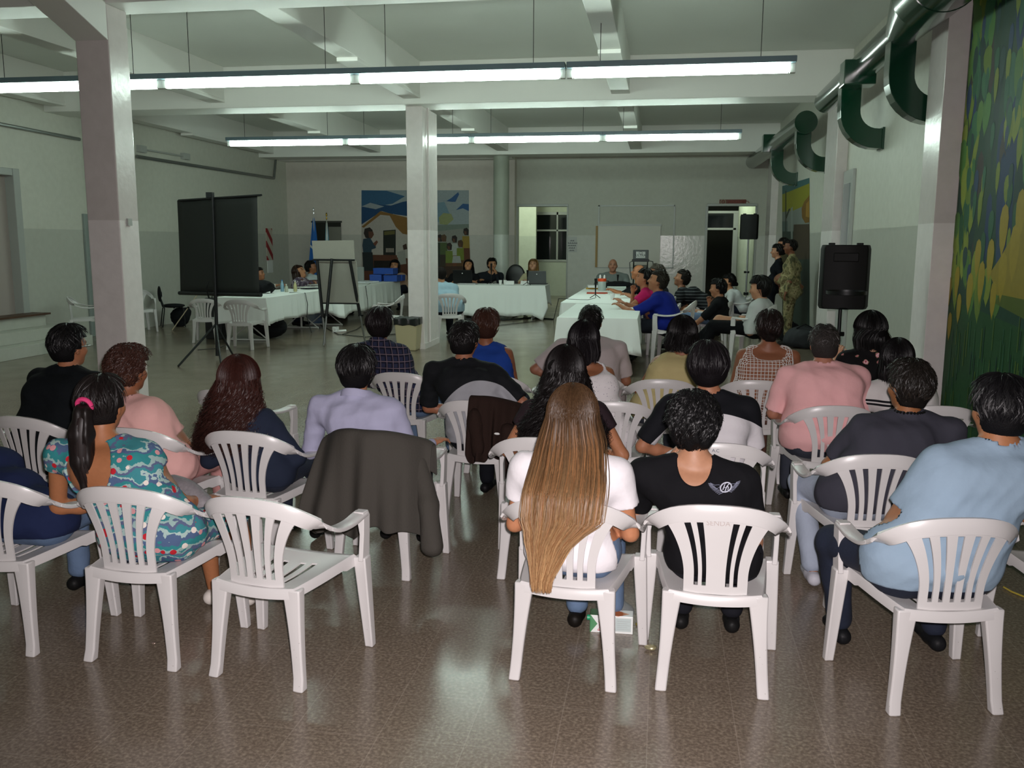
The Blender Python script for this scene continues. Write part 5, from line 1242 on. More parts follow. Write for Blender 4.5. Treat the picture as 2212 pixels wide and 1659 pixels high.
# right side floor bags
pk = atZ(1705, 742, 0); o = blob('black_bag', (pk.x, pk.y, 0), (.22, .18, .2), 'round black bag on the floor by the standing people', 'bag', M['blackcloth'], seed=15); bagstrap(o, [(-.08, -.1, .36), (0, -.12, .44), (.08, -.1, .36)])
pk = atZ(1735, 752, 0); o = blob('black_bag', (pk.x, pk.y, 0), (.34, .2, .2), 'wide dark travel bag on the floor right of the round black bag', 'bag', mat('dark_grey_cloth', '#26292d', .8), seed=16); bagstrap(o, [(-.15, -.1, .36), (0, -.12, .44), (.15, -.1, .36)])
# ---------------------------------------------------------------- loudspeakers
def speaker(cx, cy, zc, w_, h_, d_, rot, label, grille=True):
    o = empty('loudspeaker', (cx, cy, zc - h_ / 2), label, 'loudspeaker', None, R(rot)); m = MB(); hw = w_ / 2
    prof = [(-hw, 0), (-hw * .97, h_), (hw * .97, h_), (hw, 0)]
    sec = [(-hw * .86, -.01), (-hw * .4, -.035), (0, -.042), (hw * .4, -.035), (hw * .86, -.01), (hw, .05), (hw * .8, d_), (-hw * .8, d_), (-hw, .05)]
    m.loft([[(x * k, y, z) for x, y in sec] for k, z in ((.93, 0), (1, .03), (1.0, h_ * .5), (1.0, h_ - .04), (.95, h_))]); m.build('cabinet', M['black'], o, smooth=True, bevel=.008)
    if grille:
        n = 32; rg = [[(math.cos(2 * math.pi * k / n) * r_ * w_, y, h_ * .36 + math.sin(2 * math.pi * k / n) * r_ * w_) for k in range(n)] for r_, y in ((.40, -.03), (.395, -.064), (.375, -.064), (.36, -.048), (.10, -.046))]
        MB().loft(rg, cap=False).build('woofer_ring', M['blackmetal'], o, smooth=True)
        MB().lathe([(.0, .02), (.05, .015), (.07, 0)], n=20).build('dust_cap', M['black'], o, smooth=True); o.children[-1].rotation_euler = (R(90), 0, 0); o.children[-1].location = (0, -.048, h_ * .36)
        MB().box((-w_ * .25, -.047, h_ * .74), (w_ * .25, -.03, h_ * .88)).build('horn', M['black'], o, bevel=.012)
    for s_ in (-1, 1): MB().box((s_ * w_ * .28 - .03, .05, h_ - .01), (s_ * w_ * .28 + .03, .12, h_ + .02)).build('top_handle', M['black'], o, bevel=.006)
    return o
def spstand(x, y, ztop, label, feet, col='blackmetal'):
    o = empty('speaker_stand', (x, y, 0), label, 'stand'); MB().tube([(0, 0, .12), (0, 0, ztop)], .019, 10).build('pole', M[col], o, smooth=True)
    for a in feet: MB().tube([(0, 0, .75), (.5 * math.cos(R(a)), .5 * math.sin(R(a)), .012)], .012, 8).build('leg', M[col], o, smooth=True); MB().tube([(0, 0, .3), (.27 * math.cos(R(a)), .27 * math.sin(R(a)), .36)], .008, 6).build('brace', M[col], o, smooth=True)
    MB().tube([(-.05, 0, .8), (.05, 0, .8)], .03, 8).build('collar', M['black'], o, smooth=True); MB().tube([(-.06, 0, 1.25 if ztop > 1.5 else .95), (.05, 0, 1.25 if ztop > 1.5 else .95)], .022, 8).build('knob', M['black'], o, smooth=True)
YS = 9.3; pt, pb_ = atY(1829, 529, YS), atY(1829, 668, YS)
speaker(pt.x, YS, (pt.z + pb_.z) / 2, .47, pt.z - pb_.z, .34, -6, 'large black loudspeaker on a stand near the mural, facing the camera'); spstand(pt.x, YS + .12, pb_.z, 'black tripod stand under the large loudspeaker', (30, 150, 270))
YS = 19.5; pt, pb_ = atY(1619, 463, YS), atY(1619, 517, YS)
speaker(pt.x, YS, (pt.z + pb_.z) / 2, .38, pt.z - pb_.z, .3, -12, 'small black loudspeaker high on a pale pole by the back right opening', grille=False); spstand(pt.x, YS, pb_.z, 'tall pale tripod stand under the far loudspeaker', (200, 320, 80), 'metal')
# ---------------------------------------------------------------- flags
def flag(px_top, py_top, px_b, y_, label, colr, stripe, tip):
    a = atY(px_top, py_top, y_); o = empty('flag', (a.x, y_, 0), label, 'flag'); MB().tube([(0, 0, .03), (0, 0, a.z - .12)], .016, 8).build('pole', mat('flag_pole' + str(px_top), '#8b8b86', .3, .7), o, smooth=True)
    MB().lathe([(.0, a.z), (.02, a.z - .04), (.03, a.z - .09), (.012, a.z - .13), (.025, a.z - .17), (.014, a.z - .22)], n=12).build('finial', tip, o, smooth=True); MB().lathe([(.2, 0), (.2, .03), (.03, .06)], n=20).build('base', M['metal'], o, smooth=True)
    z1 = a.z - .30; z0 = .5; n = 24; rings = []
    for j in range(14):
        v = j / 13; z = z1 + (z0 - z1) * v; R_ = .02 + stripe[1] * v ** .8; rings.append([(stripe[2] * v + R_ * math.cos(2 * math.pi * k / n) * (1 + .18 * math.sin(k * 1.9)), .09 * v * math.sin(2 * math.pi * k / n) * (1 + .2 * math.sin(k * 2.3)), z) for k in range(n)])
    MB().loft(rings).build('flag_cloth', colr, o, smooth=True)
g = G('blue_flag_cloth', .8, .2, .1); d = g.m_('ADD', g.z, g.m_('MULTIPLY', g.x, .9)); f1 = g.m_('LESS_THAN', g.m_('ABSOLUTE', g.m_('SUBTRACT', d, 1.62)), .035); bf = g.out(g.mix(f1, '#2a62ae', '#c8ccd0'))
flag(677, 447, 668, 24.6, 'blue flag with a white diagonal band hanging on a silver tipped pole', bf, (0, .17, -.05), mat('silver_finial', '#d8d8e0', .15, .9))
g = G('light_blue_flag', .8, .2, .1); f1 = g.m_('LESS_THAN', g.m_('ABSOLUTE', g.m_('ADD', g.x, .0)), .025); lf = g.out(g.mix(f1, '#7fb0c8', '#d5dadb'))
flag(705, 458, 705, 24.7, 'slim light blue and white flag furled on a gold tipped pole', lf, (0, .07, -.02), mat('gold_finial', '#a98a3a', .25, .8))
# ---------------------------------------------------------------- office chairs
def visitor_chair(x, y, rot, label, paper=True):
    o = empty('padded_chair', (x, y, 0), label, 'chair', None, R(rot)); fr = MB()
    for s_ in (-1, 1): fr.tube([(s_ * .24, .22, .01), (s_ * .22, .2, .42)], .012, 8); fr.tube([(s_ * .24, -.24, .01), (s_ * .22, -.18, .42), (s_ * .2, -.24, .62)], .012, 8)
    fr.tube([(-.22, .2, .42), (.22, .2, .42)], .012, 8); fr.tube([(-.22, -.18, .42), (.22, -.18, .42)], .012, 8); fr.build('frame', M['blackmetal'], o, smooth=True)
    F = Field(.012); F.ell((0, .02, .46), (.25, .24, .045), None, .02); V, Q = F.mesh(); npmesh('seat', V, Q, M['blackcloth'], o)
    F = Field(.012); F.ell((0, -.25, .72), (.25, .035, .17), None, .02); V, Q = F.mesh(); b_ = npmesh('backrest', V, Q, M['blackcloth'], o)
    if paper: q = MB().box((-.15, -.205, .66), (.13, -.200, .76)).build('paper_sheet', M['paper'], b_)
    return o
p = atZ(375, 706, 0); visitor_chair(p.x, p.y, -55, 'black padded chair with a paper on its back by the left wall')
p = atZ(1130, 660, 0)
p = Vector((-3.80, 23.3, 0)); o = empty('office_chair', p, 'empty high backed black office chair behind the back centre table', 'chair', None, R(175))
F = Field(.014); F.ell((0, -.2, .93), (.27, .07, .35), None, .04); F.ell((0, -.2, .75), (.26, .07, .22), None, .04); V, Q = F.mesh(); npmesh('backrest', V, Q, mat('black_leather', '#121213', .4), o)
F = Field(.014); F.ell((0, .05, .48), (.27, .27, .07), None, .04); V, Q = F.mesh(); npmesh('seat', V, Q, mat('black_leather2', '#121213', .4), o)
MB().tube([(0, 0, .42), (0, 0, .12)], .03, 8).build('gas_lift', M['blackmetal'], o, smooth=True)
for k in range(5): a = 2 * math.pi * k / 5; MB().tube([(0, 0, .12), (.28 * math.cos(a), .28 * math.sin(a), .06)], [.025, .018], 8).build('base_arm', M['blackmetal'], o, smooth=True); MB().lathe([(.0, -.03), (.028, -.015), (.028, .015), (0, .03)], (.28 * math.cos(a), .28 * math.sin(a), .03), 10).build('caster', M['black'], o, smooth=True)
# white chairs in the middle distance
for x, y, rot, lab, sc_ in ((*atZ(190, 742, 0)[:2], -60, 'white plastic armchair by the left wall, half hidden by the near column', 1.05), (*atZ(302, 716, 0)[:2], -140, 'white plastic armchair whose arm and leg show right of the near column', 1.05),
      (-7.12, 14.62, 3, 'white plastic armchair in front of the near left table', 1.06), (-8.25, 15.45, 10, 'white plastic armchair pushed under the near left table end', 1.0),
      (*atZ(840, 738, 0)[:2], 100, 'white plastic armchair showing left of the centre column', 1.08), (-4.0, 16.75, 20, 'white plastic armchair right of the centre column under the light blue shirt', 1.1),
      (.22, 14.1, 82, 'white plastic armchair under the person in the royal blue shirt', 1.2), (.95, 16.1, 75, 'white plastic armchair under the reclining person in a black shirt', 1.05), (1.42, 14.1, 72, 'white plastic armchair under the person in a white shirt near the wall', 1.15), (1.6, 18.6, 95, 'white plastic armchair behind the black shirted sitter, by the pale pole', 1.05),
      (.97, 17.75, 82, 'white plastic armchair under the person in a striped polo shirt', 1.05), (.05, 15.3, 90, 'white plastic armchair under the person in a pink top', 1.05), (.0, 17.2, 90, 'white plastic armchair hidden beyond the pink topped person', 1.05)):
    chair(x, y, rot, lab, scale=sc_)
# equipment rack with a laptop screen like case reading ULTRA
ya = 24.0; P = lambda a, b: atY(a, b, ya)
a0, a1 = P(1367, 560), P(1401, 540); o = empty('equipment_cart', ((a0.x + a1.x) / 2, ya, 0), 'grey amplifier case labelled ULTRA on a black stand near the back wall', 'amplifier'); loc = Vector(o.location)
zt, zb2 = a1.z, a0.z; w2 = (a1.x - a0.x) / 2
cs = MB().box((-w2, 0, zb2), (w2, .3, zt)).build('case', mat('grey_case', '#55585a', .5), o, bevel=.01); lb = MB().box((-w2 * .6, -.006, zb2 + (zt - zb2) * .14), (w2 * .6, 0, zb2 + (zt - zb2) * .82)).build('label', M['paper'], cs)
tx = text('lettering', 'ULTRA', .085, ink, (0, -.008, zb2 + (zt - zb2) * .42), (R(90), 0, 0), cs, .001)
m = MB(); m.tube([(.045 * math.cos(k * math.pi / 8), -.009, zb2 + (zt - zb2) * .68 + .03 * math.sin(k * math.pi / 8)) for k in range(17)], .004, 5, cap=False); m.build('round_logo', ink, cs)
zs = P(1367, 563).z; fr = MB()
for s_ in (-1, 1): fr.tube([(s_ * w2 * .9, .05, .02), (s_ * w2 * .9, .05, zs)], .015, 6); fr.tube([(s_ * w2 * .9, .28, .02), (s_ * w2 * .9, .28, zs)], .015, 6)
fr.box((-w2 * 1.1, 0, zs - .03), (w2 * 1.1, .33, zb2)); fr.build('stand', M['blackmetal'], o); MB().box((-w2 * .8, .02, zs - .5), (w2 * .8, .3, zs - .12)).build('lower_unit', mat('grey_unit', '#4a4c48', .5), o, bevel=.01)
MB().tube([(w2, .02, zs), (w2 + .12, .0, zs - .02), (w2 + .14, 0, zs - .15), (w2 + .05, 0, zs - .35)], .012, 6).build('lead', M['cable'], o, smooth=True); MB().tube([(-w2, .02, zs), (-w2 - .08, .0, zs - .05), (-w2 - .06, 0, zs - .3), (-w2 - .02, 0, zs - .5)], .01, 6).build('lead', M['cable'], o, smooth=True)
# ---------------------------------------------------------------- near floor things
cp = atZ(1320, 1368, 0); o = empty('juice_carton', (cp.x, cp.y, 0), 'white and green juice carton lying on the floor between two front chairs', 'carton', None, R(1.5))
w_, d_, h_ = .205, .075, .088
g = G('carton_print', .35, .5, 0); gx = g.m_('LESS_THAN', g.x, -.052); tri = g.m_('LESS_THAN', g.m_('ADD', g.x, g.m_('MULTIPLY', g.m_('ABSOLUTE', g.m_('SUBTRACT', g.z, .044)), .75)), -.066)
top_ = g.m_('GREATER_THAN', g.z, .0865); c_ = g.mix(tri, '#dfe3e0', '#2f7a45')
c_ = g.mix(g.m_('MULTIPLY', top_, g.m_('LESS_THAN', g.x, -.03)), c_, '#2c5e2c'); pt_ = g.m_('LESS_THAN', g.m_('ADD', g.m_('MULTIPLY', g.m_('ABSOLUTE', g.m_('SUBTRACT', g.x, .03)), .6), g.m_('ABSOLUTE', g.m_('SUBTRACT', g.y, .03))), .034)
c_ = g.mix(g.m_('MULTIPLY', top_, pt_), c_, '#b8642a')
MB().box((-w_ / 2, 0, 0), (w_ / 2, d_, h_)).build('carton_body', g.out(c_), o, bevel=.002)
cap_ = MB().lathe([(.013, 0), (.013, .014), (0, .014)], n=16).build('cap', mat('green_cap', '#1f9a6a', .35), o, smooth=True); cap_.rotation_euler = (0, R(-90), 0); cap_.location = (-w_ / 2, .02, h_ - .022)
tx = text('lettering', 'Baggio', .024, mat('red_print', '#b0202a', .5), (-.055, -.001, .040), (R(90), R(-90), 0), o, .0005); tx.rotation_euler = Matrix(((0, -1, 0), (0, 0, -1), (1, 0, 0))).to_euler()
m = MB()
for k in range(5): m.box((.028, -.0012, .022 + k * .010), (.088 - (k % 2) * .012, 0, .0245 + k * .010))
m.build('fine_print', mat('pale_grey_print', '#a9b2b0', .5), o)
MB().box((.020, -.001, .012), (.094, 0, .078)).build('grey_panel', mat('carton_panel', '#b9c6c4', .4), o)
# plastic bag with foil sweets behind it
pb3 = atZ(1342, 1338, 0); F = Field(.006); F.ell((0, 0, .035), (.07, .05, .045), None, .02); F.ell((-.02, 0, .09), (.035, .03, .05), None, .02); F.bump(folds(4, .004, None)); F.cut(lambda X, Y, Z: -Z + 0 * X + 0 * Y)
o = empty('plastic_bag', (pb3.x, pb3.y + .03, 0), 'small clear plastic bag standing behind the juice carton', 'bag'); V, Q = F.mesh(); npmesh('bag_film', V, Q, mat('clear_film', '#8d9496', .1, alpha=.35), o)
F = Field(.005); F.ell((-.03, -.02, .04), (.028, .02, .022), None, .01); F.bump(folds(9, .006, None)); V, Q = F.mesh(); npmesh('gold_foil', V, Q, mat('gold_foil', '#b39a2c', .2, .9), o)
def wrapper(px, py, label, cols, s_=.03):
    p = atZ(px, py, 0); o = empty('foil_wrapper', (p.x, p.y, 0), label, 'wrapper'); F = Field(.004); F.ell((0, 0, s_ * .4), (s_, s_ * .7, s_ * .4), None, .01); F.bump(folds(int(px) % 50, .006, None)); F.cut(lambda X, Y, Z: -Z + 0 * X + 0 * Y); V, Q = F.mesh(); npmesh('foil', V, Q, mat('foil' + cols.strip('#'), cols, .25, .6, noise=.5, nscale=60), o)
wrapper(1405, 1403, 'crumpled silver and yellow wrapper at the foot of the chair with lettering', '#b9b38c', .032); wrapper(1380, 1352, 'small yellow and white wrapper right of the juice carton', '#c0b25a', .018); wrapper(333, 1392, 'tiny crumpled scrap on the floor in front of the left chairs', '#a9968a', .014)
# jackets hung over chairs
def jacket(cx, cy, rot, u0, u1, zbot, label, mt, seed, flare=.08, zt=.83, yb=-.335, front=.3):
    o = empty('jacket', (cx, cy, 0), label, 'jacket', None, R(rot)); m = MB(); NU, NV = 44, 26; rr = random.Random(seed); ph = [rr.random() * 6 for _ in range(6)]; Vv = []
    for j in range(NV):
        t = j / (NV - 1)
        for i in range(NU):
            u = i / (NU - 1); x = u0 + (u1 - u0) * u; xc = (x) / .29; ztop = zt + .008 - .115 * max(0, abs(xc) - .25) ** 1.8 if abs(xc) < 1.3 else zt + .008 - .115 * 1.05 ** 1.8
            ridge_y = -.275 + .17 * min(1, abs(xc)) ** 2.2
            bot = zbot + .03 * math.sin(u * 9 + ph[0]) + .02 * math.sin(u * 23 + ph[1])
            if t < .25:   # front side, hanging inside
                q = 1 - t / .25; y = ridge_y + .03 + .015 * q; z = ztop - front * q * .6
            elif t < .35: q = (t - .25) / .1; a = math.pi * q; y = ridge_y - .004 + .034 * math.cos(a) ; z = ztop + .016 * math.sin(a)
            else:
                q = (t - .35) / .65; y = ridge_y - .038 - .05 * q ** .7 - (.04 - ridge_y - .275) * 0 + (-.275 - ridge_y) * min(1, q * 1.3) * .75; z = ztop + (bot - ztop) * q; x = x * (1 + flare * q)
                amp = .004 + .020 * q; y += -amp * (math.sin(u * 21 + ph[2] + 1.2 * q) + .6 * math.sin(u * 37 + ph[3]) + .5 * math.sin(u * 11 + ph[4])) - amp
            Vv.append((x, y, z))
    m.add(Vv, [(j * NU + i, j * NU + i + 1, (j + 1) * NU + i + 1, (j + 1) * NU + i) for j in range(NV - 1) for i in range(NU - 1)])
    return o, m.build('jacket_cloth', mt, o, smooth=True, solid=.006, sub=1)
jk = mat('charcoal_jacket', '#44413c', .85, spec=.2, bump=.2, bscale=90)
o, j = jacket(-1.51, 4.80, -7, -.33, .33, .31, 'dark grey suit jacket draped over the back of a chair, nearly to the floor', jk, 4, .16)
F = Field(.012); F.cone((.27, -.17, .66), (.36, -.27, .46), .05, .05, .03); F.cone((.36, -.27, .46), (.40, -.33, .26), .052, .06, .03); F.bump(folds(3, .005, None)); V, Q = F.mesh(); npmesh('sleeve', V, Q, jk, o)
F = Field(.012); F.cone((-.27, -.17, .66), (-.31, -.25, .46), .045, .045, .03); F.cone((-.31, -.25, .46), (-.30, -.30, .30), .045, .05, .03); F.bump(folds(5, .005, None)); V, Q = F.mesh(); npmesh('sleeve', V, Q, jk, o)
bk = mat('brown_knit', '#2b1f1b', .95, spec=.1, bump=.3, bscale=120)
o, j = jacket(-1.17, 5.98, -7, -.01, .30, .45, 'dark brown knitted garment hung over one side of a chair back', bk, 9, .1)
F = Field(.012); F.cone((.25, -.28, .62), (.27, -.34, .4), .07, .05, .03); F.cone((.27, -.34, .4), (.30, -.34, .28), .05, .04, .03); F.cone((.04, -.33, .72), (.06, -.36, .50), .06, .05, .03); F.bump(folds(13, .008, None)); V, Q = F.mesh(); npmesh('sleeve', V, Q, bk, o)
F = Field(.008); F.ell((.20, -.372, .625), (.03, .006, .012), None, .01); V, Q = F.mesh(); npmesh('white_tag', V, Q, M['paper'], o)

# ---------------------------------------------------------------- cloth patterns
g = G('plaid_cloth'); u = g.m_('ADD', g.x, g.m_('MULTIPLY', g.y, .5)); z_ = g.z
l1 = g.m_('MAXIMUM', g.band(u, .052, .10), g.band(z_, .055, .10)); l2 = g.m_('MAXIMUM', g.band(u, .052, .42, .25), g.band(z_, .055, .42, .25))
PLAID = g.out(g.mix(g.m_('MULTIPLY', l1, .5), g.mix(g.m_('MULTIPLY', l2, .8), '#2b2f48', '#12131f'), '#a08c98'))
g = G('floral_dress_print'); v = g.tex('Voronoi', 24); n = g.tex('Noise', 16, 5); zz = g.m_('ADD', g.z, g.m_('MULTIPLY', n.outputs['Fac'], .16))
c = g.ramp(g.m_('FRACT', g.m_('MULTIPLY', zz, 8.3)), [(0, '#2f7d80'), (.22, '#4b5f80'), (.40, '#9fb7b2'), (.5, '#3a7f86'), (.68, '#56607e'), (.84, '#8faaa6')])
sp = g.tex('Separate' if 0 else 'Noise', 9, 2); vc = g.m_('LESS_THAN', v.outputs['Distance'], .34); hs_ = g.nt.nodes.new('ShaderNodeSeparateColor'); g.nt.links.new(v.outputs['Color'], hs_.inputs[0])
c = g.mix(g.m_('MULTIPLY', vc, g.m_('GREATER_THAN', hs_.outputs[0], .45)), c, g.ramp(hs_.outputs[1], [(0, '#b3242f'), (.45, '#c98f92'), (.75, '#d9cfc6')])); DRESS = g.out(c)
g = G('black_rose_print'); v = g.tex('Voronoi', 13); n = g.tex('Noise', 60, 3); hs_ = g.nt.nodes.new('ShaderNodeSeparateColor'); g.nt.links.new(v.outputs['Color'], hs_.inputs[0])
dd = g.m_('ADD', v.outputs['Distance'], g.m_('MULTIPLY', g.m_('SUBTRACT', n.outputs['Fac'], .5), .35)); on = g.m_('MULTIPLY', g.m_('LESS_THAN', dd, .27), g.m_('GREATER_THAN', hs_.outputs[0], .35))
c = g.mix(on, '#0e0d0f', g.ramp(g.m_('MULTIPLY', dd, 3.4), [(0, '#9a3a4c'), (.3, '#d9b3b6'), (.6, '#b06a74'), (.85, '#5a6b3c')])); ROSES = g.out(c)
g = G('purple_flower_print'); v = g.tex('Voronoi', 22); hs_ = g.nt.nodes.new('ShaderNodeSeparateColor'); g.nt.links.new(v.outputs['Color'], hs_.inputs[0]); PURPLE = g.out(g.ramp(hs_.outputs[0], [(0, '#4a4050'), (.3, '#6f6272'), (.55, '#a39aa2'), (.8, '#5c4038')]))
g = G('camouflage_print'); n = g.tex('Noise', 9, 4); CAMO = g.out(g.ramp(n.outputs['Fac'], [(0, '#4a4a34'), (.42, '#76704e'), (.50, '#8d8562'), (.57, '#5a4e36'), (.63, '#6f6c4a')]))
g = G('striped_polo'); STRIPE = g.out(g.mix(g.band(g.z, .045, .10), '#14161a', '#7d8084'))
g = G('dotted_white_cloth'); v = g.tex('Voronoi', 55); DOTS = g.out(g.mix(g.m_('MULTIPLY', g.m_('LESS_THAN', v.outputs['Distance'], .16), .7), '#d8d3d4', '#5a5872'))
def yoke(name, up_, lo_, z0, amp, cx=0.0):
    g = G(name); a = g.m_('POWER', g.m_('SUBTRACT', g.x, cx), 2.0); t = g.m_('ADD', g.z, g.m_('MULTIPLY', a, amp)); return g.out(g.mix(g.m_('GREATER_THAN', t, z0), lo_, up_))
P8M = yoke('black_grey_shirt', '#15171a', '#98999e', .93, 2.4, .0)
P16M = yoke('black_white_shirt', '#121318', '#c9c6c9', .94, 1.6, .0)
g = G('white_cuffed_knit'); cz = g.z; b1 = g.m_('MULTIPLY', g.m_('GREATER_THAN', cz, .775), g.m_('LESS_THAN', cz, .79)); b2 = g.m_('MULTIPLY', g.m_('GREATER_THAN', cz, .80), g.m_('LESS_THAN', cz, .815)); P20M = g.out(g.mix(g.m_('MULTIPLY', g.m_('MAXIMUM', b1, b2), g.m_('GREATER_THAN', g.m_('ABSOLUTE', g.x), .17)), '#c9c6c4', '#15161a'))
JEANS = mat('blue_denim', '#5d7390', .85, noise=.2, nscale=9, bump=.2); DJEANS = mat('dark_denim', '#141d30', .85, noise=.2, nscale=9, bump=.2); PJEANS = mat('pale_denim', '#9aa4b4', .85, noise=.15, nscale=9, bump=.2)
GA = 'people sitting in the audience'; GT = 'people seated at the court tables'
def hipof(c, dy=-.04, dx=0.0):
    x, y, rot = CH[c][0], CH[c][1], R(CH[c][2]); return (x + dx * math.cos(rot) - dy * math.sin(rot), y + dy * math.cos(rot) + dx * math.sin(rot))
def aud(c, label, hx_, hy_, dY=.06, dy=-.04, dx=0.0, face=None, **k):
    h_ = hipof(c, dy, dx); return person(label, h_, CH[c][2] if face is None else face, atY(hx_, hy_, h_[1] + dY), group=GA, **k)
# front row
aud('C1', 'person in navy sleeves and faded jeans leaning at the left frame edge', -95, 905, dY=.30, dy=.05, hp=-20, top='#1e2746', sleeve=.97, pmat=JEANS, seed=21, arms=('lap', ((.17, .12, -.17), (.28, .36, -.20))), hair='short', g=1.1, sw=.2, legs=('sit', ((.10, .44, .5), (.16, .56, .09))))
root3, I3 = aud('C2', 'person with a long dark ponytail in a teal floral dress', 221, 872, hy=-4, top=None, tmat=DRESS, pmat=DRESS, pants='x', shorts=.5, sleeve=.13, scoop=(.115, .125, .06), neck=.10, skin='#9c6644', seed=22, g=1.15, sw=.20, face=6, h=.0105, legs=(((-.05, .44, .5), (-.06, .50, .09)), ((.22, .42, .5), (.26, .50, .09))),
     arms=('lap', ((.10, .06, -.26), (.14, .32, -.30))), hair='pony', hc='#15100f', hairp=dict(t=.016, K=8, sweep=100, len=.09, sw=.0016), strands=1500, shoe='#cfc8c0', bottom=.0)
root13, I13 = aud('C4', 'person with very long straight brown hair fading to blonde, in a white top', 1237, 900, dY=-.01, top='#e2dfe2', sleeve=.26, neck=.085, skin='#b47a58', seed=23, g=1.02, sw=.205, h=.0105, pmat=JEANS, arms=('lap', 'lap'), hair='long', hc='#43301f', long=.61, strands=4200,
     hairp=dict(t=.020, tip='#a5825a', hi='#7d5838', hif=.4, az=125, sw=.0015, K=22, w=[(0, .094), (.15, .122), (.4, .142), (.6, .142), (.68, .105), (.8, .07), (1, .035)], tt=[(0, .10), (.2, .07), (.6, .045), (1, .02)], off=[(0, -.015), (.15, -.07), (.30, -.16), (.42, -.265), (.6, -.30), (1, -.34)], xo=[(0, 0), (.4, .015), (.6, .01), (.75, -.03), (1, -.055)]), shoe='#15120f', legs=('under', 'sit'))
root14, I14 = aud('C5', 'person in a black shirt with a winged round emblem on the shoulder', 1497, 915, dY=.02, hy=10, hr=-3, hs=1.0, top='#121215', sleeve=.42, neck=.078, scoop=(.07, .085, -.05), skin='#a87a5e', seed=24, g=1.0, sw=.215, gh=.9, h=.0105, lean_r=2, pants='#1b1c22', arms=('chin', 'lap'), hair='short', hc='#0d0c0d', curl=.006,
     hairp=dict(t=.020, len=.055, lift=.007, sw=.0024, nape=-.112, ears=1, K=9, az=165, sweep=125), strands=4200)
root22, I22 = aud('C6', 'large person in a light blue T-shirt with arms folded', 2158, 885, dY=.10, hy=4, hr=4, face=8, top='#8ba0b2', sleeve=.40, neck=.085, skin='#a06c4a', seed=25, g=1.36, sw=.245, gh=.85, h=.0115, pmat=DJEANS, arms=(((.13, .03, -.25), (-.05, .27, -.22)), 'fold'), legs=(((.28, .34, .52), (.19, .44, .09)), 'wide'), hair='short', hc='#0f0e10',
     hairp=dict(t=.024, len=.06, lift=.010, sw=.0022, nape=-.085, K=8), strands=3000, neckw=1.25, hs=1.06, shoe='#17181a', bottom=-.02)
# second row
root2, I2 = aud('C21', 'broad person in a black sweater and glasses looking right', 150, 748, dY=.16, hy=-8, top='#101417', sleeve=.97, neck=.072, skin='#a06a4c', seed=26, g=1.3, sw=.225, gh=.85, pants='#23252c', arms=('lap', 'lap'), hair='short', hc='#0e0d0e', hairp=dict(t=.020, len=.05, lift=.009, sw=.0022, nape=-.085), strands=2200, hs=1.06)
root4, I4 = aud('C8', 'person with short curly auburn hair in a pink blouse', 279, 800, dY=.10, dx=-.02, hy=0, top='#dbaaa4', sleeve=.33, neck=.08, skin='#8e5a3e', seed=27, g=1.2, sw=.19, pants='#c08c88', arms=('lap', ((.14, .10, -.22), (.06, .32, -.24))), hair='short', hc='#38211a', curl=.007, hairp=dict(t=.024, len=.045, lift=.011, sw=.0022, nape=-.08, hi='#6b4630', hif=.3, K=9), strands=3000, hs=1.05)
aud('C9', 'person with long dark reddish curls and a navy top', 516, 820, dY=.06, top='#232a3a', sleeve=.97, neck=.075, skin='tan', seed=28, sw=.185, pmat=DJEANS, arms=('lap', ((.16, .04, -.20), (.02, .28, -.24))), hair='long', hc='#341a15', long=.40, strands=4200, curl=.016,
     hairp=dict(t=.024, tip='#2a1712', az=140, sw=.0020, K=26, cf=85, w=[(0, .10), (.35, .15), (.7, .20), (1, .225)], tt=[(0, .10), (.4, .09), (1, .06)], off=[(0, -.02), (.5, -.08), (1, -.12)]))
aud('C10', 'person in a lavender dress shirt with combed black hair', 772, 797, collar=True, dY=.06, dx=-.03, hy=2, top='#a6a6bf', sleeve=.97, neck=.066, skin='#a87456', seed=29, g=1.15, sw=.225, gh=.95, pants='#20242c', arms=('armrest', 'armrest'), hair='short', hc='#0e0c0d', hairp=dict(t=.020, len=.075, lift=.008, sw=.0020, nape=-.098, K=9), strands=3000)
aud('C12', 'person with a mass of long black ringlets', 1222, 800, dY=.05, dx=.03, top='#2a2024', sleeve=.2, neck=.08, skin='#a67050', seed=30, sw=.185, pants='#1a1c24', arms=('wide', 'wide'), hair='long', hc='#120e0e', long=.44, strands=4200, curl=.018,
     hairp=dict(t=.022, az=140, sw=.0021, K=26, cf=85, w=[(0, .095), (.35, .14), (.7, .215), (1, .22)], tt=[(0, .10), (.4, .09), (1, .06)], off=[(0, -.02), (.5, -.08), (1, -.13)]))
root16, I16 = aud('C16', 'person in a black and white shirt with layered dark hair', 1528, 790, dY=.10, hy=18, hr=-2, top=None, tmat=P16M, sleeve=.42, neck=.072, skin='#a06c50', seed=31, g=1.08, sw=.215, pants='#8b8f98', arms=('wide', 'lap'), hair='short', hc='#130f12', hairp=dict(t=.022, len=.15, lift=.009, sw=.0022, nape=-.135, ears=1, K=10, sweep=125), strands=3200, hs=1.05)
root21, I21 = aud('C18', 'person in a charcoal T-shirt wearing a black bead necklace', 1962, 835, dY=.12, face=4, hy=16, hr=6, top='#3b3b44', sleeve=.40, neck=.075, skin='#94623f', seed=32, g=1.12, sw=.235, pmat=PJEANS, arms=(((.12, .10, -.22), (-.02, .32, -.18)), 'lap'), legs=(((.24, .30, .52), (.20, .10, .09)), 'sit'), hair='short', hc='#191512',
     hairp=dict(t=.022, len=.055, lift=.011, sw=.0022, nape=-.095, hi='#4a4038', hif=.25), strands=3000, hs=1.05, shoe='#b8b8c0', gh=.9, curl=.003)
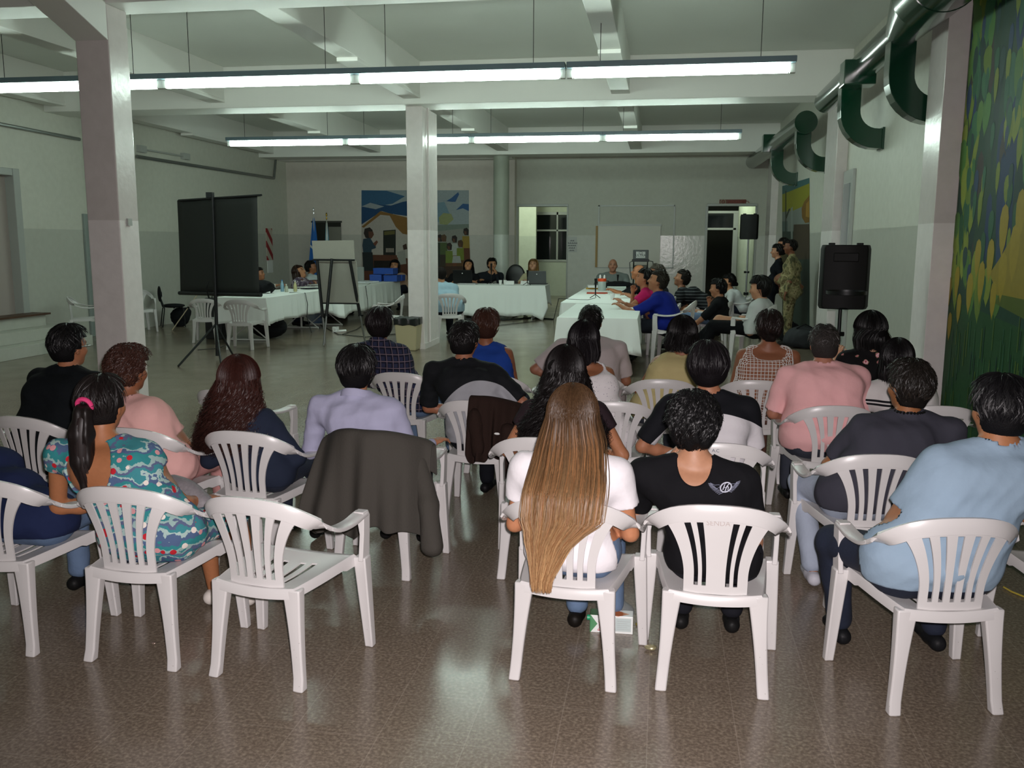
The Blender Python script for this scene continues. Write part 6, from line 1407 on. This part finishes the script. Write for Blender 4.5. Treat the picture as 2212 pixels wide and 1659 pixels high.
# third row
aud('C11', 'stocky person in a black and grey shirt, right elbow out', 1004, 735, dY=.12, hy=-3, top=None, tmat=P8M, sleeve=.46, neck=.07, skin='#99644a', seed=33, g=1.28, sw=.225, gh=.9, pants='#14161c', arms=('lap', 'akimbo'), hair='short', hc='#120f0f', hairp=dict(t=.016, len=.03, lift=.007, sw=.002, nape=-.085), strands=1800, shoe='#141416')
aud('C13', 'person with a dark bob in a dotted white halter top', 1261, 735, dY=.14, dx=-.05, hy=-8, hr=3, top=None, tmat=DOTS, sleeve=0, neck=.08, scoop=(.15, .05, -.02), skin='#8e5c40', seed=34, g=1.02, sw=.18, pants='#c0bfc4', arms=('lap', 'lap'), hair='bob', hc='#100c0f', long=.15, hairp=dict(t=.020, az=115, sw=.002, K=12, w=[(0, .095), (.6, .105), (1, .09)], tt=[(0, .10), (.5, .09), (1, .07)], off=[(0, -.012), (1, -.03)]), strands=1600)
aud('C17', 'heavy person in a salmon pink T-shirt with short greying hair', 1779, 742, dY=.12, hy=-4, top='#e4aeae', sleeve=.45, neck=.07, skin='#a5705a', seed=35, g=1.45, sw=.245, gh=.85, pants='#3a3e48', arms=('lap', 'lap'), hair='short', hc='#322e2c', hairp=dict(t=.010, len=.02, lift=.005, sw=.0018, nape=-.085, hi='#6a6560', hif=.35), strands=1800, bottom=-.03)
aud('C20', 'person in a navy plaid shirt with a dark rounded haircut', 822, 700, collar=True, dY=.08, hy=-3, top=None, tmat=PLAID, sleeve=.95, neck=.068, skin='#9b6a4e', seed=36, sw=.20, g=1.05, pmat=JEANS, arms=('lap', 'lap'), legs=('sit', 'side'), hair='short', hc='#171113', hairp=dict(t=.024, len=.08, lift=.008, sw=.0022, nape=-.11, ears=1), strands=1500)
aud('C23', 'person with reddish cropped hair in a sleeveless royal blue top', 1051, 702, dY=.08, dx=-.02, top='#1f3f8c', sleeve=0, neck=.08, skin='#8a563c', seed=37, sw=.185, g=1.1, pants='#20242e', hair='short', hc='#3a2219', hairp=dict(t=.020, len=.06, lift=.008, sw=.0022, nape=-.10, hi='#7a5a34', hif=.35), strands=1400, arms=('wide', 'lap'))
aud('C24', 'broad person in a pale grey T-shirt with very short black hair', 1277, 694, dY=.10, hy=-8, top='#aaa09f', sleeve=.42, neck=.07, skin='#8f6048', seed=38, g=1.4, sw=.24, gh=.9, pants='#2a2c34', arms=('akimbo', 'lap'), hair='short', hc='#120f0e', hairp=dict(t=.012, len=.02, lift=.005, sw=.0018, nape=-.085), strands=1400)
aud('C14', 'person with bushy black hair in a pale yellow tank top', 1474, 722, dY=.10, hy=4, top='#b9ac7c', sleeve=0, neck=.085, skin='#98654a', seed=39, g=1.15, sw=.185, pants='#3c4048', arms=('wide', 'lap'), hair='bob', hc='#100d0e', long=.13, curl=.006, hairp=dict(t=.030, az=125, sw=.0022, K=12, w=[(0, .115), (.6, .13), (1, .11)], tt=[(0, .11), (.5, .10), (1, .08)], off=[(0, -.012), (1, -.03)]), strands=1800)
aud('C15', 'person in a white crochet racerback top with tied back hair', 1661, 706, dY=.08, hy=2, top='#d8d4d0', sleeve=0, neck=.088, scoop=(.13, .055, -.01), wire=True, skin='#8a5940', seed=40, g=1.1, sw=.20, pants='#6a4a40', arms=('lap', 'lap'), hair='short', hc='#1d1412', bun=-.085, curl=.003, hairp=dict(t=.014, len=.07, lift=.007, sw=.002, nape=-.10, hi='#4a3024', hif=.2), strands=1500, fold=0)
aud('C25', 'person with long straight black hair in a black rose print top', 1880, 712, dY=-.02, hy=30, top=None, tmat=ROSES, sleeve=.6, neck=.075, skin='light', seed=41, sw=.19, pants='#1a1c22', arms=(((.08, .12, -.22), (.0, .30, .02)), 'lap'), hair='long', hc='#0c0a0b', long=.15, hairp=dict(t=.024, az=125, sw=.0022, K=14, w=[(0, .10), (.5, .125), (1, .13)], tt=[(0, .10), (.5, .09), (1, .05)], off=[(0, -.012), (1, -.05)], xo=[(0, 0), (1, .03)]), strands=1800)
aud('C19', 'person with straight black hair and a pale sleeve with two dark stripes', 1938, 775, dY=.05, dx=-.06, hy=-12, top=None, tmat=P20M, sleeve=.46, neck=.072, skin='#b5806a', seed=42, sw=.19, g=1.05, pants='#c8c6c8', arms=('lap', 'lap'), hair='bob', hc='#0e0b0d', long=.17, hairp=dict(t=.020, az=118, sw=.002, K=12, w=[(0, .095), (.6, .11), (1, .10)], tt=[(0, .10), (.5, .09), (1, .06)], off=[(0, -.012), (1, -.03)]), strands=1500)
# ---- small worn things (parts of their wearers)
def on(root, pts, r_, name, mt): return MB().tube([tuple(p) for p in pts], r_, 8).build(name, mt, root, smooth=True)
HC, HRm, q = I3['HC'], I3['HR'], I3['q']; a = HC - HRm[:, 1] * .105 + HRm[:, 2] * .012
F = Field(.008); d0 = npv((0.0, -1.0, 0)); pts = [a, a - HRm[:, 1] * .045 - HRm[:, 2] * .03, a + V3(-.01, -.05, -.12), a + V3(-.015, -.05, -.24), a + V3(.0, -.03, -.36), a + V3(.015, -.01, -.43)]
rad = [.028, .036, .052, .050, .036, .010]
for p0_, p1_, r0_, r1_ in zip(pts, pts[1:], rad, rad[1:]): F.cone(p0_, p1_, r0_, r1_, .02)
F.bump(lambda X, Y, Z: .004 * np.sin(90 * X + 4 * Z) + .003 * np.sin(150 * X + 60 * Y)); V, Q = F.mesh(); rn = np.random.RandomState(5); VV = [V]; QQ = [np.asarray(Q)]; CCc = [np.tile(np.array(lin('#181211')), (len(V), 1))]; nv = len(V)
for k in range(700):
    th = rn.rand() * 6.28; rr_ = .75 + .3 * rn.rand(); P_ = np.array([p_ + V3(math.cos(th), math.sin(th), 0) * r_ * rr_ for p_, r_ in zip(pts, rad)]); ts_ = np.linspace(0, 5, 14); P_ = np.stack([np.interp(ts_, range(6), P_[:, i]) for i in range(3)], 1); P_[:, 2] -= .02 * rn.rand() * ts_ / 5
    sd = np.array([-math.sin(th), math.cos(th), 0]) * .0018; VV += [P_ - sd, P_ + sd]; i = np.arange(13); QQ.append(np.stack([i, i + 1, i + 15, i + 14], 1) + nv); CCc.append(np.tile(np.array(lin('#1d1514')) * (.7 + .8 * rn.rand()), (28, 1))); nv += 28
npmesh('ponytail', np.concatenate(VV), np.concatenate(QQ), HAIR, root3, np.concatenate(CCc))
sc_ = pts[0] - HRm[:, 1] * .030 + HRm[:, 2] * .004; MB().tube([tuple(sc_ + HRm[:, 0] * .032 * math.cos(t) + HRm[:, 2] * .030 * math.sin(t) - HRm[:, 1] * .01 * math.sin(t)) for t in np.linspace(0, 6.283, 17)], .011, 8, cap=False).build('pink_hair_tie', mat('pink_elastic', '#d23a72', .6), root3, smooth=True)
# handbag on the lap of the floral dress wearer
p = atY(402, 1068, 3.95); F = Field(.008); F.ell((0, 0, 0), (.13, .06, .075), None, .02); F.cone((-.10, 0, .02), (.12, 0, .0), .04, .05, .03); V, Q = F.mesh(); o = empty('handbag', p, 'grey patterned handbag with tan trim on the lap of the ponytailed person', 'bag'); o.rotation_euler = (0, R(15), R(-20)); npmesh('bag_body', V, Q, mat('grey_print', '#7b777a', .6, noise=.3, nscale=70), o)
MB().tube([(-.12, -.055, .06), (-.04, -.068, .055), (.05, -.066, .03), (.13, -.05, .0)], .014, 8).build('tan_trim', mat('tan_leather', '#9a6a34', .5), o, smooth=True)
# glasses of the black sweater wearer
HC, HRm = I2['HC'], I2['HR']; gl = [HC + HRm[:, 0] * .085 + HRm[:, 1] * .0 + HRm[:, 2] * .0, HC + HRm[:, 0] * .082 + HRm[:, 1] * .09, HC + HRm[:, 0] * .02 + HRm[:, 1] * .115]; on(root2, gl, .004, 'glasses', M['metal'])
# bead necklace
N_ = I21; cN = N_['NB'] + V3(0, 0, .035) * 1.0; m = MB()
for k in range(30):
    t = 2 * math.pi * k / 30; p = cN + N_['r'] * .083 * math.cos(t) + N_['f'] * (.080 * math.sin(t) + .005) + V3(0, 0, -.012 + .0 * math.sin(t)); m.lathe([(0, -.008), (.006, -.004), (.008, 0), (.006, .004), (0, .008)], tuple(p), 8)
m.build('bead_necklace', M['black'], root21, smooth=True)
# earring of the pink blouse wearer
HC, HRm = I4['HC'], I4['HR']; p = HC + HRm[:, 0] * .088 - HRm[:, 2] * .045; MB().lathe([(0, -.006), (.006, 0), (0, .006)], tuple(p), 8).build('earring', mat('gold', '#c9a24a', .2, .9), root4, smooth=True)
# winged emblem printed on the black shirt
bpy.context.view_layer.update()
sh = [c for c in root14.children if c.name.startswith('shirt')][0]; me = sh.data; bv = BVHTree.FromPolygons([v.co for v in me.vertices], [p.vertices for p in me.polygons])
rl = Vector(root14.location); eyeL = O - rl
def onshirt(px, py):
    d = ray(px, py).normalized(); hit = bv.ray_cast(eyeL, d); 
    return (hit[0] - d * .0015) if hit[0] is not None else None
m = MB()
def stroke(pts, wpx=1.6, col='#b9bcc8'):
    q_ = [p for p in (onshirt(*p) for p in pts) if p is not None]
    if len(q_) > 1: m.tube(q_, wpx * .00105, 5, col=lin(col))
cx, cy, an = 1568, 1052.5, R(-28)
def el(rx_, ry_, n=28): return [(cx + rx_ * math.cos(t) * math.cos(an) - ry_ * math.sin(t) * math.sin(an), cy + rx_ * math.cos(t) * math.sin(an) + ry_ * math.sin(t) * math.cos(an)) for t in np.linspace(0, 2 * math.pi, n)]
stroke(el(12.4, 9.6), 2.6); stroke([(1561, 1058), (1566, 1046), (1564, 1054), (1572, 1052)], 1.6); stroke([(1566, 1045), (1569, 1043)], 1.8); stroke([(1566, 1061), (1570, 1051), (1575, 1045)], 2.0); stroke([(1570, 1050), (1574, 1052), (1572, 1058)], 1.8); stroke([(1562, 1058), (1564, 1050)], 1.4)
for s_ in (-1, 1):
    for k in range(11):
        t = k / 10; bx, by = (1530 + 22 * t ** 1.6, 1044 + 24 * t) if s_ < 0 else (1599 - 18 * t ** 1.5, 1039 + 24 * t)
        tx_, ty_ = (bx + 9 + 3 * t, by + 2 - 7 * t) if s_ < 0 else (bx - 9 - 3 * t, by + 3 - 6 * t)
        stroke([(bx, by), (tx_, ty_)], .95, '#8e92a6')
    q_ = [(1534, 1043), (1544, 1048), (1554, 1047), (1555, 1052), (1548, 1056), (1542, 1050)] if s_ < 0 else [(1596, 1042), (1588, 1045), (1580, 1045), (1582, 1052), (1588, 1054), (1592, 1048)]
    stroke(q_, 1.0, '#777b90')
m.build('winged_emblem', vcol('printed_emblem', .7), sh, colors=True)
# faint lettering scratched on two chair backs
ch5 = [o for o in bpy.data.objects if o.get('label', '').startswith('white plastic armchair with a broad centre')][0]
faint = mat('faint_pen', '#b3a8a4', .5); pen = mat('blue_pen', '#4b5568', .5)
bb = [c for c in ch5.children if c.name.startswith('backrest')][0]; bvc = BVHTree.FromPolygons([v.co for v in bb.data.vertices], [p.vertices for p in bb.data.polygons])
def chairtext(body, size, x, z, mt, root, par):
    t = text('lettering', body, size, mt, (0, 0, 0), (0, 0, 0), None, 0.0)
    for v in t.data.vertices:
        hit = bvc.ray_cast(Vector((x + v.co.x, -1, z + v.co.y)), Vector((0, 1, 0))); 
        v.co = (hit[0] - Vector((0, .0012, 0))) if hit[0] is not None else Vector((x + v.co.x, -.27, z + v.co.y))
    t.parent = par; t.location = (0, 0, 0)
chairtext('SENDA', .030, .0, .738, faint, ch5, bb)
ch16 = [o for o in bpy.data.objects if o.get('label', '').startswith('white plastic armchair with small pen')][0]
chairtext('A.C', .024, -.02, .775, pen, ch16, [c for c in ch16.children if c.name.startswith('backrest')][0])
# hair band and bag strap
# ---------------------------------------------------------------- people at the tables and behind
def far(label, hip, face, px, py, dY=0.0, **k):
    k.setdefault('strands', 260); k.setdefault('scale', 1.16); k.setdefault('h', .0135); k.setdefault('seat', .45); hp_ = dict(k.pop('hairp', {})); hp_.setdefault('sw', .004); hp_.setdefault('lift', .007); k['hairp'] = hp_
    return person(label, hip, face, atY(px, py, hip[1] + dY), group=k.pop('group', GT), **k)
far('person mostly hidden behind the black screen, one pale sleeve showing', (-8.45, 18.9), -90, 559, 592, dY=.1, hp=-15, top='#c4bfb8', sleeve=.9, seed=50, arms=('table', 'table'), hc='#15110f', skin='brown')
far('person with auburn hair in a purple flowered blouse writing at the left table', (-8.5, 20.6), -80, 646, 588, scale=1.38, dY=.0, hp=-28, hy=-15, top=None, tmat=PURPLE, sleeve=.8, seed=51, g=1.25, sw=.2, arms=('table', 'tablein'), hair='bob', hc='#2e1c14', long=.2, hairp=dict(w=[(0, .10), (1, .12)], tt=[(0, .1), (1, .07)], off=[(0, -.02), (1, -.02)], az=110), skin='tan')
far('person in a white shirt seated left of the easel', (-8.6, 22.0), -75, 672, 577, scale=1.3, hp=-10, top='#b8c2c6', sleeve=.9, seed=52, arms=('table', 'table'), hc='#120f0d', skin='brown')
far('person with long dark hair in a beige top behind the blue boxes', (-7.15, 24.3), 178, 853, 575, scale=1.36, hp=-15, top='#a88a74', sleeve=.2, seed=53, arms=('table', 'table'), hair='long', hc='#140f10', long=.34, hairp=dict(w=[(0, .09), (1, .12)], tt=[(0, .09), (1, .07)], off=[(0, -.02), (1, .04)], az=120), skin='tan')
far('person in a light blue shirt partly hidden by the centre column', (-4.02, 16.8), 25, 953, 592, dY=.35, hp=-12, top='#8fa8b6', sleeve=.6, seed=54, g=1.3, sw=.22, arms=('table', 'table'), pants='#14161c', hc='#1a1512', hair='buzz', hairp=dict(t=.004), strands=0, skin='tan', scale=1.2)
far('person in black with dark hair, head bowed over papers at the back table', (-5.75, 23.15), 176, 1012, 574, scale=1.26, hp=-24, hy=8, top='#141417', sleeve=.35, seed=55, g=1.1, sw=.19, arms=('table', 'table'), hair='bob', hc='#120e0e', long=.22, hairp=dict(w=[(0, .095), (1, .12)], tt=[(0, .1), (1, .07)], off=[(0, -.02), (1, -.01)], az=105), skin='tan')
_, I29 = far('person in a dark suit resting the chin on one hand', (-4.95, 23.15), 176, 1063, 571, scale=1.26, hp=-6, hy=28, top='#1a1d22', sleeve=.97, neck=.085, vneck=1, seed=56, sw=.19, arms=('chin', 'table'), hair='short', hc='#120f0d', skin='#a87858', hairp=dict(t=.016))
far('blonde person in a cream top working at the grey laptop', (-3.2, 23.15), 178, 1152, 573, scale=1.26, hp=-20, top='#b5ae8e', sleeve=.4, seed=57, sw=.175, arms=('table', 'table'), hair='long', hc='#7a5c36', long=.28, hairp=dict(w=[(0, .09), (1, .12)], tt=[(0, .09), (1, .07)], off=[(0, -.02), (1, -.0)], az=118, tip='#8a6c40'), skin='#b98a6c')
far('bald person in a grey shirt facing the camera at the far right table', (-1.15, 21.5), 180, 1324, 573, scale=1.26, hp=-4, top='#6c7270', sleeve=.6, seed=58, g=1.35, sw=.235, arms=('tablein', 'tablein'), hair='bald', skin='#a0705a')
far('bald person in black leaning at the right table, behind the pink topped person', (.05, 18.6), 95, 1380, 588, hp=-15, top='#17181b', sleeve=.6, seed=59, scale=1.28, g=1.15, sw=.2, arms=('table', 'table'), hair='bald', skin='#a56a48')
far('grey haired person behind the royal blue shirt', (.12, 17.0), 92, 1418, 590, hp=-10, top='#1c1e22', sleeve=.6, seed=60, scale=1.28, sw=.2, arms=('table', 'table'), hair='short', hc='#4a443c', skin='#a06c50')
far('person with dark tied hair in a bright pink top at the right table', (.05, 15.75), 90, 1392, 600, dY=-.1, hp=-12, top='#b3205c', sleeve=.25, seed=61, sw=.175, arms=('tablein', 'chin'), hair='short', bun=-.06, hc='#120e0e', skin='#a0684a', hairp=dict(t=.018), scale=1.24)
far('person in a royal blue T-shirt leaning forearms on the right table', (.12, 14.15), 82, 1422, 606, dY=.05, hp=-14, top='#17247a', sleeve=.45, seed=62, g=1.25, sw=.225, arms=('table', 'table'), pants='#23262e', hair='short', hc='#2a241e', skin='#9a6648', hairp=dict(t=.009, len=.015), scale=1.34, strands=500)
far('person in a black polo with thin pale stripes, bending forward', (.95, 17.7), 80, 1474, 601, dY=.0, hp=-18, top=None, tmat=STRIPE, sleeve=.45, seed=63, g=1.15, sw=.215, arms=('lap', 'lap'), pants='#1c1f28', hair='short', hc='#1c1713', skin='#9a6c52', hairp=dict(t=.012, len=.02), scale=1.30)
far('person in a black T-shirt and jeans reclining, hand at the mouth', (.98, 15.9), 75, 1551, 622, dY=.0, hp=2, top='#121316', sleeve=.45, seed=64, sw=.205, arms=(((.02, .22, -.22), (.0, .40, -.36)), 'chin'), pmat=JEANS, legs=('out', 'cross'), hair='short', hc='#0f0d0e', skin='#a87658', hairp=dict(t=.016), scale=1.24)
far('person with a dark bun and pale top sitting behind the black shirted sitter', (1.62, 18.5), 92, 1574, 608, dY=.0, top='#b9bcbc', sleeve=.5, seed=65, sw=.18, arms=('lap', 'lap'), hair='short', bun=-.05, hc='#0f0c0c', skin='tan', pants='#222530', hairp=dict(t=.02))
far('person in a white shirt and black trousers sitting with crossed legs', (1.45, 14.0), 72, 1641, 622, dY=.05, hp=4, top='#b7b8b8', sleeve=.95, seed=66, g=1.1, sw=.205, arms=('fold', 'fold'), pants='#0f0f12', legs=('out', 'cross'), hair='short', hc='#100d0d', skin='#b58466', hairp=dict(t=.024, len=.07, nape=-.10), scale=1.32, strands=500)
_, I40 = far('person in camouflage uniform standing by the right wall', (2.32, 16.9), 78, 1708, 533, top=None, tmat=CAMO, pmat=CAMO, pants='x', sleeve=.95, seed=67, g=1.42, sw=.245, stand=True, arms=('stand', 'behind'), legs=('stand', 'stand'), hair='buzz', hc='#14100e', hairp=dict(t=.005), skin='dark', shoe='#15120f', scale=1.05, group='people standing by the right wall')
far('person in black standing beside the camouflage uniform', (2.10, 17.9), 80, 1679, 542, top='#101318', sleeve=.95, pants='#11141a', seed=68, g=.95, sw=.175, stand=True, arms=('behind', 'behind'), legs=('stand', 'stand'), hair='short', bun=-.03, hc='#100d0d', skin='#a8795e', scale=1.03, group='people standing by the right wall')
far('person almost hidden behind the camouflage uniform, only the head showing', (2.48, 18.3), 80, 1692, 528, top='#5c5a44', sleeve=.95, pants='#4a4838', seed=69, stand=True, arms=('stand', 'stand'), legs=('stand', 'stand'), hair='buzz', hc='#14100e', hairp=dict(t=.006), skin='brown', scale=1.05, group='people standing by the right wall')
